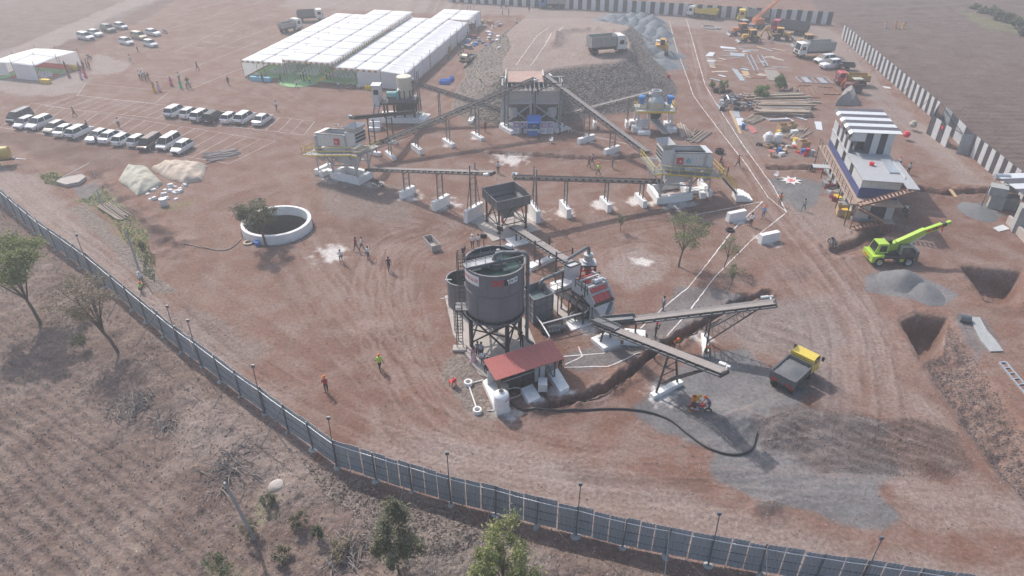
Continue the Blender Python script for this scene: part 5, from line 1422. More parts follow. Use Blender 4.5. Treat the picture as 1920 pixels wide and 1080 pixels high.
# WASH SCREEN
def wash_screen():
 fl,fr_,bl=P(1113,571,2.1),P(1150,557,2.1),P(1073,522,4.0)
 u=Vector((fl.x-bl.x,fl.y-bl.y,0));Lw=u.length;u.normalize();v=Vector((fr_.x-fl.x,fr_.y-fl.y,0));Wd=v.length;v.normalize()
 fr=Frame((bl.x,bl.y,0),u,v)
 root=thing('wash_screen','grey wash screen with red decks that slopes down to two sand conveyors','screen',(bl.x,bl.y,0))
 W=lambda m,nm,mt,sm=False:m.build(nm,mt,root,smooth=sm,world=True)
 prof=[(0,2.7),(Lw*.55,2.4),(Lw,1.5),(Lw+.05,2.15),(Lw*.62,3.75),(0,4.05)]
 for vv in(0,Wd-.1):
  n=len(prof);vs=[fr(a,vv,b)for a,b in prof]+[fr(a,vv+.1,b)for a,b in prof]
  W(MB().add(vs,[tuple(range(n))[::-1],tuple(range(n,2*n))]+[(i,(i+1)%n,n+(i+1)%n,n+i)for i in range(n)]),'side_plate','machine_white')
  m=MB()
  for i in range(3,5):m.beam(fr(prof[i][0],vv+.05,prof[i][1]),fr(prof[i+1][0],vv+.05,prof[i+1][1]),.2,.08)
  W(m,'rim_bar','steel_light')
 def slab(u0,u1,z0,z1,mt,nm,v0=.12,v1=None,th=.06):
  v1=v1 or Wd-.12
  W(MB().hexa([fr(u0,v0,z0-th),fr(u1,v0,z1-th),fr(u1,v1,z1-th),fr(u0,v1,z0-th)],[fr(u0,v0,z0),fr(u1,v0,z1),fr(u1,v1,z1),fr(u0,v1,z0)]),nm,mt)
 for i in range(2):
  for j in range(3):
   u0,u1=.1+i*Lw*.21,.1+(i+1)*Lw*.21-.06;v0=.14+j*(Wd-.28)/3;v1=v0+(Wd-.28)/3-.05
   slab(u0,u1,3.82-.06*i,3.78-.06*i,'screen_red','red_panel',v0,v1)
 for i in range(2):
  for j in range(3):
   u0,u1=Lw*.66+i*Lw*.165,Lw*.66+(i+1)*Lw*.165-.05;v0=.14+j*(Wd-.28)/3;v1=v0+(Wd-.28)/3-.05
   slab(u0,u1,3.36-.64*i,3.36-.64*(i+1),'screen_red','red_panel',v0,v1)
 slab(.05,Lw*.97,2.75,1.75,'steel_grey','lower_deck')
 for uu,z in((Lw*.28,3.92),(Lw*.82,2.9)):W(MB().beam(fr(uu,.08,z),fr(uu,Wd-.08,z),.16),'cross_beam','steel_light')
 for i in range(2):slab(Lw*.44+i*Lw*.11,Lw*.44+i*Lw*.11+.35,3.6,3.6,'steel_light','motor_beam',th=.2)
 for i in range(2):
  for j in range(2):
   a=fr(Lw*.47+i*Lw*.12,Wd*.5+j*Wd*.2-.1,3.85);W(MB().tube([a,a+v*Wd*.17],.2,12),'vibrator_motor','machine_white',True)
 W(MB().beam(fr(Lw+.03,.02,1.95),fr(Lw+.03,Wd-.02,1.95),.14,.3),'front_lip','steel_dark')
 m=MB();m.hexa([fr(Lw+.35,.55,.75),fr(Lw+.35,Wd*.62,.75),fr(Lw+.45,Wd*.62,.75),fr(Lw+.45,.55,.75)],[fr(Lw-.1,.06,1.8),fr(Lw-.1,Wd-.06,1.8),fr(Lw+.02,Wd-.06,1.8),fr(Lw+.02,.06,1.8)]);W(m,'front_chute','machine_white')
 W(MB().beam(fr(Lw+.12,Wd*.85,1.75),fr(Lw+.5,Wd*.45,.8),.5,.08),'chute_divider','steel_grey')
 W(MB().hexa([fr(Lw*.8,.1,.5),fr(Lw+.1,.1,.5),fr(Lw+.1,Wd*.5,.5),fr(Lw*.8,Wd*.5,.5)],[fr(Lw*.5,.1,1.7),fr(Lw-.2,.1,1.7),fr(Lw-.2,Wd*.5,1.7),fr(Lw*.5,Wd*.5,1.7)]),'under_pan','steel_light')
 W(MB().hexa([fr(Lw-.05,Wd*.6,.5),fr(Lw+.3,Wd*.6,.5),fr(Lw+.3,Wd,.5),fr(Lw-.05,Wd,.5)],[fr(Lw-.1,Wd*.6,1.75),fr(Lw+.1,Wd*.6,1.75),fr(Lw+.1,Wd,1.75),fr(Lw-.1,Wd,1.75)]),'right_chute','machine_white')
 for uu in(.2,Lw*.5,Lw*.9):
  for vv in(-.05,Wd+.05):
   W(MB().beam(fr(uu,vv,0),fr(uu,vv,2.65 if uu<Lw*.6 else 1.7),.18),'leg','steel_dark')
 for vv in(-.05,Wd+.05):
  W(MB().beam(fr(0,vv,2.6),fr(Lw,vv,1.6),.18),'stand_beam','steel_dark');W(MB().beam(fr(.2,vv,.6),fr(Lw*.5,vv,2.3),.1),'brace','steel_dark');W(MB().beam(fr(Lw*.5,vv,.4),fr(.2,vv,2.4),.1),'brace','steel_dark')
 W(MB().hexa([fr(-.6,-1.1,2.3),fr(Lw*.98,-1.1,1.7),fr(Lw*.98,-.15,1.7),fr(-.6,-.15,2.3)],[fr(-.6,-1.1,2.36),fr(Lw*.98,-1.1,1.76),fr(Lw*.98,-.15,1.76),fr(-.6,-.15,2.36)]),'catwalk','steel_dark')
 m=MB();rails(m,[fr(-.6,-1.1,2.36),fr(Lw*.98,-1.1,1.76)],1.1,.8,.035);rails(m,[fr(Lw*.2,-.12,3.3),fr(Lw*.75,-.12,2.9)],.9,.8,.035);W(m,'catwalk_rail','steel_dark')
 for uu in(-.5,Lw*.3,Lw*.62,Lw*.95):W(MB().beam(fr(uu,-1.05,0),fr(uu,-1.05,2.3),.11),'catwalk_post','steel_dark')
 m=MB();m.tube([fr(Lw*.62,-.1,2.6),fr(Lw*.62,-.1,4.5),fr(Lw*.62,Wd*.55,4.3)],.05,6);m.tube([fr(Lw*.3,0,3.9),fr(Lw*.3,0,4.2),fr(Lw*.3,Wd+.1,4.2),fr(Lw*.3,Wd+.1,3.6)],.05,6);W(m,'spray_pipe','steel_dark')
 W(MB().tube([fr(Lw*.98,-.25,.1),fr(Lw*.98,-.25,2.4)],.09,8),'stand_pipe','galvanised',True)
 W(MB().hexa([fr(-.9,.0,3.7),fr(-.3,.0,3.7),fr(-.3,Wd*.5,3.7),fr(-.9,Wd*.5,3.7)],[fr(-.95,-.05,5.15),fr(-.25,-.05,5.1),fr(-.25,Wd*.5,5.1),fr(-.95,Wd*.5,5.15)]),'feed_box','machine_white')
 m=MB();cs=[(-.95,-.05,5.18),(-.25,-.05,5.13),(-.25,Wd*.5,5.13),(-.95,Wd*.5,5.18)]
 for i in range(4):m.beam(fr(*cs[i]),fr(*cs[(i+1)%4]),.12)
 W(m,'box_rim','steel_dark')
 for vv in(0,Wd*.62):W(MB().beam(fr(-1.1,vv,0),fr(-1.1,vv,4.4),.16),'leg','steel_dark')
 W(MB().box(*fr(Lw*.3,Wd*.5,.1),Lw*.75,Wd*.9,1.0,math.atan2(u.y,u.x)),'sump_tank','steel_dark')
 for k in range(4):W(MB().tube([fr(Lw*(.1+.2*k),-.6,.4),fr(Lw*(.18+.2*k),-.2,.9)],.2,9),'pump','steel_grey' if k%2 else 'rust',True)
 b=MB();b.prism([(p.x,p.y)for p in(P(1062,606),P(1070,622),P(1108,608),P(1150,600),P(1140,585),P(1090,590))],'z',-.1,.12);single('concrete_slab',b,'lime','whitewashed slab below the mouth of the wash screen','slab')
 b=MB();b.prism([(p.x,p.y)for p in(P(1018,545),P(1036,548),P(1085,605),P(1062,606),P(1038,580))],'z',-.1,.08);single('concrete_slab',b,'concrete','narrow concrete apron between the square tank and the wash screen','slab')
 for(a,c,lab)in(((1035,548),(1075,533),'short'),((992,507),(1040,484),'long')):
  p,q=P(*a),P(*c);m=MB();m.beam(p+Vector((0,0,.2)),q+Vector((0,0,.2)),.7,.5)
  single('concrete_beam',m,'lime',lab+' whitewashed beam under the brown conveyor of the wash plant','beam')
 c=P(1100,528);t_=thing('cyclone_tower','black framed tower with a pale cyclone and red frame behind the wash screen','tower',c);h=hz(c.y,492)
 for i in(-.75,.75):
  for j in(-.6,.6):MB().box(i,j,0,.13,.13,h).build('leg','steel_dark',t_)
 for z in(h-.1,h*.72,h*.45):
  m=MB()
  for a,b_ in(((-.75,-.6),(.75,-.6)),((.75,-.6),(.75,.6)),((.75,.6),(-.75,.6)),((-.75,.6),(-.75,-.6))):m.beam((*a,z),(*b_,z),.12)
  m.build('ring_frame','red_paint' if z<h-.2 else 'steel_dark',t_)
 m=MB();m.beam((-.75,-.6,h*.45),(.75,-.6,h*.72),.08);m.beam((.75,.6,h*.45),(-.75,.6,h*.72),.08);m.build('cross_brace','red_paint',t_)
 MB().box(0,0,h,1.7,1.4,.07).build('top_plate','steel_light',t_)
 MB().lathe(0,0,[(0,h+.07),(.62,h+.07),(.58,h+.3),(.45,h+.34),(.45,h+.85),(.5,h+.88),(.5,h+1.0),(.2,h+1.05),(0,h+1.05)],18).build('cyclone_head','steel_light',t_,smooth=True)
 MB().lathe(0,0,[(.45,h),(.4,h-.6),(.15,h-1.6),(.15,h-1.9)],16).build('cyclone_cone','steel_mid',t_,smooth=True)
 MB().tube([(.1,.1,h*.35),(.7,.2,h*.35)],.3,12).build('pump_motor','machine_white',t_,smooth=True)
 top_=Vector((c.x,c.y,h+1.0));zv=hz(c.y-1.5,473)
 s0=P(1013,531,3.0);px_=Vector(P(1060,508,3.0))
 pipe_thing('slurry_pipe','dark pipe climbing from the square tank over to the pale cyclone',[s0+Vector((0,0,-.9)),s0+Vector((0,0,.3)),px_+Vector((0,0,.1)),px_+Vector((0,0,h+1.9-3.0)),top_+Vector((0,0,.9)),top_],.17,'steel_grey',flanges=[(px_+Vector((0,0,.6)),(0,0,1)),(px_+Vector((0,0,1.2)),(0,0,1)),(top_+Vector((0,0,.35)),(0,0,1)),(s0.lerp(px_,.5)+Vector((0,0,.2)),px_-s0)])
 return fr,Lw,Wd
WS=wash_screen()
a,b_,c2,d2=P(993,576,.9),P(1016,607,1.1),P(1031,632,1.1),P(1026,640,.3)
pipe_thing('water_pipe','white bent pipe between the square tank and the red roofed shed',[a,b_,c2,d2],.07,'pipe_white',posts=[b_])
a,b_,c2=P(1017,607,1.3),P(1099,585,1.4),P(1103,577,1.8)
pipe_thing('water_pipe','white pipe on posts in front of the wash plant, rising at its right end',[a,b_,c2],.07,'pipe_white',posts=[a.lerp(b_,.45),a.lerp(b_,.95)])
def pump():
 p=P(1036,622);r=thing('slurry_pump','grey slurry pump lying on the ground before the square tank','pump',p,R(12));
 MB().box(0,0,-.02,1.9,.8,.15).build('base_frame','steel_dark',r);MB().box(.1,0,.13,1.3,.55,.55,0,tx=.9,ty=.8).build('casing','steel_mid',r)
 for i in range(4):MB().tube([(-.35+i*.3,-.28,.35),(-.35+i*.3,-.22,.35)],.1,8).build('bolt_cap','steel_light',r)
 MB().tube([(.75,0,.4),(1.2,0,.4)],.25,12).build('motor','steel_mid',r,smooth=True)
 MB().tube([(-.6,0,.4),(-1.2,.1,.4)],.12,8).build('inlet_pipe','steel_dark',r,smooth=True)
pump()
# CONTROL SHED
def shed():
 fl,fr_,bl,br=P(929,714.4,2.45),P(1059.3,672.7,2.45),P(901.5,677,2.85),P(1027.7,639,2.85)
 u=(fr_-fl);Ls=u.length;u.normalize();v=((bl-fl)+(br-fr_))/2;v.z=0;Dp=v.length;v.normalize()
 fr=Frame((fl.x,fl.y,0),u,v)
 root=thing('control_shed','open shed with a dusty red ribbed roof in front of the tall tank','shed',fr(0,0))
 W=lambda m,nm,mt,sm=False:m.build(nm,mt,root,smooth=sm,world=True)
 n=9;ang=math.atan2(u.y,u.x);sl=math.atan2(.4,Dp)
 me=corr_sheet(Ls/n*1.004,math.hypot(Dp,.4),3,.035,.012).mesh('sheet','roof_red')
 base=wloc(root)
 for i in range(n):
  o=put('roof_sheet',me,root);o.location=fr((i+.5)*Ls/n,0,2.45)-base
  xa=u;ya=(v*math.cos(sl)+Vector((0,0,math.sin(sl))));za=xa.cross(ya)
  o.rotation_euler=Matrix((xa,-za,ya)).transposed().to_euler()if False else Matrix((-xa,za,ya)).transposed().to_euler()
  o.location=o.location+za*.03
 for uu in(.5,Ls*.36,Ls*.66,Ls-.7):
  W(MB().beam(fr(uu,.35,0),fr(uu,.35,2.46),.12),'post','steel_dark');W(MB().beam(fr(uu,Dp-.3,0),fr(uu,Dp-.3,2.74),.12),'post','steel_dark')
  W(MB().beam(fr(uu,.05,2.38),fr(uu,Dp-.05,2.76),.09),'rafter','steel_dark')
 W(MB().beam(fr(.1,.35,2.38),fr(Ls-.1,.35,2.38),.1),'eaves_beam','steel_mid');W(MB().beam(fr(.1,Dp-.3,2.66),fr(Ls-.1,Dp-.3,2.66),.1),'eaves_beam','steel_mid')
 W(MB().beam(fr(Ls*.12,.2,1.9),fr(Ls*.62,.2,2.0),.06),'cable_pipe','galvanised')
 W(MB().hexa([fr(.4,Dp-.4,.3),fr(Ls-.6,Dp-.4,.3),fr(Ls-.6,Dp-.34,.3),fr(.4,Dp-.34,.3)],[fr(.4,Dp-.4,1.9),fr(Ls-.6,Dp-.4,1.9),fr(Ls-.6,Dp-.34,1.9),fr(.4,Dp-.34,1.9)]),'back_panel','sheet_white')
 for k in range(4):
  a=.9+k*1.05;W(MB().hexa([fr(a,.7,.25),fr(a+.95,.7,.25),fr(a+.95,1.3,.25),fr(a,1.3,.25)],[fr(a,.7,1.75),fr(a+.95,.7,1.75),fr(a+.95,1.3,1.75),fr(a,1.3,1.75)]),'control_cabinet','steel_dark' if k<3 else 'machine_white')
 W(MB().tube([fr(Ls*.72,.8,1.2),fr(Ls*.72,1.5,1.2)],.42,14),'pump_wheel','plastic_black',True);W(MB().tube([fr(Ls*.8,1.0,.9),fr(Ls*.95,1.2,.9)],.3,12),'motor','steel_mid',True)
 W(MB().lathe(*fr(.95,.25)[:2],[(0,.9),(.35,.9),(.35,1.5),(0,1.55)],12),'pressure_vessel','wood_grey',True)
 m=MB();m.beam(fr(Ls-.75,.35,.3),fr(Ls-1.5,.35,2.3),.07);m.beam(fr(Ls-.75,.35,.3),fr(Ls-.75,Dp-.4,.3),.1);W(m,'side_brace','steel_dark')
 hose=[fr(.9,.1,1.1),fr(1.6,-.25,1.3),fr(2.2,-.3,.9),fr(1.9,-.3,.35),fr(.9,-.2,.3)];W(MB().tube([Vector(p)for p in crom([tuple(h)for h in hose],6)],.035,6),'drain_hose','galvanised',True)
 def block(quad,h,lab,nm='concrete_block'):
  b=MB();b.prism([(p.x,p.y)for p in quad],'z',-.15,h);single(nm,b,'lime',lab,'block')
 block([P(905,722),P(931,779),P(957,773),P(922,712)],.45,'long whitewashed block carrying the white water tank beside the shed')
 block([P(976,737),P(992,764),P(1014,753),P(998,728)],.5,'middle whitewashed block jutting out from under the red roof')
 block([P(1025,705),P(1050,744),P(1067,735),P(1046,700)],.55,'right whitewashed block jutting out from under the red roof')
 q=P(1017,738);r=thing('control_box','white steel control box on thin legs at the front of the shed','box',q,R(-28)+ang)
 for i in(-.3,.3):
  for j in(-.22,.22):MB().box(i,j,0,.05,.05,.6).build('leg','steel_dark',r)
 MB().box(0,0,.6,.75,.95,.75).build('cabinet','machine_white',r);MB().box(.1,-.485,.75,.3,.02,.45).build('door','sheet_white',r)
 q=P(940,765,.45);r=thing('water_tank','white ribbed plastic water tank standing on the block at the corner of the shed','tank',q)
 prof=[(0,0),(.62,0)]
 for i in range(5):prof+=[(.64,.05+i*.26),(.64,.2+i*.26),(.61,.23+i*.26)]
 prof+=[(.64,1.4),(.60,1.5),(.36,1.68),(.24,1.72),(.24,1.80),(.0,1.82)]
 MB().lathe(0,0,prof,28).build('shell','plastic_white',r,smooth=True);MB().lathe(0,0,[(.0,1.85),(.2,1.84),(.2,1.80)],16).build('lid','plastic_black',r,smooth=True)
 m=MB()
 for k in range(5):
  a=R(-58+k*9);m.beam((.655*math.cos(a),.655*math.sin(a),1.12+.02*k),(.655*math.cos(a+.08),.655*math.sin(a+.08),1.24+.03*k),.03,.012)
  m.beam((.655*math.cos(a),.655*math.sin(a),1.18+.02*k),(.655*math.cos(a+.09),.655*math.sin(a+.09),1.17+.03*k),.03,.012)
 m.build('red_lettering','letter_red',r)
shed()
for(px,py,lab)in((878,721,'farther'),(895,773,'nearer')):
 m=MB().lathe(0,0,[(.24,-.1),(.24,.35),(.36,.35),(.36,-.1)],16);p=gp(px,py);single('pipe_ring',m,'lime',lab+' of the two whitewashed concrete rings left of the shed','ring',loc=p,smooth=True)
a,b_=gp(879,724,.1),gp(894,768,.1);single('drain_pipe',MB().tube([a,b_],.06,6),'pipe_white','thin white pipe linking the two small concrete rings','pipe')
a,b_=gp(884,720,.1),gp(906,714,.1);single('drain_pipe',MB().tube([a,b_],.06,6),'pipe_white','short white pipe from the farther concrete ring to the shed','pipe')
a,b_=gp(914,771,.08),gp(932,771,.08);single('drain_pipe',MB().tube([a,b_],.05,6),'pipe_white','very short white pipe ending at the block under the white tank','pipe')
def hose(name,lab,pxs,r,m,dz=None):
 g=[tuple(P(*p))[:2]for p in pxs];c=crom(g,10);zs=terrain(c[:,0],c[:,1])
 single(name,MB().tube([(x,y,z+r)for(x,y),z in zip(c,zs)],r,8),m,lab,'hose',smooth=True)
hose('hose','thick black hose curving over the earth from the shed to the grey sand',[(953,752),(975,768),(1010,775),(1080,771),(1150,768),(1210,773),(1255,788),(1290,815),(1330,842),(1375,853),(1408,845),(1417,818)],.085,'hose_black')
hose('hose','thin black hose lying along the big trench',[(1020,745),(1040,758),(1090,758),(1150,735),(1195,695),(1235,662),(1290,635),(1350,600)],.045,'hose_black')
hose('hose','thin grey pipe across the mud beside the round well',[(345,458),(385,466),(430,468),(470,430)],.06,'wood_grey')
hose('hose','thin pipe in the trench behind the middle conveyors',[(873,252),(872,268),(890,280),(905,287),(930,289)],.05,'wood_grey')
def plinth(px,py,L_,rz,lab):
 q=gp(px,py);single('concrete_plinth',MB().box(0,0,-.1,L_,.6,1.25),'lime',lab,'plinth',loc=q,rz=rz)
plinth(1379,412,2.5,R(22),'free white concrete plinth farther from the camera by the lime lines')
plinth(1440,453,2.5,R(22),'free white concrete plinth nearer the camera by the lime lines')
# TWO STOREY SITE OFFICE
def office():
 fr=Frame((41.2,75.15,0),(.985,-.17,0),(.17,.985,0));ang=math.atan2(-.17,.985)
 root=thing('site_office','two storey site office of black and white sheets with an outside stair','building',fr(2,4));base=wloc(root)
 W=lambda m,nm,mt,sm=False:m.build(nm,mt,root,smooth=sm,world=True)
 def bx(u0,u1,v0,v1,z0,z1):return MB().hexa([fr(u0,v0,z0),fr(u1,v0,z0),fr(u1,v1,z0),fr(u0,v1,z0)],[fr(u0,v0,z1),fr(u1,v0,z1),fr(u1,v1,z1),fr(u0,v1,z1)])
 def run(a,b,z0,h,cols,nm='wall_sheet'):
  A,B=fr(*a),fr(*b);d=B-A;L_=d.length;d.normalize();n=len(cols);g=math.atan2(d.y,d.x)
  for k,c in enumerate(cols):
   if c is None:continue
   o=put(nm,corr_sheet(L_/n*.99,h,3,.03).mesh('sheet',c),root);p=A+d*(k+.5)*L_/n
   o.location=Vector((p.x,p.y,z0))-base;o.rotation_euler=(0,0,g)
 w,dk='sheet_white','sheet_dark';V=17.0
 W(bx(-.1,4.5,-.1,V,-.2,.35),'plinth_course','sheet_grey')
 W(bx(.05,4.35,.05,V-.05,.35,2.75),'inner_core','steel_grey')
 run((0,V),(0,0),.35,2.4,[w,dk,w,'glass',w,dk,w,dk,'glass',w,dk,w,'glass',dk,w,dk]);run((0,0),(4.4,0),.35,2.4,[w,w,dk,dk,w]);run((4.4,0),(4.4,V),.35,2.4,[dk,w]*7)
 W(bx(-1.25,4.7,-1.6,V+.3,2.76,2.9),'balcony_slab','balcony_dust')
 W(bx(.05,4.35,.35,V-.05,2.9,5.3),'inner_core','steel_grey')
 W(bx(-.06,0,.3,V,2.92,3.95),'dado_sheet','sheet_blue');run((0,V),(0,.3),3.95,1.35,[w,w,'glass',w,w,'glass',w,w,'glass',w,w,w])
 W(bx(0,4.4,.24,.3,2.92,4.2),'dado_sheet','sheet_blue');run((0,.3),(4.4,.3),4.2,1.1,[w]*4);run((4.4,.3),(4.4,V),2.9,2.4,[dk,w]*7)
 W(bx(-.15,5.05,-.35,V,5.3,5.42),'roof_slab','slab_grey');W(bx(4.3,5.6,-2.0,-.36,5.3,5.42),'roof_slab','slab_grey');W(bx(5.06,5.6,-.35,6.5,5.3,5.42),'roof_slab','slab_grey')
 v0=8.3
 W(bx(1.1,4.95,v0+1.5,V,5.42,8.0),'inner_core','steel_grey')
 run((.0,V),(.0,v0),5.42,1.35,[w,w,dk,w,dk,w,dk,w]);run((1.0,V),(1.0,v0+.9),5.42,2.7,[dk,w,dk,w,'glass',w,dk,w])
 run((1.7,v0),(5.0,v0),5.42,2.75,[dk,w,dk,w]);run((0,v0),(1.7,v0),6.95,1.2,[w,w]);run((5.0,v0),(5.0,V),5.42,2.6,[dk,w]*4)
 W(bx(-.02,.1,v0-.05,v0+.08,5.42,8.1),'corner_post','steel_light')
 n=8;A=fr(-.35,v0-.35,0)
 for k in range(n):
  va,vb=v0-.35+k*(V-v0+.7)/n,v0-.35+(k+1)*(V-v0+.7)/n-.02
  z0=8.15
  W(MB().hexa([fr(-.1,va,z0),fr(5.7,va,z0+.1),fr(5.7,vb,z0+.1),fr(-.1,vb,z0)],[fr(-.1,va,z0+.06),fr(5.7,va,z0+.16),fr(5.7,vb,z0+.16),fr(-.1,vb,z0+.06)]),'roof_sheet',w if k%2==0 else dk)
  W(MB().hexa([fr(-.4,va,z0-.3),fr(-.1,va,z0),fr(-.1,vb,z0),fr(-.4,vb,z0-.3)],[fr(-.43,va,z0-.26),fr(-.1,va,z0+.055),fr(-.1,vb,z0+.055),fr(-.43,vb,z0-.26)]),'eaves_sheet',w if k%2==0 else dk)
 for k in range(13):
  v=-1.5+k*1.55;W(MB().beam(fr(-1.2,v,2.9),fr(-1.2,v,3.95),.05),'rail_post','steel_dark')
  if k%3==0:W(MB().beam(fr(-1.2,v,0),fr(-1.2,v,2.76),.09),'balcony_post','steel_dark')
 m=MB()
 for z in(3.2,3.55,3.92):m.beam(fr(-1.2,-1.5,z),fr(-1.2,17.1,z),.035)
 o=W(m,'balcony_rail','steel_dark')
 W(bx(-3.4,-1.3,9,10.2,2.76,2.85),'side_landing','steel_light')
 m=MB();rails(m,[fr(-1.3,17,4.6),fr(-1.3,8,4.6)],1.0,1.2,.03);
 def flight(a,b,n,wd):
  A,B=fr(*a),fr(*b);d=B-A;h=Vector((d.x,d.y,0)).normalized();s_=Vector((-h.y,h.x,0))
  for k in range(n):
   p=A.lerp(B,(k+.5)/n);W(MB().beam(p-s_*wd/2,p+s_*wd/2,.24,.05,up=(0,0,1)),'stair_tread','wood_tread')
  for q in(-1,1):W(MB().beam(A+s_*q*wd/2,B+s_*q*wd/2,.06,.2),'stair_stringer','rust')
 flight((5.0,-1.9,5.3),(-.4,-1.9,2.95),15,1.0);flight((-.5,-2.2,2.8),(2.6,-2.3,1.3),9,.9)
 W(bx(2.5,3.9,-2.8,-1.6,1.2,1.27),'stair_landing','wood_grey');flight((2.6,-2.4,1.2),(-.6,-2.5,.05),8,.9)
 for u,v,z in((-.8,-2.6,2.8),(3.7,-2.7,1.2),(2.6,-2.7,1.2),(5.4,-1.9,5.3)):W(MB().beam(fr(u,v,0),fr(u,v,z),.09),'stair_post','rust')
 single('roof_sheets',bx(3.4,4.5,2.2,6.4,5.43,5.6),'galvanised','stack of shiny metal sheets lying on the flat roof of the site office','sheets')
 m=MB()
 for k in range(6):m.beam(fr(4.7+.03*k,.6+.1*k,5.46+.02*k),fr(4.5+.06*k,5+.2*k,5.46+.02*k),.06)
 single('steel_strips',m,'steel_light','thin steel strips lying on the flat roof of the site office','strips')
 q=fr(1.9,4.4,5.42);single('paint_bucket',MB().lathe(0,0,[(0,0),(.25,0),(.3,.4),(.24,.4),(0,.38)],10),'plastic_red','red and white bucket on the flat roof of the site office','bucket',loc=q)
 for k in range(4):
  q=fr(.5,9.6+k*1.5,5.42);single('air_conditioner',MB().box(0,0,.9,.35,.8,.6),'galvanised' if k%2 else 'steel_mid',('first','second','third','last')[k]+' metal unit behind the half wall of the top room, counted from the stair side','unit',loc=q,rz=ang)
 return fr
mat('balcony_dust',(.38,.28,.22),.9,var=.15,dirt=.3);mat('wood_tread',(.36,.24,.19),.85,var=.15)
OFF=office()
def batch_block():
 q=P(1868,372);root=thing('pump_house','unfinished grey concrete pump house with a striped sheet roof at the right edge','building',(q.x,q.y,0));W=lambda m,nm,mt,sm=False:m.build(nm,mt,root,smooth=sm,world=True)
 x,y=60.2,78.9
 W(MB().box(x+.4,y-.2,-.2,1.7,1.4,1.9,R(-30),tx=.9,ty=.9),'concrete_pier','concrete_grey');W(MB().box(x+2.2,y-.2,-.2,1.4,1.6,1.7,R(-30)),'concrete_pier','concrete_grey')
 W(MB().box(x+.2,y,1.7,1.9,1.6,1.1,R(-30)),'beam_end','concrete_grey');W(MB().box(x+1.9,y+.6,2.0,1.3,1.8,.9,R(-30)),'beam_end','concrete_grey')
 W(MB().tube([(x+1.0,y+2.6,2.9),(x+2.6,y+2.2,2.9)],.45,14),'steel_drum','galvanised',True)
 for k in range(6):
  va=82.0-k*1.5
  W(MB().hexa([(x+1.2,va,3.0),(x+9,va,3.3),(x+9,va-1.48,3.3),(x+1.2,va-1.48,3.0)],[(x+1.2,va,3.06),(x+9,va,3.36),(x+9,va-1.48,3.36),(x+1.2,va-1.48,3.06)]),'roof_sheet','sheet_white' if k%2==0 else 'sheet_dark')
 for px,py in((1838,391),(1897,432)):W(MB().beam(P(px,py),P(px,py)+Vector((.3,.3,3.0)),.1),'post','steel_grey')
 c=P(1906,432);W(MB().box(c.x,c.y,-.2,1.2,1.6,3.4,R(-25)),'concrete_column','concrete_grey');W(MB().box(c.x+1.4,c.y+.6,-.2,1.0,1.6,3.4,R(-25)),'concrete_column','concrete_grey')
 a,b=P(1888,418),P(1935,470);W(MB().beam(a+Vector((0,0,.5)),b+Vector((0,0,.5)),.3,1.0),'low_wall','concrete')
batch_block()
# ROUND WELL
def well():
 x,y=PIT_WELL;root=thing('round_well','wide round well with a low whitewashed wall and dark stone shaft','well',(x,y,0))
 MB().lathe(0,0,[(4.02,-2.2),(4.0,1.05),(3.62,1.08),(3.6,-.4)],56).build('rim_wall','lime',root,smooth=True)
 MB().lathe(0,0,[(3.56,-.05),(3.5,-4.2)],48).build('stone_shaft','shaft_stone',root,smooth=True)
 MB().lathe(0,0,[(0,-3.4),(3.55,-3.4)],40).build('well_water','water_green',root)
mat('shaft_stone',(.12,.10,.09),.9,var=.4,scale=4,bump=.8)
well()
# VEHICLES
_wm={}
def wheel(par,x,y,r,w,rim='rim'):
 k=(r,w,rim)
 if k not in _wm:
  _wm[k]=(MB().ring((0,0,0),(0,1,0),r,r*.58,w,16).mesh('tyre','tyre',True),MB().lathe(0,0,[(0,-.05),(r*.3,-.06),(r*.5,.02),(r*.6,.06),(r*.6,-w*.8),(0,-w*.8)],14).mesh('rim',rim,True))
 o=put('wheel',_wm[k][0],par);o.location=(x,y,r)
 q=put('rim',_wm[k][1],o);s_=1 if y>0 else-1
 q.rotation_euler=(-R(90)*s_,0,0);q.location=(0,s_*w*.4,0)
 return o
def frustum(b,t):return MB().hexa(b,t)
def loft(secs):
 """secs: [(x, [(y,z)...])] half sections, mirrored"""
 mb=MB();vs=[];fs=[]
 k=len(secs[0][1]);m=2*k
 for x,pr in secs:vs+=[(x,y,z)for y,z in pr]+[(x,-y,z)for y,z in pr[::-1]]
 for i in range(len(secs)-1):
  for j in range(m):fs.append((i*m+j,i*m+(j+1)%m,(i+1)*m+(j+1)%m,(i+1)*m+j))
 fs+=[tuple(range(m))[::-1],tuple(range((len(secs)-1)*m,len(secs)*m))]
 return mb.add(vs,fs)
CARS=dict(hatch=(3.8,.84,1.5,.93,.45,1.2,-.55,-1.3,-1.78),sedan=(4.45,.87,1.46,.93,.45,1.25,-.75,-1.05,-1.75),suv=(4.5,.93,1.68,1.02,.55,1.35,-1.0,-1.75,-2.12),van=(4.4,.87,1.78,1.02,.95,1.75,-1.1,-2.0,-2.15),jeep=(4.5,.88,1.85,1.12,.2,.75,-.95,-1.6,-1.75))
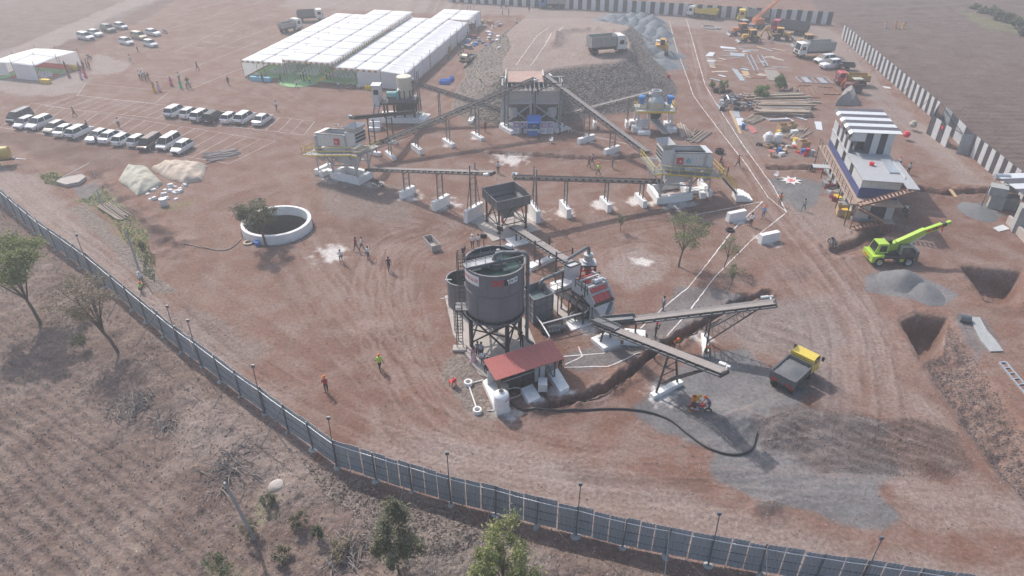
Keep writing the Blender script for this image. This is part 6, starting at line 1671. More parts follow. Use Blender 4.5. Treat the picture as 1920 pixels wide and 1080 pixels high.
def car_proto(kind,paint='car_white',dark_roof=False):
 L_,w,H,zb,xrf,xwf,xq,xrr,xwr=CARS[kind];h=L_/2;r=.33 if kind in('suv','van','jeep')else.3;zl=.24 if r<.32 else.3
 root=thing('parked_car','car','car')
 def sec(x,ww,z0,z1,tp):return(x,[(ww*.9,z0),(ww,z0+.14),(ww,z1-.16),(ww*tp,z1-.02),(ww*tp*.6,z1)])
 zn=zb-(.14 if kind!='jeep' else.02)
 loft([sec(h,w*.72,zl+.08,zn-.16,.85),sec(h-.1,w*.9,zl,zn-.08,.9),sec(h-.45,w*.98,zl,zn,.93),sec(xwf,w,zl,zb,.95),sec(0,w,zl,zb+.01,.95),sec(xwr,w,zl,zb+.02,.95),sec(-h+.12,w*.97,zl,zb-(.02 if kind!='sedan' else.06),.93),sec(-h,w*.86,zl+.12,zb-.12,.9)]).build('body',paint,root,smooth=True)
 g,tw=w*.93,w*.70;zr=H-.06
 b=[(xwf,g,zb-.02),(xwf,-g,zb-.02),(xwr,-g,zb-.02),(xwr,g,zb-.02)];t=[(xrf,tw,zr),(xrf,-tw,zr),(xrr,-tw,zr),(xrr,tw,zr)]
 bb=[b[3],b[2],b[1],b[0]];tt=[t[3],t[2],t[1],t[0]]
 MB().hexa(b[::-1],t[::-1]).build('cabin',paint,root)
 loft([(xrf+.02,[(tw,zr),(tw*.96,zr+.03),(tw*.6,zr+.055),(0.01,zr+.06)]),(xrr-.03,[(tw,zr),(tw*.96,zr+.03),(tw*.6,zr+.055),(.01,zr+.06)])]).build('roof','car_black' if dark_roof else paint,root,smooth=True)
 def pane(nm,q,inset=.08,off=(0,0,0),mt='glass'):
  c=sum((Vector(p)for p in q),Vector())/4;o=Vector(off)
  qq=[Vector(p).lerp(c,inset)+o for p in q];n=(qq[1]-qq[0]).cross(qq[2]-qq[0]).normalized()
  if n.dot(o)<0:n=-n
  MB().hexa([p-n*.01 for p in qq],[p+n*.004 for p in qq]).build(nm,mt,root)
 pane('windscreen',[b[0],b[1],t[1],t[0]],.05,(.012,0,.005));pane('rear_window',[b[2],b[3],t[3],t[2]],.08,(-.012,0,.003))
 for s_ in(1,-1):
  B0,B1,T0,T1=(Vector((xwf,g*s_,zb)),Vector((xwr,g*s_,zb)),Vector((xrf,tw*s_,zr)),Vector((xrr,tw*s_,zr)))
  f=(xwf*.5+xrf*.5-0-xq*0-(xq*.0));m_=.47
  pane('side_window',[B0,B0.lerp(B1,m_),T0.lerp(T1,m_-.06),T0],.05,(0,s_*.012,.004));pane('side_window',[B0.lerp(B1,m_+.02),B1,T1,T0.lerp(T1,m_-.03)],.06,(0,s_*.012,.004))
  MB().box(h-.14,s_*w*.66,zn-.27,.2,.38,.13,R(-14)*s_,tx=.9).build('headlight','lamp_clear',root);MB().box(-h+.07,s_*w*.76,zb-.36,.14,.2,.26).build('taillight','lamp_red',root)
  MB().box(xwf-.35,s_*(w+.09),zb-.02,.12,.16,.12).build('mirror',paint,root)
  for x in(h-.78,-h+.72):wheel(root,x,s_*(w-.11),r,.2)
 MB().box(h-.06,0,zl+.05,.14,w*1.3,.2).build('bumper','plastic_black' if kind!='sedan' else paint,root);MB().box(h-.06,0,zn-.36,.12,w*.85,.14).build('grille','plastic_black',root)
 MB().box(-h+.02,0,zl+.12,.12,w*1.35,.18).build('bumper','plastic_black' if kind in('suv','jeep')else paint,root);MB().box(-h-.01,0,zb-.42,.04,.5,.12).build('number_plate','white_paint',root)
 return root
PROTO={k:car_proto(k)for k in('hatch','sedan','suv','van')}
SNAP={k:snap(v)for k,v in PROTO.items()};USED=set()
def put_car(kind,paint,p,rz,label,group):
 if kind not in USED and paint=='car_white':o=PROTO[kind];USED.add(kind)
 else:
  o=dup(PROTO[kind],tree=SNAP[kind])
  if paint!='car_white':remat_tree(o,'car_white',paint)
 o.location=p;o.rotation_euler=(0,0,rz);o['label']=label;o['category']='car';o['group']=group
 return o
def heading(a,b):d=P(*b)-P(*a);return math.atan2(d.y,d.x)
H1_=heading((362,274),(339,288))
ROW1=[(39,221,'van','car_grey',0,'dark grey people carrier at the far left end of the nearest car row'),(50,232,'hatch','car_white',0,'small white car squeezed beside the dark grey people carrier in the nearest row'),(77,233,'suv','car_white',0,'white sport utility with silver look, third from the left in the nearest row'),(105,241,'hatch','car_silver',0,'silver grey hatchback, fourth from the left in the nearest row'),(127,245,'sedan','car_white',1,'white saloon parked tail out right of the silver hatchback'),(152,249,'suv','car_white',1,'white sport utility parked tail out with a man at its side'),(187,256,'sedan','car_white',0,'white saloon with its bonnet to the camera, in the middle of the nearest row'),(211,257,'sedan','car_white',1,'white saloon parked tail out in the middle of the nearest row'),(233,263,'hatch','car_white',1,'white hatchback parked tail out, fifth from the right end of the nearest row'),(262,265,'hatch','car_white',1,'white hatchback parked tail out directly left of the brownish grey people carrier'),(283,271,'van','car_brown',0,'brownish grey people carrier between white cars in the nearest row'),(318,270,'van','car_white',0,'tall white people carrier, last but one at the right end of the nearest row'),(343,278,'hatch','car_white',0,'small white car at the right end of the nearest row')]
ROW2=[(331,210,'suv','car_white',1,'white sport utility at the left end of the second car row'),(357,213,'hatch','car_white',1,'white hatchback second from the left in the second car row'),(380,218,'suv','car_white',1,'white sport utility directly left of the black one in the second row'),(402,221,'suv','car_black',1,'black sport utility in the second car row'),(433,222,'hatch','car_white',1,'white hatchback directly right of the black sport utility'),(461,222,'suv','car_white',1,'white sport utility last but one on the right of the second row'),(494,225,'sedan','car_white',1,'white saloon at the right end of the second car row')]
for row,gname in((ROW1,'cars in the nearest parking row'),(ROW2,'cars in the second parking row')):
 for px,py,k,c,fl,lab in row:
  p=gp(px,py+5);put_car(k,c,p,H1_+(math.pi if fl else 0)+random.uniform(-.05,.05),lab,gname)
H3_=heading((147.5,72.5),(166,77))
for px,py,k,c,lab in[(162,70,'suv','car_white','boxy white sport utility at the left of the farthest car group'),(179,63,'sedan','car_white','white saloon just behind the boxy white sport utility far off'),(204,55,'suv','car_grey','dark grey sport utility in the farthest car group'),(228,50,'hatch','car_white','white hatchback rearmost in the farthest car group'),(238,79,'hatch','car_white','white hatchback at the front left of the right hand far car group'),(262,69,'suv','car_beige','beige sport utility with roof rack in the far car group'),(287,62,'sedan','car_white','white saloon beside the dark scooter far off'),(283,83,'hatch','car_white','white hatchback nearest to the camera in the far car group')]:
 put_car(k,c,gp(px,py+4),H3_+random.uniform(-.08,.08),lab,'cars parked far off on the open ground')
put_car('suv','car_white',gp(1545,117),heading((1562,113),(1522,118)),'white sport utility parked behind the white jeep at the right','cars at the right edge of the yard')
j_=car_proto('jeep');j_.location=gp(1556,128);j_.rotation_euler=(0,0,heading((1575,127),(1535,131)));j_['label']='white jeep with square cabin in front of the black trailer'
# trucks
def truck(label,rear,front,L_=7.6,cab='truck_white',bed='truck_grey',bedh=1.5,load=None,name='tipper_truck',cat='truck',nrear=2,cabh=2.75,w=2.4,bedz=1.25,hood=0,flat=False):
 a,b=gp(*rear),gp(*front);c=(a+b)/2;root=thing(name,label,cat,c,math.atan2(b.y-a.y,b.x-a.x))
 s_=(L_/7.6);h=L_/2;cl=1.75*(w/2.4);r=.5*(w/2.4);hw=w/2
 prof=[(h-cl,.75),(h-.05,.7),(h,1.0),(h-.04,1.55),(h-.28,cabh-.1),(h-.5,cabh),(h-cl,cabh)]
 n=len(prof);mb=MB();vs=[]
 for y,k in((-hw*.97,1),(hw*.97,1)):vs+=[(x,y,z)for x,z in prof]
 mb.add(vs,[tuple(range(n))[::-1],tuple(range(n,2*n))]+[(i,(i+1)%n,n+(i+1)%n,n+i)for i in range(n)]);mb.build('cab',cab,root)
 MB().hexa([(h-.025,-hw*.84,1.62),(h-.025,hw*.84,1.62),(h-.06,hw*.84,1.62),(h-.06,-hw*.84,1.62)],[(h-.255,-hw*.8,cabh-.2),(h-.255,hw*.8,cabh-.2),(h-.3,hw*.8,cabh-.2),(h-.3,-hw*.8,cabh-.2)]).build('windscreen','glass',root)
 for y in(-1,1):
  MB().box(h-cl*.55,y*hw*.975,1.6,cl*.5,.03,.7,tx=.85).build('side_window','glass',root);MB().box(h-.05,y*hw*.72,.85,.1,.34,.2).build('headlight','lamp_clear',root);MB().box(h-.15,y*(hw+.2),1.6,.1,.2,.4).build('mirror','plastic_black',root)
  MB().box(-h+.02,y*hw*.8,.8,.06,.34,.12).build('taillight','lamp_red',root)
 MB().box(h-.02,0,.5,.22,w*.98,.34).build('bumper','plastic_black' if cab!='truck_yellow' else 'truck_yellow',root);MB().box(h+.01,0,1.05,.06,w*.55,.4).build('grille','plastic_black',root)
 MB().box(-.2,0,.7,L_-.6,w*.36,.28).build('chassis','steel_dark',root)
 x0,x1=-h,h-cl-.25;z0,z1=bedz,bedz+bedh
 MB().box((x0+x1)/2,0,z0-.12,x1-x0,w,.14).build('bed_floor','steel_dark',root)
 for y in(-1,1):
  m=MB();m.box((x0+x1)/2,y*(hw-.04),z0,x1-x0,.08,bedh)
  k=max(3,int((x1-x0)/.85))
  for i in range(k+1):m.box(x0+.06+(x1-x0-.12)*i/k,y*(hw+.04),z0,.1,.09,bedh)
  m.box((x0+x1)/2,y*(hw+.03),z1-.1,x1-x0,.1,.14);m.build('bed_side',bed,root)
 m=MB();m.box(x1-.04,0,z0,.08,w-.16,bedh+.25);m.build('bed_front',bed,root);m=MB();m.box(x0+.04,0,z0,.08,w-.16,bedh);[m.box(x0-.02,q*hw*.5,z0,.06,.12,bedh)for q in(-1,0,1)];m.build('tailgate',bed,root)
 if cab=='truck_yellow' and load:[MB().box(x0-.06,q*hw*.55,z0+.12,.02,hw*.6,.1).build('reflector','lamp_red',root)for q in(-1,1)]
 if load:
  m=MB();k=10;vs=[];fs=[]
  for i in range(k+1):
   for j in range(7):
    x,y=x0+.1+(x1-x0-.2)*i/k,(-hw+.1)+(w-.2)*j/6
    vs.append((x,y,z1-.12+.25*math.sin(math.pi*i/k)*math.sin(math.pi*j/6)+random.uniform(-.05,.05)))
  for i in range(k):
   for j in range(6):q=i*7+j;fs.append((q,q+1,q+8,q+7))
  m.add(vs,fs);m.build('load',load,root,smooth=True)
 for y in(-1,1):
  wheel(root,h-1.05,y*(hw-.2),r,.3,'rim_dark')
  for i in range(nrear):wheel(root,-h+1.1*s_+i*1.25,y*(hw-.26),r,.46,'rim_dark')
  MB().box(h-1.05,y*(hw-.12),r*2-.02,1.25,.3,.1).build('mudguard',cab if hood==0 else 'plastic_black',root)
 return root
mat('truck_white',(.70,.70,.69),.35,var=.04,dirt=.2)
mat('wet_sand',(.13,.135,.14),.9,var=.2,scale=4)
mat('grey_sand',(.15,.15,.155),.95,var=.2,scale=3,bump=.6,bscale=6)
truck('white tipper truck with a tall grey body standing on top of the stone ramp',(1101,96),(1166,90),7.0,bed='truck_grey',bedh=1.75,nrear=1,bedz=1.35,cabh=3.1,w=2.5)
_t=[o for o in COL.objects if o.get('label','').startswith('white tipper truck with a tall grey')][0]
_a,_b=P(1112,101,6.05),P(1160,97,6.05);_t.location=(_a+_b)/2;_t.location.z=gz(_t.location.x,_t.location.y)-.02;_t.rotation_euler=(0,0,math.atan2(_b.y-_a.y,_b.x-_a.x))
truck('yellow cabbed tipper truck loaded with wet grey sand in the sand yard',(1462,733),(1508,693),4.6,cab='truck_yellow',bed='truck_steel',bedh=.75,load='wet_sand',nrear=1,cabh=2.25,w=2.1,bedz=1.0)
truck('white cabbed truck with a mustard yellow body by the far striped wall',(1340,36),(1292,31),7.6,bed='truck_yellow',bedh=1.1,load=None)
truck('yellow cabbed truck with a grey body by the far striped wall',(1432,41),(1388,39),7.4,cab='truck_yellow',bed='truck_grey',bedh=1.5)
truck('blue cabbed truck with a grey body on the road behind the ramp',(1054,15),(1016,15),7.0,cab='truck_blue',bed='truck_grey',bedh=1.3)
truck('red cabbed tipper truck with a dark steel body among the parked diggers',(1517,67),(1442,58),8.4,cab='truck_red',bed='truck_steel',bedh=1.5)
truck('white cabbed tipper truck with a big grey body beside the scrap yard',(1556,104),(1492,107),8.0,bed='truck_grey',bedh=1.8,cabh=3.0,nrear=1,bedz=1.3)
truck('small red cabbed truck with an ochre body behind the tractor',(1622,160),(1568,158),5.8,cab='truck_red',bed='truck_ochre',bedh=.9,nrear=1,cabh=2.4,w=2.1,bedz=1.1)
truck('small cream pickup truck beside the right wall of the big marquee',(884,112),(874,122),4.4,cab='car_beige',bed='truck_grey',bedh=.45,nrear=1,cabh=1.95,w=1.7,bedz=.8,name='pickup_truck')
truck('grey lorry with a high railed body behind the left edge of the big marquee',(562,40),(604,38),6.4,bed='truck_steel',bedh=1.3,nrear=1)
truck('low open lorry partly hidden by the left edge of the big marquee',(532,62),(560,56),5.4,bed='truck_grey',bedh=1.0,nrear=1)
def trailer(label,a,b,w=1.9):
 a,b=gp(*a),gp(*b);root=thing('farm_trailer',label,'trailer',(a+b)/2,math.atan2(b.y-a.y,b.x-a.x));L_=(b-a).length
 MB().box(0,0,.75,L_,w,.1).build('floor','steel_dark',root)
 for y in(-1,1):MB().box(0,y*w/2,.85,L_,.06,.5).build('side_board','steel_dark',root);wheel(root,-.2,y*(w/2-.15),.4,.22,'rim_dark')
 for x in(-1,1):MB().box(x*L_/2,0,.85,.06,w,.5).build('end_board','steel_dark',root)
 MB().beam((L_/2,0,.7),(L_/2+1.4,0,.45),.1).build('drawbar','steel_dark',root)
trailer('black farm trailer standing behind the white jeep',(1600,132),(1570,130))
def cabin(root,x,z,L_,w,h,mt,gl=True):
 m=MB()
 for a in(-1,1):
  for b in(-1,1):m.beam((x+a*L_/2,b*w/2,z),(x+a*L_/2*.92,b*w/2*.92,z+h),.09)
 m.build('cab_frame',mt,root);MB().box(x,0,z+h,L_*1.05,w*1.05,.1,tx=.92,ty=.92).build('cab_roof',mt,root);MB().box(x,0,z+.02,L_*.93,w*.93,h-.04,tx=.94,ty=.94).build('cab_glass','glass',root)
def backhoe(label,rear,front,paint,boom=True):
 a,b=gp(*rear),gp(*front);root=thing('backhoe_loader',label,'digger',(a+b)/2,math.atan2(b.y-a.y,b.x-a.x))
 MB().box(-.1,0,.7,3.6,1.0,.5).build('chassis','steel_dark',root);MB().box(1.35,0,.95,1.5,.95,.75,tx=.92,ty=.85).build('bonnet',paint,root);cabin(root,-.25,1.1,1.5,1.5,1.5,paint)
 for y in(-1,1):
  wheel(root,1.5,y*.8,.45,.3,'rim_dark');wheel(root,-.7,y*.85,.75,.42,'rim_dark');MB().box(-.7,y*.85,1.45,1.2,.45,.1).build('mudguard',paint,root)
  MB().beam((.9,y*.62,1.5),(2.6,y*.62,.55),.14,.2).build('loader_arm',paint,root);MB().tube([(1.1,y*.62,.8),(2.2,y*.62,.7)],.06,8).build('ram','galvanised',root)
  MB().beam((-1.9,y*.6,.9),(-2.2,y*1.1,.1),.13).build('stabiliser','steel_dark',root)
 MB().prism([(2.5,.2),(3.2,.05),(3.1,.25),(2.75,.45),(2.75,1.0),(2.5,.9)],'y',-1.1,1.1).build('bucket','steel_mid',root)
 if boom:
  MB().beam((-1.9,0,1.0),(-3.0,0,2.9),.22,.34).build('boom',paint,root);MB().beam((-3.0,0,2.95),(-4.3,0,1.2),.18,.28).build('dipper',paint,root);MB().prism([(-4.5,1.2),(-4.1,1.2),(-4.0,.5),(-4.5,.35),(-4.7,.7)],'y',-.3,.3).build('hoe_bucket','steel_dark',root);MB().box(-1.9,0,.5,.3,1.6,.7).build('rear_frame',paint,root)
backhoe('yellow backhoe loader with its front bucket on the ground at the left',(1425,78),(1388,79),'digger_yellow')
backhoe('second yellow backhoe whose arm reaches over to the right',(1446,74),(1478,76),'digger_yellow')
backhoe('ochre backhoe loader standing behind the white cabbed tipper',(1530,88),(1492,88),'truck_ochre',False)
backhoe('orange compact loader below the raised crane boom',(1402,66),(1375,66),'orange_paint',False)
def mobile_crane():
 a,b=gp(1435,52),gp(1385,56);root=thing('mobile_crane','old crane truck with a long raised orange lattice boom','crane',(a+b)/2,math.atan2(b.y-a.y,b.x-a.x))
 MB().box(0,0,.8,7,2.2,.4).build('chassis','steel_mid',root);MB().box(2.6,0,1.2,1.7,2.1,1.1,tx=.9,ty=.95).build('cab','truck_grey',root);MB().box(2.7,0,1.75,1.62,2.14,.4).build('cab_glass','glass',root);MB().box(-1.4,0,1.2,2.6,1.9,1.1,tx=.9).build('upper_works','orange_paint',root)
 for y in(-1,1):
  for x in(2.4,-1.2,-2.4):wheel(root,x,y*.95,.48,.34,'rim_dark')
 p=Vector((0,0,2.0));q=Vector((-8.6,-1.2,7.2));d=(q-p).normalized();u_,v_=ortho(d);m=MB()
 for i,j in((-1,-1),(1,-1),(1,1),(-1,1)):m.beam(p+u_*i*.32+v_*j*.32,q+u_*i*.2+v_*j*.2,.1)
 for k in range(13):
  f,g=k/13,(k+1)/13;s0,s1=.32-.12*f,.32-.12*g
  for(i,j),(i2,j2)in(((-1,-1),(1,-1)),((1,-1),(1,1)),((1,1),(-1,1)),((-1,1),(-1,-1))):m.beam(p.lerp(q,f)+u_*i*s0+v_*j*s0,p.lerp(q,g)+u_*i2*s1+v_*j2*s1,.06)
 m.build('lattice_boom','orange_paint',root);MB().box(q.x,q.y,q.z-.1,.5,.4,.5).build('boom_head','steel_dark',root)
 MB().tube([(q.x,q.y,q.z),(-2.6,-.4,2.4)],.025,4).build('hoist_cable','cable',root)
mobile_crane()
def excavator():
 c=gp(1240,98);root=thing('excavator','ochre tracked excavator seen from behind its lowered arm among the grey heaps','excavator',c,R(-98))
 for y in(-1,1):MB().prism([(-1.7,.2),(-1.4,0),(1.4,0),(1.7,.2),(1.7,.55),(1.4,.8),(-1.4,.8),(-1.7,.55)],'y',y*1.0-.25,y*1.0+.25).build('track','steel_dark',root)
 MB().box(-.3,0,.9,3.4,2.6,.9,tx=.96).build('upper_body','digger_yellow',root);MB().box(-1.5,0,.95,1.0,2.7,1.2,ty=.9).build('counterweight','car_white',root);cabin(root,.7,1.8,1.5,1.0,1.1,'digger_yellow');[o for o in root.children if o.name.startswith('cab')]
 MB().beam((.9,.75,1.5),(3.0,.75,3.4),.3,.5).build('boom','digger_yellow',root);MB().beam((3.0,.75,3.4),(4.3,.75,1.3),.26,.4).build('arm','digger_yellow',root);MB().prism([(4.1,1.3),(4.5,1.2),(4.6,.5),(4.2,.2),(3.7,.5)],'y',.35,1.15).build('bucket','steel_dark',root)
excavator()
def tractor():
 a,b=gp(1613,172),gp(1582,173);root=thing('tractor','maroon farm tractor with a canopy and an orange flag on its bonnet','tractor',(a+b)/2,math.atan2(b.y-a.y,b.x-a.x))
 MB().box(.8,0,.8,1.9,.7,.75,tx=.95,ty=.85).build('bonnet','red_dark',root);MB().box(-.4,0,.6,1.4,.6,.5).build('gearbox','steel_dark',root);MB().box(-.8,0,1.2,.5,.5,.4).build('seat','plastic_black',root)
 for y in(-1,1):
  wheel(root,1.4,y*.65,.4,.24,'rim_dark');wheel(root,-.6,y*.75,.75,.4,'rim_dark');MB().box(-.6,y*.75,1.5,1.2,.42,.1).build('mudguard','red_dark',root)
  for x in(-1.2,.2):MB().beam((x,y*.6,1.2),(x,y*.6,2.4),.06).build('canopy_post','steel_dark',root)
 MB().box(-.5,0,2.4,1.7,1.5,.1,tx=.9,ty=.9).build('canopy','tarp_green',root)
 MB().beam((1.6,.2,1.3),(1.9,.2,3.1),.04).build('flag_pole','bamboo',root)
 m=MB();vs=[];fs=[]
 for i in range(7):
  for j in range(4):vs.append((1.9+.12*i,.2+.12*math.sin(i*.9+j),3.0-.26*i-j*.28*(1-i/8)))
 for i in range(6):
  for j in range(3):q=i*4+j;fs.append((q,q+1,q+5,q+4))
 m.add(vs,fs);m.build('flag','flag_orange',root,smooth=True)
mat('red_dark',(.18,.04,.05),.5,dirt=.2);mat('flag_orange',(.85,.22,.04),.8,trans=.3)
tractor()
def lime_crane():
 a,b=gp(1702,496),gp(1628,494);a=gp(1700,490);b=gp(1627,490)
 root=thing('yard_crane','bright lime green pick and carry crane with its boom raised to the right','crane',(a+b)/2,math.atan2(b.y-a.y,b.x-a.x));G_='lime_green'
 MB().hexa([(1.3,-1.1,.45),(2.35,-1.1,.45),(2.35,1.1,.45),(1.3,1.1,.45)],[(1.1,-1.1,1.35),(2.3,-1.1,1.2),(2.3,1.1,1.2),(1.1,1.1,1.35)]).build('front_body',G_,root)
 MB().box(2.37,0,.55,.06,2.3,.7).build('front_guard',G_,root)
 for k in range(5):MB().box(2.405,-.75+k*.3,.62,.02,.2,.22).build('front_letter','letter_red' if k<3 else 'plastic_black',root)
 MB().hexa([(.55,-.95,1.35),(2.0,-.95,1.35),(2.0,.55,1.35),(.55,.55,1.35)],[(.6,-.85,2.4),(1.7,-.85,2.4),(1.7,.45,2.4),(.6,.45,2.4)]).build('cab',G_,root)
 MB().hexa([(1.92,-.85,1.45),(2.0,-.85,1.45),(2.0,.45,1.45),(1.92,.45,1.45)],[(1.67,-.78,2.3),(1.75,-.78,2.3),(1.75,.38,2.3),(1.67,.38,2.3)]).build('windscreen','glass',root);MB().box(1.15,.52,1.5,.8,.04,.7,tx=.8).build('side_window','glass',root);MB().box(1.15,-.92,1.5,.8,.04,.7,tx=.8).build('side_window','glass',root)
 MB().box(.0,0,.6,1.9,1.0,.7).build('pivot_frame','steel_dark',root);MB().beam((-.6,.95,1.1),(1.9,.95,1.1),.1,.2).build('side_rail','steel_dark',root);MB().box(-1.4,0,.55,1.9,1.9,.9).build('rear_body','steel_dark',root);MB().box(-1.5,.96,.5,1.5,.06,.35).build('side_skirt',G_,root);MB().box(-2.45,0,.5,.4,1.9,1.2,tx=.7).build('counterweight','car_grey',root)
 MB().box(-1.3,.3,1.45,1.3,1.1,.7,tx=.8,ty=.8).build('engine_cover','car_grey',root);m=MB();m.tube([(-.95,.9,1.4),(-.95,.9,2.2),(-1.75,.9,2.2),(-1.75,.9,1.4)],.05,6);m.build('cage','steel_dark',root)
 for y in(-1,1):wheel(root,1.5,y*.98,.55,.4);wheel(root,-1.65,y*.95,.55,.4)
 p,q=Vector((-.5,-.3,2.4)),Vector((-5.0,-.8,4.05));d=(q-p).normalized()
 MB().beam(p-d*.9-Vector((0,0,.5)),p+d*3.0,.5,.75,up=(0,0,1)).build('boom_base',G_,root);MB().beam(p+d*2.4,q,.4,.55,up=(0,0,1)).build('boom_section',G_,root);MB().beam(p-Vector((0,0,1.4)),p,.5,.5).build('boom_post',G_,root)
 MB().box(p.x+.9,p.y,p.z-.3,.5,.6,.5).build('winch','steel_dark',root);MB().beam(q-d*.1,q+d*.5,.36,.4,up=(0,0,1)).build('boom_head','steel_dark',root);MB().beam(q+d*.5,q+d*1.0,.3,.36,up=(0,0,1)).build('boom_tip',G_,root)
 MB().tube([q+d*.3,q+d*.3-Vector((0,0,.55))],.05,6).build('hook_cable','cable',root);MB().box(q.x+d.x*.3,q.y+d.y*.3,q.z-.75,.16,.12,.28).build('hook_block','red_paint',root)
 for s_ in(-.22,.22):MB().tube([Vector((-1.3,-.3+s_,1.7)),p+d*3.0+Vector((0,s_,-.35))],.09,8).build('lift_ram','cream',root)
 sd_=d.cross(Vector((0,0,1))).normalized()
 up_=sd_.cross(d).normalized();sgn=1 if sd_.y<0 else-1
 for k in range(9):
  c=p+d*(2.55+k*.27);s2=-sd_*.215 if sd_.y*math.cos(0)>0 else sd_*.215
  for sg in(-1,1):
   MB().beam(c+sd_*sg*.212-d*.11,c+sd_*sg*.212+d*.11,.02,.22 if k%3 else.28,up=up_).build('boom_letter','letter_red' if(k<5 or k>6)else 'plastic_black',root)
lime_crane()
def tanker():
 a,b=gp(-22,312),gp(20,308);root=thing('water_tanker','yellow tanker trailer cut off by the left edge of the picture','tanker',(a+b)/2,math.atan2(b.y-a.y,b.x-a.x))
 MB().lathe(0,0,[(0,-1.9),(.8,-1.8),(.9,-1.6),(.9,1.6),(.8,1.8),(0,1.9)],20).build('barrel','truck_ochre_y',root,smooth=True).rotation_euler=(0,R(90),0)
 root.children[0].location=(0,0,1.75);MB().box(0,0,.7,4.4,.8,.2).build('chassis','steel_dark',root);MB().box(.5,0,2.6,.5,.5,.15).build('hatch','galvanised',root);MB().beam((2.2,0,.75),(3.5,0,.5),.1).build('drawbar','galvanised',root)
 for y in(-1,1):wheel(root,-.5,y*.75,.45,.25,'rim_dark')
mat('truck_ochre_y',(.50,.36,.06),.45,var=.1,dirt=.3)
tanker()
def motorbike(px,py,rz,lab,paint='plastic_black',name='motorcycle'):
 if 'm' not in _wm:
  root=thing(name,lab,'motorcycle')
  for x in(-.62,.62):
   o=put('wheel',MB().ring((0,0,0),(0,1,0),.31,.24,.1,14).mesh('tyre','tyre',True),root);o.location=(x,0,.31);MB().ring((0,0,0),(0,1,0),.06,.02,.12,8).build('hub','galvanised',o)
  MB().hexa([(-.1,-.13,.72),(.38,-.1,.78),(.38,.1,.78),(-.1,.13,.72)],[(-.1,-.1,.92),(.3,-.12,1.0),(.3,.12,1.0),(-.1,.1,.92)]).build('fuel_tank','plastic_black',root);MB().box(-.4,0,.74,.75,.24,.12).build('seat','steel_dark',root);MB().box(.05,0,.3,.42,.24,.38).build('engine','steel_mid',root)
  m=MB();m.tube([(.62,0,.31),(.42,0,.95),(.36,-.35,1.05)],.025,6);m.tube([(.42,0,.95),(.36,.35,1.05)],.025,6);m.build('fork','galvanised',root);MB().tube([(-.1,-.15,.35),(-.8,-.16,.42)],.05,7).build('exhaust','galvanised',root);MB().tube([(.48,0,.88),(.56,0,.9)],.09,10).build('headlamp','lamp_clear',root);MB().box(-.75,0,.62,.3,.12,.05).build('mudguard','plastic_black',root)
  _wm['m']=(root,snap(root));o=root
 else:o=dup(_wm['m'][0],tree=_wm['m'][1],label=lab)
 if paint!='plastic_black':remat_tree(o,'plastic_black',paint)
 o.location=gp(px,py);o.rotation_euler=(R(7),0,rz);o['group']='motorcycles parked about the yard'
motorbike(708,349,R(-20),'dark motorcycle parked at the foot of the left screen')
motorbike(1558,461,R(95),'motorcycle seen end on beside the lime green crane')
motorbike(1696,402,R(80),'pale motorcycle parked in the shadow of the site office','galvanised')
for k,(a,b,w_)in enumerate(((1472,168,'left'),(1482,174,'middle'),(1492,178,'right'))):motorbike(a,b,R(50),w_+' of the three motorcycles beside the green shrub')
motorbike(657,166,R(10),'motorcycle in front of the white wall of the big marquee')
motorbike(310,62,R(-30),'dark scooter standing right of the far white saloon');motorbike(168,110,R(-30),'scooter behind the small white tent');motorbike(925,85,R(15),'motorcycle among the clutter behind the big marquee');motorbike(1312,772,R(-15),'motorcycle loaded with pans by the grey sand','plastic_red')
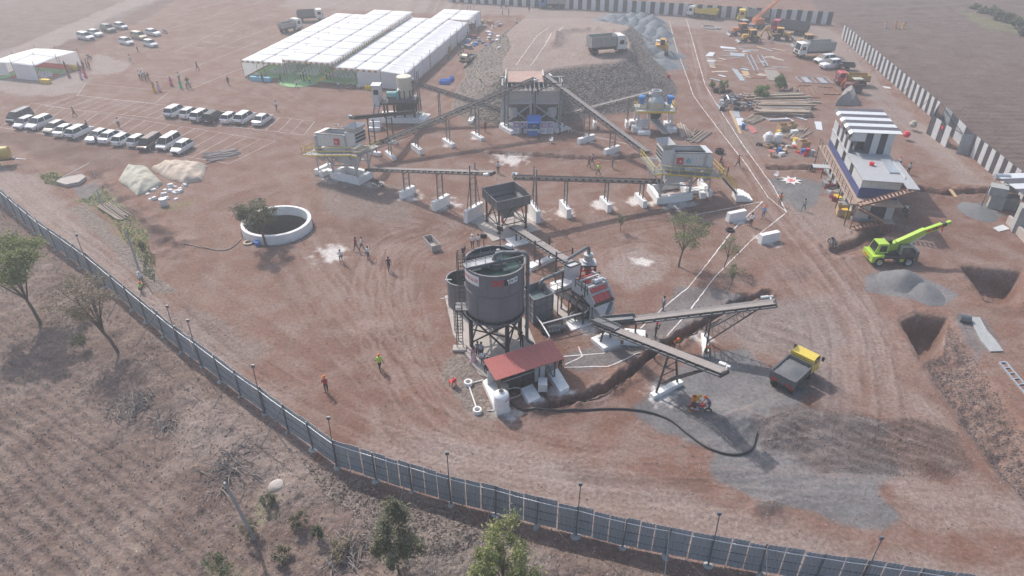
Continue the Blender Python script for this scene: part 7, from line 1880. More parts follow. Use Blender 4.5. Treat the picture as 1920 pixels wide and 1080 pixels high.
# PEOPLE
def body_mesh(pose):
 """one continuous skinned body, 1.72 m, facing +x; materials: skin, shirt, trousers, shoes"""
 V={};E=[];Rd={};Mt={}
 def p(k,x,y,z,r,m=None,par=None):
  V[k]=(x,y,z);Rd[k]=r
  if par:E.append((par,k));Mt[(par,k)]=m
 ph=0.0;bend=0;arms={};legs={}
 A_={'stand':((.0,.06),(.06,.02)),'walk':((-.2,.2),(.22,-.12)),'photo':((.28,.2),(.28,.2)),'bend':((.3,.2),(.3,.2)),'crouch':((.3,.2),(.3,.2)),'sit':((.25,.2),(.22,.2)),'raise':((0,.06),(.3,.3))}
 hip={'crouch':.42,'sit':.50}.get(pose,.90);ox=0
 lean={'bend':.62,'crouch':.30,'sit':.05,'walk':.05}.get(pose,0)
 def T(d,h):return(ox+math.sin(lean)*h+math.cos(lean)*d,h*math.cos(lean)-math.sin(lean)*d+hip)
 p('pelvis',ox,0,hip,.135)
 x,z=T(0,.2);p('waist',x,0,z,.125,1,'pelvis');x,z=T(.01,.40);p('chest',x,0,z,.15,1,'waist');x,z=T(0,.52);p('neck',x,0,z,.06,1,'chest')
 x,z=T(.03,.60);p('chin',x,0,z,.066,0,'neck');x,z=T(.03,.72);p('head',x,0,z,.098,0,'chin');x,z=T(.03,.80);p('crown',x,0,z,.07,0,'head');x,z=T(.125,.685);p('nose',x,0,z,.02,0,'head')
 for s_,n_ in((1,'l'),(-1,'r')):
  x,z=T(0,.47);p('sh'+n_,x,.185*s_,z,.062,1,'chest')
  sw={'walk':.2*s_,'stand':.03*s_}.get(pose,0)
  if pose=='photo' or(pose=='raise' and s_==1):el=T(.2,.25);ha=T(.28,.58 if pose=='photo' else.75);hy=.07 if pose=='photo' else.2
  elif pose in('bend','crouch'):el=T(.2,.28);ha=(el[0]+.22,el[1]-.18);hy=.14
  elif pose=='sit':el=T(.06,.22);ha=T(.30,.17);hy=.18
  else:el=T(sw*.6,.20);ha=T(sw*1.4+.06,-.02+abs(sw)*.2);hy=.25
  ey=.25 if pose!='photo' else.22
  p('el'+n_,el[0],ey*s_,el[1],.043,1,'sh'+n_);p('wr'+n_,ha[0],hy*s_,ha[1],.032,0,'el'+n_)
  d=Vector((ha[0]-el[0],0,ha[1]-el[1])).normalized();q=Vector((-d.z,0,d.x))
  p('pa'+n_,ha[0]+d.x*.08,hy*s_,ha[1]+d.z*.08,.034,0,'wr'+n_)
  for k in range(4):
   o=(k-1.5)*.02;L_=(.07,.085,.08,.06)[k]
   p('f%d%s'%(k,n_),ha[0]+d.x*(.08+L_)+q.x*o,hy*s_-.012*s_,ha[1]+d.z*(.08+L_)+q.z*o,.010,0,'pa'+n_)
  p('th'+n_,ha[0]+d.x*.08+q.x*.06,hy*s_-.02*s_,ha[1]+d.z*.08+q.z*.06,.011,0,'wr'+n_)
  p('hp'+n_,ox,.095*s_,hip-.04,.098,2,'pelvis')
  if pose=='crouch':kn=(.36,.16,.46);an=(.10,.14,.09)
  elif pose=='sit':kn=(.44,.12,.50);an=(.46,.12,.09)
  else:
   st={'walk':.24*-s_}.get(pose,.02*s_);kn=(st*.55+.03,.10,.48);an=(st*1.25-(.05 if st<0 else 0),.10,.085+(.05 if st<-.1 else 0))
  p('kn'+n_,kn[0],kn[1]*s_,kn[2],.064,2,'hp'+n_);p('an'+n_,an[0],an[1]*s_,an[2],.043,2,'kn'+n_);p('to'+n_,an[0]+.17,an[1]*s_+.02*s_,max(.035,an[2]-.05),.036,3,'an'+n_)
 ks=list(V);me=bpy.data.meshes.new('body');me.from_pydata([V[k]for k in ks],[(ks.index(a),ks.index(b))for a,b in E],[])
 o=bpy.data.objects.new('tmp',me);COL.objects.link(o)
 sk=o.modifiers.new('s','SKIN');sk.use_smooth_shade=True
 if not me.skin_vertices:
  bpy.context.view_layer.objects.active=o
 for i,k in enumerate(ks):me.skin_vertices[0].data[i].radius=(Rd[k],Rd[k]);me.skin_vertices[0].data[i].use_root=(k=='pelvis')
 su=o.modifiers.new('u','SUBSURF');su.levels=1
 bpy.context.view_layer.update()
 ev=o.evaluated_get(bpy.context.evaluated_depsgraph_get());r=bpy.data.meshes.new_from_object(ev)
 bpy.data.objects.remove(o)
 segs=[(np.array(V[a]),np.array(V[b]),Mt[(a,b)])for a,b in E]
 cen=np.array([f.center[:]for f in r.polygons]);best=np.full(len(cen),9.);mi=np.zeros(len(cen),int)
 for a,b,m in segs:
  ab=b-a;t_=np.clip(((cen-a)@ab)/(ab@ab),0,1);d=np.linalg.norm(cen-a-t_[:,None]*ab,axis=1);u_=d<best;best[u_]=d[u_];mi[u_]=m
 r.materials.clear()
 for n in('skin','shirt_white','trouser_dark','shoe'):r.materials.append(MAT[n])
 r.polygons.foreach_set('material_index',mi.astype(np.int32));r.polygons.foreach_set('use_smooth',[True]*len(mi));r.update();r.name='body'
 return r,Vector(V['head']),lean
BODY={k:body_mesh(k)for k in('stand','walk','photo','bend','crouch','sit','raise')}
HAIR=MB().lathe(0,0,[(.104,-.03),(.112,.03),(.095,.09),(.05,.125),(0,.135)],12).mesh('hair','hair','all')
LONG=MB().lathe(0,0,[(.09,-.22),(.112,-.05),(.114,.03),(.095,.09),(.05,.125),(0,.135)],12,a0=R(70),a1=R(290)).mesh('hair','hair','all')
HELM=MB().lathe(0,0,[(.15,.025),(.152,.04),(.125,.05),(.12,.09),(.085,.15),(.03,.17),(0,.172)],14).mesh('helmet','helmet_orange','all')
CLOTH=MB().lathe(0,0,[(.13,-.12),(.125,.0),(.12,.09),(.06,.14),(0,.15)],12).mesh('headcloth','helmet_orange','all')
SARI=MB().lathe(0,0,[(.30,.02),(.27,.3),(.21,.7),(.18,.95),(.19,1.12)],16).mesh('sari_skirt','sari_pink','all')
DRAPE=MB().lathe(0,0,[(.2,1.02),(.24,1.2),(.235,1.36),(.14,1.44)],14,a0=R(10),a1=R(250)).mesh('sari_drape','sari_pink','all')
VEST=MB().lathe(0,0,[(.19,.92),(.2,1.2),(.2,1.34),(.1,1.43)],14).mesh('vest','shirt_hivis','all')
def person(px,py,pose,face,shirt,trouser,head,label,z=None):
 p=gp(px,py)if z is None else P(px,py,z)
 root=thing('person',label,'person',p,R(face));me,hd,lean=BODY[pose];k=random.uniform(.96,1.05);root.scale=(k,k,k)
 b=put('body',me,root);remat(b,'shirt_white','shirt_'+shirt if 'shirt_'+shirt in MAT else shirt);
 if trouser.startswith('sari'):
  for m in(SARI,DRAPE):q=put(m.name.split('.')[0],m,root);remat(q,'sari_pink',trouser)
  head='l' if head=='h' else head
 else:remat(b,'trouser_dark','trouser_'+trouser)
 m={'h':HAIR,'l':LONG,'c':CLOTH,'C':CLOTH}.get(head,HELM);q=put(m.name.split('.')[0],m,root);q.location=hd+Vector((-.015,0,.0));q.rotation_euler=(0,lean,0)
 if head=='w':remat(q,'helmet_orange','helmet_white')
 if head=='r':remat(q,'helmet_orange','plastic_red')
 if head=='C':remat(q,'helmet_orange','sari_yellow')
 if shirt=='hivis' and pose in('stand','walk','photo'):v=put('vest',VEST,root)
 return root
F_=-90
PEOPLE=[(613,736,'photo',F_,'red','dark','o','person in red shirt and orange helmet standing alone inside the fence'),(713,693,'walk',-60,'hivis','dark','o','person in lime vest and orange helmet walking on the bare earth left of the shed'),(730,508,'walk',-70,'dark','dark','h','person in black walking alone left of the tall tank'),(640,492,'walk',-80,'white','grey','h','person in white shirt and grey trousers, leftmost of the four walking past the lime patch'),(668,470,'walk',60,'maroon','dark','h','person in maroon shirt among the four walking past the lime patch'),(679,470,'walk',30,'light','blue','h','person in pale shirt right behind the one in maroon'),(691,486,'raise',-20,'white','blue','h','person in white shirt raising an arm, nearest of the four walkers'),(886,466,'stand',90,'white','dark','w','person in white shirt and white helmet behind the tall tank'),(897,463,'stand',80,'white','grey','h','bare headed person in white shirt behind the tall tank'),(1012,512,'walk',200,'maroon','tan','h','person in maroon shirt striding below the brown conveyor'),(1243,582,'stand',200,'check','blue','h','person in checked shirt standing by the lime line above the sand conveyors'),(1228,634,'photo',-10,'dark','dark','r','person in black with red cap filming between the two sand conveyors'),(1262,656,'bend',-60,'orange','dark','o','person in orange vest bending in the trench under the sand conveyor'),(1226,673,'bend',20,'dark','dark','h','person in dark clothes stooping in the trench below the sand conveyor'),(1321,666,'crouch',-70,'olive','tan','o','person with orange helmet crouching at the foot of the right sand conveyor post'),(1298,768,'bend',0,'sari_yellow','sari_orange','C','person in yellow cloth bending over a basket at the grey sand'),(1328,770,'bend',190,'purple','grey','o','person in mauve shirt with orange helmet bending over a pan'),(888,678,'stand',-50,'pink','sari_pink','h','person in pink sari at the left foot of the tall tank'),(896,668,'stand',-90,'grey','dark','h','person in grey behind the pink sari under the tall tank'),(903,671,'stand',-120,'check','dark','h','person in dark check shirt under the tall tank'),(905,685,'stand',120,'white','blue','h','person with pale clothes and dark bag nearest the red roof corner'),(978,652,'stand',90,'dark','dark','h','person in dark clothes half hidden behind the red roof'),(1050,694,'stand',100,'dark','dark','h','person in black standing at the right end of the shed'),(910,700,'bend',60,'dark','dark','h','person in dark clothes bending at the left gable of the shed'),(263,547,'crouch',0,'hivis','dark','o','person in lime vest crouching at the leaning pole near the fence'),(266,530,'sit',-60,'white','grey','w','person in white sitting beside the lime vest at the pole'),(934,325,'stand',90,'light','dark','h','person in pale blue shirt at the head of the left low conveyor'),(910,247,'walk',-80,'maroon','dark','h','person in dark red walking left of the rock bin'),(979,252,'stand',40,'blue','grey','h','person in blue shirt at the left banner of the blue booth'),(1001,250,'stand',F_,'blue','dark','h','person in blue shirt behind the counter of the blue booth'),(1010,261,'stand',80,'blue','dark','h','person in blue shirt in front of the booth with back to the camera'),(1050,252,'stand',170,'blue','dark','h','person in blue shirt right of the booth at the white wall'),(1104,314,'walk',-20,'maroon','dark','h','person in maroon walking behind the right low conveyor'),(1110,309,'walk',0,'purple','grey','h','person in mauve walking beside the one in maroon behind the right low conveyor'),(1122,328,'walk',170,'hivis','dark','o','person in lime vest and orange helmet behind the right low conveyor'),(1148,315,'walk',-60,'grey','grey','h','person in grey walking by the trench behind the right low conveyor'),(1383,313,'walk',200,'maroon','dark','h','person in maroon striding across the lime line'),(1350,309,'sit',-60,'maroon','dark','h','person in maroon sitting behind the stairs of the right screen'),(1363,332,'stand',160,'dark','dark','o','person in black with orange helmet by the stairs of the right screen'),(1407,424,'stand',100,'white','dark','h','person in white shirt between the two free plinths'),(1430,409,'walk',250,'blue','blue','o','person in blue with orange helmet walking on the lime line'),(1461,385,'stand',250,'orange','grey','h','person in orange top where the lime lines meet'),(1506,395,'walk',220,'check','grey','h','person in striped shirt in front of the site office'),(1688,309,'crouch',180,'light','dark','r','person with red cap squatting behind the site office'),(1702,326,'stand',90,'white','dark','h','person in white shirt behind the right edge of the site office'),(1646,131,'stand',200,'light','grey','h','person in pale clothes standing at the striped wall'),(1659,54,'walk',0,'pink','sari_pink','h','person in pink sari walking in the ploughed field'),(1678,54,'walk',0,'orange','sari_orange','h','person in orange sari walking in the ploughed field'),(1692,55,'bend',0,'sari_yellow','sari_yellow','h','person in yellow sari bending in the ploughed field'),(141,219,'walk',250,'olive','dark','h','person in dark olive between the parking rows'),(224,239,'stand',F_,'white','dark','h','person in white shirt and dark trousers between the parking rows'),(182,269,'stand',90,'light','dark','h','person in pale shirt standing before the nearest car row'),(166,246,'stand',0,'dark','dark','h','person in black between two white cars of the nearest row'),(332,216,'crouch',F_,'hivis','dark','h','person in faded green crouching behind the second car row'),(519,207,'walk',-60,'white','dark','h','person in white shirt beyond the right end of the second car row'),(259,97,'stand',250,'light','dark','h','person standing in front of the far white hatchback'),(246,118,'walk',200,'white','tan','h','person in long white shirt right of the small tent'),(371,132,'walk',250,'olive','dark','h','person in dark clothes alone on the open ground left of the marquee'),(429,160,'stand',100,'dark','dark','h','person in black suit alone near the marquee corner'),(263,149,'stand',0,'white','dark','h','leftmost person of the white shirted group on the open ground'),(267,150,'stand',60,'white','dark','h','second person of the white shirted group on the open ground'),(270,147,'stand',200,'white','grey','w','person with white cap at the back of the white shirted group'),(275,152,'stand',180,'grey','dark','h','person in grey at the right of the white shirted group'),(280,153,'walk',0,'dark','dark','h','person in black walking off from the white shirted group'),(290,173,'stand',0,'sari_orange','sari_yellow','h','person in yellow sari on the open ground'),(299,171,'stand',180,'pink','sari_pink','h','person in pale pink sari beside the yellow one'),(322,161,'walk',180,'maroon','sari_magenta','h','person in magenta sari alone on the open ground'),(337,152,'stand',F_,'white','dark','h','person in white shirt behind the green sari'),(340,166,'stand',F_,'sari_green','sari_green','h','person in bright green sari on the open ground'),(351,167,'stand',20,'white','dark','h','person in white shirt at the left of the trio beside the green sari'),(353,161,'stand',F_,'dark','dark','h','person in dark shirt in the middle of the trio beside the green sari'),(358,166,'stand',180,'white','grey','h','person in white shirt at the right of the trio beside the green sari'),(124,130,'stand',250,'dark','dark','h','person in black under the small tent roof'),(130,145,'stand',0,'sari_maroon','sari_maroon','h','person in maroon sari at the front of the small tent'),(153,148,'stand',60,'pink','sari_pink','h','person in pale sari outside the small tent'),(161,145,'stand',180,'sari_magenta','sari_magenta','h','person in magenta sari outside the small tent'),(150,133,'stand',0,'purple','dark','h','person in mauve in the group right of the small tent'),(158,129,'stand',F_,'dark','dark','h','person in black in the group right of the small tent'),(164,127,'stand',200,'grey','grey','h','person in grey in the group right of the small tent'),(169,129,'stand',180,'maroon','dark','h','rightmost person of the group right of the small tent'),(484,151,'stand',F_,'white','dark','h','left person behind the sky blue counter'),(493,154,'stand',90,'dark','dark','h','person in black in front of the sky blue counter'),(499,149,'stand',F_,'pink','grey','h','right person behind the sky blue counter'),(527,157,'walk',20,'dark','dark','h','person in black walking to the marquee entrance'),(557,165,'walk',180,'white','dark','h','person in white shirt on the round end of the green carpet'),(565,150,'stand',20,'white','dark','h','left person of the trio on the marquee carpet'),(571,153,'stand',180,'maroon','dark','h','person in maroon of the trio on the marquee carpet'),(575,148,'stand',200,'light','dark','h','right person of the trio on the marquee carpet'),(582,159,'stand',190,'hivis','dark','h','person in yellow green shirt at the carpet edge'),(613,150,'stand',0,'white','dark','h','person in white before the chairs at the middle bay'),(620,151,'stand',180,'pink','grey','h','person in pink before the chairs at the middle bay'),(636,169,'walk',-60,'light','blue','h','person in pale blue walking in front of the marquee'),(716,152,'sit',F_,'dark','dark','h','person in dark clothes sitting before the white marquee wall'),(841,112,'stand',180,'grey','blue','h','person in grey beside the cardboard boxes at the marquee wall'),(868,99,'stand',F_,'light','grey','h','person in pale shirt behind the small cream pickup'),(858,88,'sit',0,'dark','dark','h','left one of the persons sitting at the marquee wall'),(864,86,'sit',180,'blue','dark','h','right one of the persons sitting at the marquee wall'),(877,68,'stand',0,'light','dark','h','person in pale shirt at the kitchen clutter'),(884,55,'stand',200,'dark','dark','h','person in black under the far marquee bay'),(892,52,'stand',60,'maroon','dark','h','person in maroon at the far marquee bay'),(877,19,'stand',0,'white','tan','h','left person of the white robed group behind the marquee'),(882,18,'stand',180,'white','grey','h','middle person of the white robed group behind the marquee'),(889,18,'stand',180,'white','tan','w','right person of the white robed group behind the marquee'),(940,17,'walk',0,'dark','dark','h','person in dark clothes on the far road, left of the pair'),(949,17,'walk',180,'grey','dark','h','person in grey on the far road, right of the pair'),(942,27,'stand',0,'white','dark','h','person in white near the far road'),(954,30,'stand',200,'purple','dark','h','person in mauve near the far road'),(992,24,'stand',F_,'maroon','tan','h','person in brown standing by the road left of the blue truck'),(969,50,'stand',90,'white','grey','h','person in white at the edge of the pit left of the ramp'),]
for a in PEOPLE:person(*a)
# TREES AND PLANTS
def leaf_mat(n,c):
 m=mat(n,c,.7,var=.4,scale=.9,trans=.35);return n
for n,c in dict(leaf_green=(.22,.26,.095),leaf_dark=(.12,.145,.07),leaf_brown=(.23,.185,.125),leaf_olive=(.21,.215,.145),leaf_lime=(.32,.33,.13),leaf_shrub=(.12,.21,.055),leaf_dry=(.34,.26,.19)).items():leaf_mat(n,c)
def tree(name,label,base,h,rx,rz,leaves,n,size,trunk=.16,lean=(0,0),limbs=7,fork=.35,clumps=26,seed=1,cat='tree',cz=None,gap=.5):
 r_=random.Random(seed);root=thing(name,label,cat,base);m=MB();cz=cz or h-rz
 tip=Vector((lean[0]*.6,lean[1]*.6,h*fork));m.tube([(0,0,-.2),(lean[0]*.2,lean[1]*.2,h*fork*.5),tip],[trunk,trunk*.8,trunk*.65],8)
 cl=[]
 for i in range(clumps):
  while True:
   d=Vector((r_.uniform(-1,1),r_.uniform(-1,1),r_.uniform(-1,1)))
   if.25<d.length<1:break
  d=d*(.55+.45*r_.random())/max(.5,d.length)*.85
  cl.append((Vector((lean[0]+d.x*rx,lean[1]+d.y*rx,cz+d.z*rz)),r_.uniform(.5,1.0)))
 for i in range(limbs):
  e=cl[i*len(cl)//limbs][0];a=tip.lerp(Vector((0,0,h*fork*.6)),r_.random()*.5);k=a.lerp(e,.5)+Vector((r_.uniform(-.2,.2),r_.uniform(-.2,.2),.12*h*r_.random()))
  m.tube([a,k,e],[trunk*.5,trunk*.3,trunk*.08],6)
  for j in range(3):f=cl[r_.randrange(len(cl))][0];g=k.lerp(e,.3+.3*j*.5);m.tube([g,g.lerp(f,.5)+Vector((0,0,.1)),f],[trunk*.18,trunk*.1,trunk*.04],4)
 m.build('trunk','bark',root,smooth=True)
 vs=[];fs=[];mi=[];mats=leaves
 for i in range(n):
  c,w=cl[r_.randrange(len(cl))];g=rx*gap*w*.62
  o=Vector((r_.gauss(0,g*.55),r_.gauss(0,g*.55),r_.gauss(0,g*.42*rz/rx+.08)));p=c+o
  a=Vector((r_.uniform(-1,1),r_.uniform(-1,1),r_.uniform(-.7,.7))).normalized();b=a.orthogonal().normalized();b.rotate(Matrix.Rotation(r_.uniform(0,6.28),3,a));s_=size*r_.uniform(.6,1.5);k=len(vs)
  vs+=[p-a*s_,p+b*s_*.45,p+a*s_,p-b*s_*.45];fs.append((k,k+1,k+2,k+3));mi.append(0 if r_.random()<.6 else min(len(mats)-1,1+int(r_.random()*(len(mats)-1))))
 q=MB();q.v=[tuple(v)for v in vs];q.f=fs;q.m=mi
 me_=bpy.data.meshes.new('crown');me_.from_pydata(q.v,[],q.f)
 for x in mats:me_.materials.append(MAT[x])
 me_.polygons.foreach_set('material_index',mi);me_.update();put('crown',me_,root)
 return root
def tr(name,label,bx,by,topy,w_px,*a,**k):
 b=gp(bx,by);h=hz(b.y,topy)-b.z;rx=w_px/2*(b.y*_c+(HCAM-h*.6)*_s)/FPX
 if a[0]==0:a=(h*.5,)+a[1:];k['cz']=h*.52
 return tree(name,label,b,h,rx,*a,**k)
tr('field_tree','leafy green tree with a leaning trunk at the left edge outside the fence',76,606,455,185,1.9,['leaf_green','leaf_dark','leaf_lime'],9500,.13,trunk=.17,lean=(-.9,.3),clumps=44,seed=3,gap=.36)
tr('field_tree','half bare brownish tree just outside the fence',222,660,530,155,2.0,['leaf_brown','leaf_olive','leaf_dry'],2700,.10,trunk=.16,lean=(-1.9,.5),limbs=12,clumps=40,seed=5,gap=.34)
tr('field_tree','tall grey green bushy tree at the bottom edge, left of the lime coloured one',748,1075,932,125,0,['leaf_olive','leaf_dark','leaf_brown'],6500,.10,trunk=.09,clumps=30,seed=7,fork=.25,gap=.34)
tr('field_tree','lime coloured bushy tree at the bottom edge of the picture',945,1118,978,150,0,['leaf_lime','leaf_green','leaf_olive'],7500,.10,trunk=.1,clumps=30,seed=8,fork=.25,gap=.34)
tr('yard_tree','dense dark tree growing beside the round well',499,460,370,104,2.0,['leaf_olive','leaf_dark','leaf_brown'],7000,.10,trunk=.16,lean=(-.6,.3),clumps=34,seed=9,gap=.36)
tr('yard_tree','thin branched airy tree between the right screen and the wash plant',1272,500,405,120,1.7,['leaf_olive','leaf_green'],3800,.085,trunk=.12,lean=(.4,0),limbs=9,clumps=30,seed=10,gap=.38)
tr('yard_tree','slim sapling standing in a heap of stones by the lime line',1357,502,440,50,1.3,['leaf_olive','leaf_green'],800,.08,trunk=.07,lean=(.5,0),clumps=14,seed=11)
tr('yard_tree','small sapling behind the right sand conveyor',1367,543,492,44,1.0,['leaf_olive','leaf_green'],600,.08,trunk=.05,lean=(.3,0),clumps=12,seed=12)
tr('yard_tree','tiny sapling near the right low conveyor',1163,434,400,24,.7,['leaf_green','leaf_olive'],380,.08,trunk=.04,clumps=9,seed=13)
tr('green_shrub','roundest green shrub beside the three motorcycles',1462,170,138,27,1.5,['leaf_shrub','leaf_green'],2600,.13,trunk=.05,clumps=26,seed=14,fork=.2,cat='shrub')
tr('green_shrub','ragged green shrub between the timber and the metal sheets',1427,186,158,32,1.3,['leaf_shrub','leaf_green'],2300,.13,trunk=.05,clumps=24,seed=15,fork=.2,cat='shrub')
tr('green_shrub','small shrub behind the tyre stacks, left one',1335,168,150,17,.8,['leaf_shrub','leaf_green'],700,.12,trunk=.04,clumps=10,seed=16,fork=.2,cat='shrub');tr('green_shrub','small shrub behind the tyre stacks, right one',1355,168,150,20,.8,['leaf_shrub','leaf_green'],800,.12,trunk=.04,clumps=10,seed=17,fork=.2,cat='shrub')
for i,(x,y,t_,w_)in enumerate(((1848,26,8,30),(1866,36,14,32),(1885,40,22,34),(1906,52,30,30),(1826,16,4,22),(1916,66,48,20))):
 tr('field_bush',('dark bush','taller dark bush','wide bush','pale bush','small bush','low bush')[i]+' at the far upper right corner beyond the ploughed field',x,y,t_,w_,1.4,['leaf_dark','leaf_olive','leaf_brown'],1100,.25,trunk=.08,clumps=16,seed=20+i,fork=.2,cat='bush')
for i,(x,y,t_,w_,l_)in enumerate(((420,1082,1046,70,'leaf_dark'),(505,948,928,34,'leaf_olive'),(597,1012,990,26,'leaf_dark'),(158,655,630,34,'leaf_dark'),(150,600,575,30,'leaf_brown'),(470,1010,985,50,'leaf_dry'),(560,985,965,46,'leaf_brown'),(640,1040,1020,60,'leaf_dry'),(530,1050,1030,44,'leaf_brown'),(265,465,452,12,'leaf_green'))):
 tr('low_bush','low '+('dark green bush at the bottom edge','grey green bush right of the grey pole','dark weed left of the bushy tree','dark bush behind the half bare tree','brown bush between the two left trees','dry bush left of the dead brush','brown bush above the dead brush','dry bush near the bottom bushy tree','brown bush by the bottom edge','weed at the pipe bundle')[i],x,y,t_,w_,.45,[l_,'leaf_olive'],1000,.07,trunk=.03,clumps=14,seed=40+i,fork=.2,cat='bush')
def brush(px,py,r,n,lab,seed):
 r_=random.Random(seed);c=gp(px,py);m=MB()
 for i in range(n):
  a=r_.uniform(0,6.28);q=r_.uniform(0,r);x,y=c.x+q*math.cos(a),c.y+q*math.sin(a);b=r_.uniform(0,6.28);L_=r_.uniform(.5,1.6)
  p0=Vector((x,y,gz(x,y)+.05));m.tube([p0,p0+Vector((math.cos(b)*L_*.5,math.sin(b)*L_*.5,r_.uniform(.05,.5))),p0+Vector((math.cos(b)*L_,math.sin(b)*L_,r_.uniform(.0,.5)))],[.045,.035,.02],4)
 o=single('dead_brush',m,'wood_grey',lab,'brush');o['kind']='stuff'
brush(250,765,2.0,90,'heap of dry grey twigs in the field below the half bare tree',1);brush(430,880,2.2,80,'dead branches lying beside the leaning pole',2);brush(650,1035,1.6,80,'uprooted dry brush near the bottom edge',3);brush(305,800,1.3,40,'small heap of dry twigs in the field',4)
def scatter(name,lab,polys,n,size,mt,seed,flat=.6,tuft=False,ramp=False):
 r_=np.random.default_rng(seed);vs=[];fs=[];tot=[]
 for pl,k in polys:
  lo,hi=pl.min(0),pl.max(0);pts=r_.uniform(lo,hi,(int(n*k*3),2));s_=sdf(pl,pts[:,0],pts[:,1]);pts=pts[s_<0][:int(n*k)];tot.append(pts)
 pts=np.vstack(tot)
 if ramp:pts=pts[ramp_sides(pts[:,0],pts[:,1])[0]>.6]
 z=terrain(pts[:,0],pts[:,1])
 for(x,y),h in zip(pts,z):
  s_=size*r_.uniform(.4,1)**1.5*1.6;k=len(vs);j=lambda:r_.uniform(.6,1.25)
  if tuft:
   for q in range(3):
    a=r_.uniform(0,6.28);b=r_.uniform(0,6.28);k=len(vs);vs+=[(x+.03*math.cos(a),y+.03*math.sin(a),h),(x-.03*math.cos(a),y-.03*math.sin(a),h),(x+s_*math.cos(b)*.6,y+s_*math.sin(b)*.6,h+s_)];fs.append((k,k+1,k+2))
  else:
   vs+=[(x-s_*j(),y,h),(x,y-s_*j(),h),(x+s_*j(),y,h),(x,y+s_*j(),h),(x+s_*.2*j(),y,h+s_*flat*j()*1.3)];fs+=[(k,k+1,k+4),(k+1,k+2,k+4),(k+2,k+3,k+4),(k+3,k,k+4)]
 me_=bpy.data.meshes.new(name);me_.from_pydata(vs,[],fs);me_.materials.append(MAT[mt]);me_.update();tag(put(name,me_),lab,kind='stuff')
mat('stone_pale',(.32,.28,.255),.9,var=.3,scale=1.5);mat('stone_dark',(.14,.105,.092),.9,var=.3,scale=1.5);mat('dry_grass',(.30,.235,.16),.9,var=.25,scale=1);mat('grass_green',(.17,.22,.08),.9,var=.3,scale=1)
OUTV=np.vstack([fence_g[2:26],G((1700,1160),(900,1160),(-40,1160),(-40,640))])
SLOPES=np.array([[-16,107],[32,107],[36,190],[-8,190]])
scatter('field_stones','small pale stones lying about the rough field outside the fence',[(OUTV,1)],9000,.06,'stone_pale',1);scatter('clods','dark earth clods outside the fence and round the pits',[(OUTV,.16),(PITRAMP,.3),(SPOIL,.2)],9000,.08,'stone_dark',2)
scatter('dry_grass','thin dry grass on the rough field',[(OUTV,.6)],9000,.14,'dry_grass',3,tuft=True);scatter('green_grass','patch of short green grass on the bank at the left',[(GREEN[1][0],.8),(GREEN[0][0],.15),(GREEN[3][0],.15)],3500,.14,'grass_green',4,tuft=True)
scatter('ramp_stones','broken stones covering the slopes of the ramp',[(SLOPES,1)],24000,.115,'stone_pale',5,.8,ramp=True);scatter('ramp_stones','darker broken stones covering the slopes of the ramp',[(SLOPES,1)],11000,.115,'stone_dark',6,.8,ramp=True);scatter('yard_gravel','coarse gravel in loose patches of the yard',[(pl,.12)for pl,_,_ in RUBB[2:]]+[(G((0,400),(640,860),(1900,1070),(1900,500),(1400,240),(600,330)),1.2)],7000,.045,'stone_pale',7);scatter('yard_clods','small dark earth crumbs lying about the yard',[(G((0,400),(640,860),(1900,1070),(1900,500),(1400,240),(600,330)),.8),(CHURN,.5),(PITRAMP,.2)],7000,.055,'stone_dark',8)
mat('aggregate',(.17,.19,.21),.95,var=.22,scale=2.5,bump=.6,bscale=5)
def heap(px,py,r,h,lab,mt='aggregate',group=None,seed=0,name='gravel_heap'):
 c=P(px,py);k=22;vs=[];fs=[];r_=random.Random(seed);ex=r_.uniform(.8,1.25)
 g=np.linspace(-1.15,1.15,k);X_,Y_=np.meshgrid(g,g);q=np.hypot(X_/ex,Y_*ex);n_=fbm(X_*r+c.x,Y_*r+c.y,.6,4,seed)
 Zz=h*np.clip(1-q,0,1)**.9*(.7+.6*n_)+.05*(n_-.5)-.12*np.clip(q-.95,0,1);Zb=terrain((X_*r+c.x).ravel(),(Y_*r+c.y).ravel()).reshape(X_.shape)
 Zt=Zb*np.clip(q,0,1)+Zz-.03
 m=MB();m.add(list(zip((X_*r).ravel(),(Y_*r).ravel(),Zt.ravel())),[(i*k+j,i*k+j+1,(i+1)*k+j+1,(i+1)*k+j)for i in range(k-1)for j in range(k-1)if Zz[i:i+2,j:j+2].max()>.05])
 return single(name,m,mt,lab,'heap',loc=(c.x,c.y,0),group=group,smooth='all')
for i,(x,y,r,h)in enumerate(((1132,48,3.2,1.6),(1146,38,3.2,1.8),(1164,37,3.4,1.9),(1183,36,3.4,2.0),(1203,37,3.4,1.9),(1222,42,3.3,1.9),(1150,50,3.4,1.8),(1168,47,3.4,2.0),(1188,47,3.6,2.1),(1208,49,3.5,2.0),(1228,53,3.3,1.9),(1178,60,3.5,2.1),(1198,62,3.5,2.1),(1220,64,3.4,2.1),(1241,66,3.2,1.8),(1192,75,3.2,1.9),(1212,78,3.3,2.0),(1234,80,3.2,1.7),(1208,94,3.2,1.9),(1228,100,3.3,1.7),(1254,105,3.2,1.2),(1246,122,3.4,1.2))):heap(x,y,r,h,'heap of blue grey crushed stone on the far right side of the ramp',group='heaps of blue grey crushed stone beside the ramp',seed=i)
heap(1690,528,2.4,1.6,'pale grey gravel heap in front of the lime green crane','grey_sand',seed=30);heap(1732,548,2.2,.8,'low grey gravel heap right of the one by the lime green crane','grey_sand',seed=31);heap(1832,397,2.4,.7,'flat grey gravel heap at the pump house','grey_sand',seed=32);
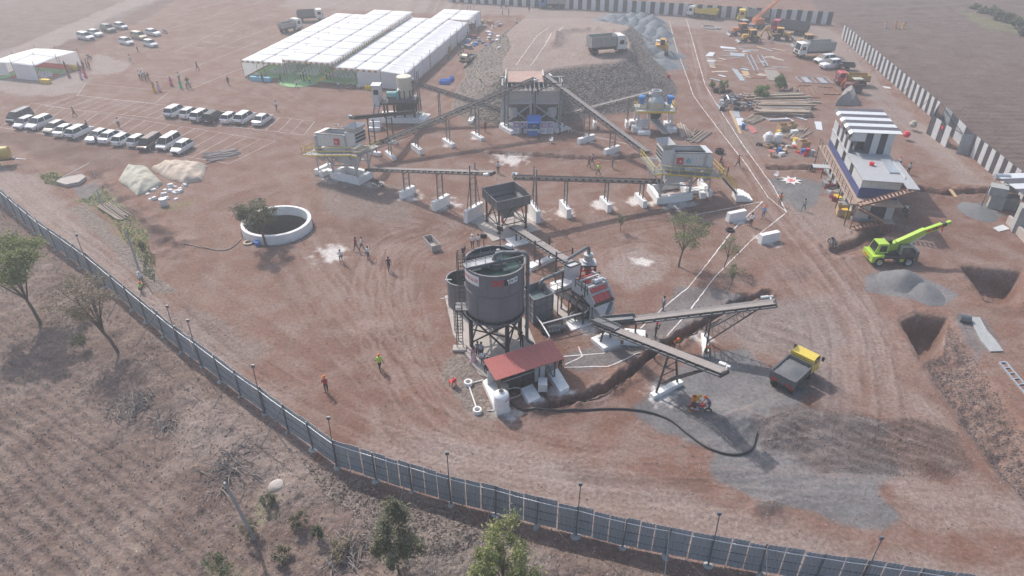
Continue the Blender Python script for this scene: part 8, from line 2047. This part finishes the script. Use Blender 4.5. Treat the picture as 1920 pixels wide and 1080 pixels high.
# SMALL THINGS
mat('pole_conc',(.36,.36,.35),.85,dirt=.3)
def util_pole(lab,b,t_,z):
 b=gp(*b);a=P(*t_,z);r=thing('utility_pole',lab,'pole',b);MB().tube([(0,0,-.3),a-b],[.13,.085],8).build('shaft','pole_conc',r,smooth=True);return a
TOPA=util_pole('grey concrete pole leaning in the field at the lower left',(478,1010),(421,905),5.6);MB()
TOPB=util_pole('grey concrete pole leaning beside the crouching worker',(266,522),(236,432),5.2);util_pole('thin dark post on the green bank',(192,385),(181,355),2.0)
def wire(lab,pts,sag=.8):
 m=MB()
 for a,b in zip(pts[:-1],pts[1:]):
  a,b=Vector(a),Vector(b);m.tube([a.lerp(b,i/10)-Vector((0,0,sag*4*(i/10)*(1-i/10)))for i in range(11)],.018,4)
 single('overhead_wire',m,'cable',lab,'wire')
wire('thin cable hanging from the leaning pole past the fence',[TOPB,TOPB+Vector((-18,15,.6))]);wire('cable lying slack outside the fence towards the near pole',[P(268,660,.4),P(430,796,.3),P(640,950,.3)],.1)
def slabs(px,pts,h,mt,lab,nm,cat,dz=0):
 m=MB();q=[P(*p)for p in pts];z=min(gz(p.x,p.y)for p in q);m.prism([(p.x,p.y)for p in q],'z',z-.02+dz,z+h+dz);return single(nm,m,mt,lab,cat)
slabs(0,[(107,346),(125,352),(150,347),(163,337),(155,332),(120,338)],.5,'concrete','pale round concrete cover at the grassy bank','concrete_cover','cover')
a,b=gp(138,340,.6),gp(132,336,.6);pts=[gp(120,339,.5),gp(173,321,1.2),gp(179,331)];single('bent_pipe',MB().tube([gp(118,338),*pts[:2],pts[2]],.06,6),'galvanised','bent grey pipe over the round concrete cover','pipe',smooth=True)
c=gp(521,909);single('concrete_lump',MB().lathe(0,0,[(0,.2),(.4,.17),(.62,.08),(.75,-.1)],11),'concrete','flat whitish concrete lump on the ground outside the fence','lump',loc=c,smooth=True).scale=(.95,.8,1)
def tarp(lab,pts,h,mt,seed):
 q=np.array([[P(*p).x,P(*p).y]for p in pts]);c=q.mean(0);k=64;lo,hi=q.min(0)-.3,q.max(0)+.3;X_,Y_=np.meshgrid(np.linspace(lo[0],hi[0],k),np.linspace(lo[1],hi[1],k));d=-sdf(q,X_.ravel(),Y_.ravel(),4.).reshape(k,k)
 Zt=h*np.clip(d/1.6,0,1)**.55*(.65+.6*fbm(X_,Y_,.6,3,seed))+.22*(fbm(X_,Y_,1.7,3,seed+5)-.5)*(d>0)+.12*np.sin(X_*4+3*fbm(X_,Y_,.7,2,seed))*np.clip(d,0,.5)
 ins=d>-.12;m=MB();m.add(list(zip(X_.ravel(),Y_.ravel(),(Zt+.05).ravel())),[(i*k+j,i*k+j+1,(i+1)*k+j+1,(i+1)*k+j)for i in range(k-1)for j in range(k-1)if ins[i:i+2,j:j+2].all()])
 single('tarpaulin_heap',m,mt,lab,'tarpaulin',smooth='all')
tarp('pale green tarpaulin draped over a heap near the parked cars',[(222,340),(238,315),(275,314),(305,345),(285,358),(258,368),(240,352)],1.05,'tarp_green',1);tarp('cream tarpaulin draped over stacked goods beside the pale green one',[(284,318),(310,306),(350,306),(388,312),(378,340),(345,345),(318,336)],1.1,'tarp_cream',2);tarp('grey brown tarpaulin tent behind the site office',[(1565,198),(1578,178),(1602,180),(1612,198)],2.4,'tarp_grey',3)
r_=random.Random(9)
for i in range(24):q=gp(270+r_.uniform(0,85),345+r_.uniform(0,30));single('cement_sack',MB().box(0,0,-.05,r_.uniform(.5,1.0),r_.uniform(.35,.6),r_.uniform(.15,.45),0,tx=.75,ty=.75),'sack','pale sack or scrap in the white heap before the tarpaulins','sack',loc=q,rz=r_.uniform(0,3),group='pale sacks before the tarpaulins')
q=gp(308,385);single('barrel',MB().lathe(0,0,[(0,0),(.45,0),(.48,.5),(.45,.95),(0,1.0)],14),'sheet_white','whitish drum in front of the pale sacks','drum',loc=q,smooth=True)
def bars(nm,lab,cat,a,b,n,spread,r,mt,pn='bar',jit=.06,lay=2,seed=0,square=False):
 r_=random.Random(seed+n);A,B=gp(*a),gp(*b);d=(B-A);L_=d.length;d.normalize();s_=Vector((-d.y,d.x,0));root=thing(nm,lab,cat,A);base=wloc(root)
 for i in range(n):
  o=s_*((i%math.ceil(n/lay))/max(1,math.ceil(n/lay)-1)-.5)*spread+Vector((0,0,r+(i//math.ceil(n/lay))*r*2.0));e=r_.uniform(-.12,.05)*L_;f=r_.uniform(-.05,.12)*L_
  p,q=A+o-d*e+s_*r_.uniform(-jit,jit),B+o-d*f+s_*r_.uniform(-jit,jit)*2
  (MB().beam(p,q,r*2,r*1.6)if square else MB().tube([p,q],r,6)).build(pn,mt if isinstance(mt,str)else r_.choice(mt),root,world=True)
bars('pipe_bundle','bundle of long pale pipes on the green bank','pipes',(195,384),(236,412),14,1.6,.075,['wood_grey','bamboo'],'pipe',.05);bars('pole_heap','heap of loose grey poles right of the parked cars','poles',(384,298),(448,286),22,3.2,.07,['wood_grey','concrete'],'pole',.5,2)
for i,(a,b,n,sp,lab)in enumerate((((1398,188),(1508,184),18,1.6,'rear heap of old timber by the ragged shrub'),((1416,200),(1520,200),26,2.4,'middle heap of broken timber in the scrap yard'),((1415,212),(1517,216),30,2.4,'front heap of long grey timber in the scrap yard'))):bars('timber_heap',lab,'timber',a,b,n,sp,.14,['wood_grey','wood','bamboo'],'plank',.35,3,i,True)
bars('bamboo_heap','heap of pale bamboo poles behind the white water tanks','bamboo',(1478,262),(1502,240),26,3.2,.06,'bamboo','bamboo_pole',.25,2);bars('bamboo_heap','heap of short pale poles beside the orange planks','bamboo',(1400,232),(1424,218),18,1.8,.07,'bamboo','bamboo_pole',.3,2);bars('plank_stack','grey planks lying right of the impact crusher','planks',(1276,232),(1292,258),7,1.4,.1,['wood_grey','bamboo'],'plank',.3,1);bars('plank_stack','second set of planks leaning toward the right screen','planks',(1295,268),(1316,246),7,2.0,.1,['wood_grey','bamboo'],'plank',.3,1)
def flat_frame(lab,c,n,cols=2,mt='galvanised',fill=()):
 q=[gp(*p,.06)for p in c];root=thing('steel_frame',lab,'steelwork',q[0])  # a loose steel frame lying flat on the ground
 for i in range(4):MB().beam(q[i],q[(i+1)%4],.14).build('frame_bar',mt,root,world=True)
 for i in range(1,n):MB().beam(q[0].lerp(q[1],i/n)+Vector((0,0,.0)),q[3].lerp(q[2],i/n),.1).build('rung',mt,root,world=True)
 for i in fill:e=Vector((0,0,.03));m=MB();m.hexa([q[0].lerp(q[1],i/n),q[0].lerp(q[1],(i+1)/n),q[3].lerp(q[2],(i+1)/n),q[3].lerp(q[2],i/n)],[q[0].lerp(q[1],i/n)+e,q[0].lerp(q[1],(i+1)/n)+e,q[3].lerp(q[2],(i+1)/n)+e,q[3].lerp(q[2],i/n)+e]);m.build('infill_panel','sheet_grey',root,world=True)
flat_frame('ladder shaped grey steel frame lying among the metal sheets',[(1400,105),(1415,133),(1422,133),(1408,104)],9);flat_frame('second ladder shaped steel frame right of the first',[(1420,105),(1433,125),(1440,124),(1428,104)],6);flat_frame('rectangular steel frame with two grey infill panels',[(1492,145),(1550,147),(1562,157),(1502,155)],6,fill=(1,4));flat_frame('plain steel frame in front of the three motorcycles',[(1496,161),(1521,161),(1537,184),(1506,183)],3,mt='rust');flat_frame('plain rusty frame under the orange flag',[(1533,163),(1562,165),(1577,178),(1545,177)],3,mt='rust');flat_frame('pale steel ladder frame lying at the right picture edge',[(1873,681),(1925,745),(1938,742),(1885,680)],6,mt='galvanised')
for i,(pts,mt,lab)in enumerate((([(1322,106),(1330,98),(1341,99),(1336,106)],'sheet_white','pale sheet at the left end of the metal sheets'),([(1324,108),(1337,110),(1341,127),(1332,128)],'wood_grey','bundle of ribbed strips below the pale sheet'),([(1350,87),(1378,90),(1380,93),(1352,91)],'sheet_white','long pale sheet at the back of the metal sheets'),([(1356,94),(1382,94),(1383,98),(1357,97)],'wood_grey','greyish sheet strip below the long pale sheet'),([(1368,99),(1395,101),(1397,107),(1370,105)],'sheet_grey','grey sheet stack in the middle of the metal sheets'),([(1372,129),(1382,131),(1397,152),(1388,152)],'sheet_grey','bundle of long grey strips left of the ply board'),([(1390,133),(1402,134),(1407,142),(1395,142)],'ply','square ply board on the ground'),([(1432,131),(1456,133),(1462,140),(1450,152),(1440,150)],'wood_grey','stack of brownish strips left of the roundest shrub'),([(1392,96),(1408,96),(1408,97),(1392,98)],'sheet_white','narrow white sheet far back among the sheets'),([(1373,208),(1385,208),(1388,221),(1376,221)],'sheet_grey','grey sheet above the white one beside the lime line'),([(1379,222),(1393,222),(1396,236),(1384,236)],'sheet_white','bright white sheet beside the lime line'),([(1367,208),(1372,208),(1391,251),(1386,251)],'ply','long narrow board along the lime line'),([(1400,236),(1412,237),(1421,248),(1410,251)],'roof_red','faded red sheet lying behind the white water tanks'),([(1344,196),(1353,196),(1357,206),(1349,207)],'sheet_grey','small grey sheet at the scrap machinery'),([(1527,228),(1540,229),(1542,245),(1531,243)],'sheet_white','pale sheet leaning by the site office'),([(1862,428),(1880,422),(1893,430),(1873,435)],'sheet_white','ribbed pale sheet on the ground at the pump house'),([(1654,162),(1668,164),(1671,167),(1660,166)],'sheet_white','white sheet with red edge by the striped wall'),([(1778,356),(1784,356),(1795,371),(1789,371)],'ply','plank laid across the trench behind the crane'),([(978,283),(992,283),(992,290),(977,290)],'ply','square board across the trench behind the conveyors'),([(1488,263),(1505,262),(1508,272),(1484,272)],'sheet_white','pale sheet below the bamboo heap'))):slabs(0,pts,.07,mt,lab,'metal_sheet' if mt!='ply' else 'board','sheet' if mt!='ply' else 'board',.03)
def lat(nm,lab,cat,px,py,prof,mt,n=16,**k):single(nm,MB().lathe(0,0,prof,n),mt,lab,cat,loc=gp(px,py),smooth=True,**k)
wt=[(0,0),(.6,0),(.62,.3),(.59,.33),(.62,.36),(.62,.7),(.59,.73),(.62,.76),(.62,1.1),(.55,1.25),(.25,1.4),(.25,1.48),(0,1.5)]
lat('water_tank','white plastic water tank, left one of the pair in the scrap yard','tank',1440,265,wt,'plastic_white');lat('water_tank','white plastic water tank, right one of the pair in the scrap yard','tank',1458,266,wt,'plastic_white')
dr=[(0,0),(.29,0),(.3,.3),(.31,.32),(.3,.6),(.31,.62),(.29,.9),(0,.88)]
for px,py,mt,lab in((1460,288,'motor_blue','blue drum with orange band in front of the tyres'),(1504,290,'plastic_blue','blue drum left of the red one at the trench'),(1512,289,'plastic_red','bright red drum by the trench'),(1522,292,'steel_light','grey steel drum with white lid by the trench'),(1253,148,'red_paint','red drum standing at the foot of the ramp'),(1393,242,'motor_blue','small blue drum below the white sheet')):lat('drum',lab,'drum',px,py,dr,mt)
def tyres(px,py,n,r,lab):
 root=thing('tyre_stack',lab,'tyres',gp(px,py))
 for i in range(n):MB().ring((0,0,0),(0,0,1),r,r*.55,r*.5,16).build('tyre','tyre',root,smooth=True).location=(r_.uniform(-.05,.05),r_.uniform(-.05,.05),r*.25+i*r*.52)
tyres(1348,287,2,.62,'two big tyres stacked beside the lime line behind the right screen');tyres(1342,173,3,.5,'tallest tyre stack, left of the three by the small shrubs');tyres(1355,174,2,.5,'middle tyre stack by the small shrubs');tyres(1367,174,2,.5,'right tyre stack by the small shrubs');tyres(1456,279,2,.55,'black tyres in front of the right white water tank');tyres(1369,433,1,.5,'single dark drum tyre beside the free plinths')
for px,py,mt,lab in((1033,268,0,'white plastic chair alone in front of the blue booth'),(1068,247,0,'white plastic chair right of the blue booth'),(632,240,0,'white plastic chair alone behind the left screen'),(677,166,0,'white plastic chair beside the yellow table of the marquee'),(1454,334,0,'white plastic chair on the dark gravel pad'),(1546,345,0,'white plastic chair under the balcony of the site office'),(849,722,1,'red plastic chair alone left of the shed'),(1538,321,1,'red plastic chair at the office trench'),(1523,320,2,'black seat at the office trench, right one'),(1516,319,2,'black seat at the office trench, left one'),(672,165,0,'second white plastic chair beside the yellow table')):
 o=put('plastic_chair',CHAIR if mt==0 else CHAIR_RED);
 if mt==2:remat(o,'plastic_red','plastic_black')
 o.location=gp(px,py);o.rotation_euler=(0,0,r_.uniform(0,6));tag(o,lab,'chair')
root=thing('round_table','round red topped table in the scrap yard','table',gp(1445,292));MB().lathe(0,0,[(0,.7),(.6,.7),(.6,.76),(0,.76)],18).build('tabletop','roof_red',root);MB().lathe(0,0,[(.4,0),(.12,.1),(.12,.7)],10).build('pedestal','ply',root)
def crate(px,py,s,mt,lab,rz=.3,nm='wooden_crate',cat='crate'):
 root=thing(nm,lab,cat,gp(px,py),rz);sx,sy,sz=s;MB().box(0,0,0,sx,sy,.06).build('bottom',mt,root)
 for x in(-1,1):MB().box(x*sx/2,0,0,.06,sy,sz).build('side',mt,root)
 for y in(-1,1):MB().box(0,y*sy/2,0,sx,.06,sz).build('side',mt,root)
crate(1505,280,(1.5,1.1,1.3),'ply','big ply crate left of the site office');crate(1586,402,(2.2,1.6,.9),'ply','open ply crate at the near corner of the site office',-.3);crate(1468,245,(1.6,1.3,1.0),'ply','ply crate behind the white water tanks',.2);crate(1484,242,(1.2,1.0,1.0),'ply','ply crate right of the other one behind the water tanks',.5);crate(838,98,(1.6,1.2,1.3),'ply','cardboard coloured crate at the marquee wall',.2);crate(810,462,(1.0,2.6,.8),'concrete','open grey trough lying left of the tall tank',.5,'steel_trough','trough');crate(1440,276,(1.0,.8,.4),'ply','shallow ply box before the white tanks',.7)
for i in range(16):lat('water_can','blue water can in the cluster beside the ramp','can',826+(i%8)*3+(i//8)*2,158-(i//8)*3-(i%8>5)*5,[(0,0),(.3,0),(.32,.5),(.2,.7),(.1,.8),(0,.8)],'plastic_blue',10,group='blue water cans beside the ramp')
cm=['plastic_white','motor_blue','galvanised','steel_dark','cloth_white','plastic_blue','wood','sheet_white','shirt_maroon','steel_mid']
for i in range(70):q=gp(872+r_.uniform(0,66),40+r_.uniform(0,52)*1.0);s=r_.uniform(.3,1.1);k=i%3;m=MB().lathe(0,0,[(0,0),(s*.5,0),(s*.55,s*.4),(s*.3,s*.5),(0,s*.45)],10)if k else MB().box(0,0,0,s*1.8,s,s*.7,0,tx=.9,ty=.9);single('cooking_pot' if k else 'kitchen_box',m,r_.choice(cm),'pot or pan of the field kitchen behind the marquee' if k else 'box or table of the field kitchen behind the marquee','pot' if k else 'box',loc=q,rz=r_.uniform(0,3),group='field kitchen pots behind the marquee' if k else 'field kitchen boxes behind the marquee')
for i in range(60):q=gp(1352+r_.uniform(0,60),180+r_.uniform(0,27));s=r_.uniform(.4,1.3);m=MB().tube([(0,0,.15),(s,s*r_.uniform(-.5,.5),.3+s*.3)],s*.13,7)if i%2 else MB().box(0,0,0,s,s*.7,s*.6,0,tx=.8,ty=.7);single('scrap_part',m,r_.choice(['steel_dark','steel_mid','rust','steel_grey','plastic_black','galvanised']),'scrap machine part in the heap beside the timber','scrap',loc=q,rz=r_.uniform(0,6),group='scrap machine parts beside the timber')
for i in range(34):q=gp(1548+i*1.3+r_.uniform(-6,6),345+i*1.7+r_.uniform(-5,5));s=r_.uniform(.3,.9);single('building_scrap',MB().box(0,0,0,s*1.5,s,s*.8,0,tx=.9,ty=.85),r_.choice(['shirt_maroon','ply','galvanised','steel_mid','plastic_white','cloth_yellow','wood_grey','concrete']),'odd box or bundle in the row of goods along the site office','bundle',loc=q,rz=r_.uniform(0,3),group='bundles along the site office')
for i in range(26):q=gp(1420+r_.uniform(0,100),246+r_.uniform(0,46));s=r_.uniform(.3,.8);single('yard_clutter',MB().box(0,0,0,s*1.6,s,s*.7,0,tx=.85,ty=.8),r_.choice(['plastic_white','ply','steel_dark','wood','red_paint','cloth_yellow','steel_mid']),'small item in the litter round the white water tanks','litter',loc=q,rz=r_.uniform(0,3),group='litter round the white water tanks')
c=P(1001,252);root=thing('booth','blue canopied booth with a counter in front of the rock bin','booth',c)
for x in(-1,1):
 for y in(0,1.6):MB().box(x*1.0,y,0,.06,.06,2.3).build('post','steel_light',root)
MB().hexa([(-1.1,-.5,1.95),(1.1,-.5,1.95),(1.1,1.7,2.5),(-1.1,1.7,2.5)],[(-1.1,-.5,2.0),(1.1,-.5,2.0),(1.1,1.7,2.55),(-1.1,1.7,2.55)]).build('canopy','cloth_blue',root);MB().box(0,1.65,0,2.1,.04,2.4).build('back_cloth','cloth_blue',root);MB().box(0,-.2,0,2.0,.7,.8).build('counter_cloth','cloth_blue',root);MB().box(0,-.2,.8,2.05,.75,.05).build('counter_top','plastic_white',root)
for i,(x,lab)in enumerate(((-2.75,'outer left'),(-1.6,'inner left'),(1.5,'inner right'),(2.55,'outer right'))):
 root=thing('banner_stand',lab+' printed banner beside the blue booth','banner',(c.x+x,c.y+.1+.1*(i%2),gz(c.x+x,c.y)));MB().box(0,0,.05,1.0,.05,1.95).build('banner','shirt_white',root);MB().box(0,-.035,1.05 if i!=1 else.8,0.88,.02,.85 if i!=1 else 1.0).build('picture','cloth_purple',root);MB().box(.1,-.055,1.25,.5,.02,.4).build('picture','sari_pink',root);MB().box(0,0,0,1.0,.4,.06).build('foot','steel_mid',root)
 for k in range(4):MB().box(-.1,-.035,.85-k*.16-(.25 if i==1 else 0),.8-.1*(k%2),.02,.05).build('print_line','cloth_purple',root)
slabs(0,[(1818,596),(1836,597),(1850,622),(1866,640),(1880,660),(1856,661),(1838,640),(1826,615)],.12,'scrim','grey liner sheet spread beside the pit','liner_sheet','sheet',.02)
a,b=gp(1796,600,.3),gp(1816,603,.3);single('liner_roll',MB().tube([a,b],.42,14),'steel_grey','dark liner roll at the top of the grey sheet','roll',smooth=True)
c=gp(1483,339,.04);root=thing('star_badge','white star shaped ground drawing with a red centre on the dark gravel','badge',c)
MB().prism([((1.5 if i%2==0 else.8)*math.cos(i*math.pi/8),(1.5 if i%2==0 else.8)*math.sin(i*math.pi/8))for i in range(16)],'z',0,.04).build('star','lime_line',root);MB().lathe(0,0,[(0,.06),(.5,.06),(.5,.0)],18).build('red_disc','plastic_red',root);MB().lathe(0,0,[(.28,.08),(.36,.08),(.36,.05)],16).build('white_ring','letter_white',root)
lat('water_jug','blue bucket at the tree by the round well','bucket',483,460,[(0,0),(.25,0),(.32,.5),(0,.45)],'plastic_blue',12);slabs(0,[(436,452),(455,455),(470,446),(458,436),(445,440)],.12,'concrete','pale concrete apron left of the round well','well_apron','slab');single('rope_coil',MB().ring(gp(466,456,.1),(0,0,1),.6,.35,.15,18),'bamboo','coil of rope beside the round well','rope')
for px,py,lab in((1330,52,'left'),(1345,54,'right')):single('steel_ring',MB().ring((0,0,.12),(0,0,1),1.9 if lab=='left' else.8,1.6 if lab=='left' else.4,.3,24),'concrete_grey',lab+' grey ring lying on the ground before the parked diggers','ring',loc=gp(px,py))
lat('concrete_mixer','small green and cream mixer behind the site office','mixer',1709,244,[(0,.5),(.5,.6),(.6,1.0),(.3,1.5),(0,1.5)],'tarp_green',12);lat('red_drum_mixer','round red drum behind the top room of the site office','drum',1697,262,[(0,.4),(.4,.5),(.55,.9),(.35,1.3),(0,1.35)],'plastic_red',12)
for i in range(60):
 if i<34:q=gp(1326+r_.uniform(0,150),86+r_.uniform(0,64));sx,sy,sz=r_.uniform(1.2,3.6),r_.uniform(.15,.9),.06
 else:q=gp(1395+r_.uniform(0,130),178+r_.uniform(0,50));sx,sy,sz=r_.uniform(1.5,4.5),r_.uniform(.12,.35),r_.uniform(.1,.3)
 single('loose_board',MB().box(0,0,.02,sx,sy,sz),r_.choice(['wood_grey','bamboo','sheet_white','sheet_grey','galvanised','rust','ply','concrete']),'x','board',loc=q,rz=r_.choice([R(-12),R(-62),R(-55),R(5)])+r_.uniform(-.2,.2),group='loose boards and strips in the scrap yard')
 # look-alikes get labels by row and place
ORD='first second third fourth fifth sixth seventh eighth ninth tenth eleventh twelfth thirteenth fourteenth fifteenth sixteenth seventeenth eighteenth nineteenth twentieth'.split()
def rowlabel(group,rows,base,where):
 os_=sorted([o for o in COL.objects if o.get('group')==group],key=lambda o:-o.location.y);n=len(os_);per=math.ceil(n/rows)
 rn={1:['only'],2:['rear','front'],3:['rear','middle','front'],4:['rearmost','second','third','front']}.get(rows)or['rearmost']+ORD[1:rows-1]+['front']
 for r in range(rows):
  for k,o in enumerate(sorted(os_[r*per:(r+1)*per],key=lambda o:o.location.x)):o['label']='%s, %s from the left in the %s row of %s'%(base,ORD[k]if k else 'first',rn[r],where)
rowlabel('heaps of blue grey crushed stone beside the ramp',4,'blue grey stone heap','heaps');rowlabel('scrap machine parts beside the timber',5,'scrap machine part','the scrap heap');rowlabel('litter round the white water tanks',3,'small item','the tank litter')
rowlabel('field kitchen pots behind the marquee',4,'kitchen pot','the marquee clutter');rowlabel('field kitchen boxes behind the marquee',3,'kitchen box','the marquee clutter');rowlabel('bundles along the site office',4,'odd bundle','the office goods');rowlabel('pale sacks before the tarpaulins',3,'pale sack','the white heap');rowlabel('blue water cans beside the ramp',2,'blue water can','the cluster');rowlabel('white chairs in the small tent',3,'white chair','the small tent');rowlabel('loose boards and strips in the scrap yard',4,'loose strip','scrap yard boards')
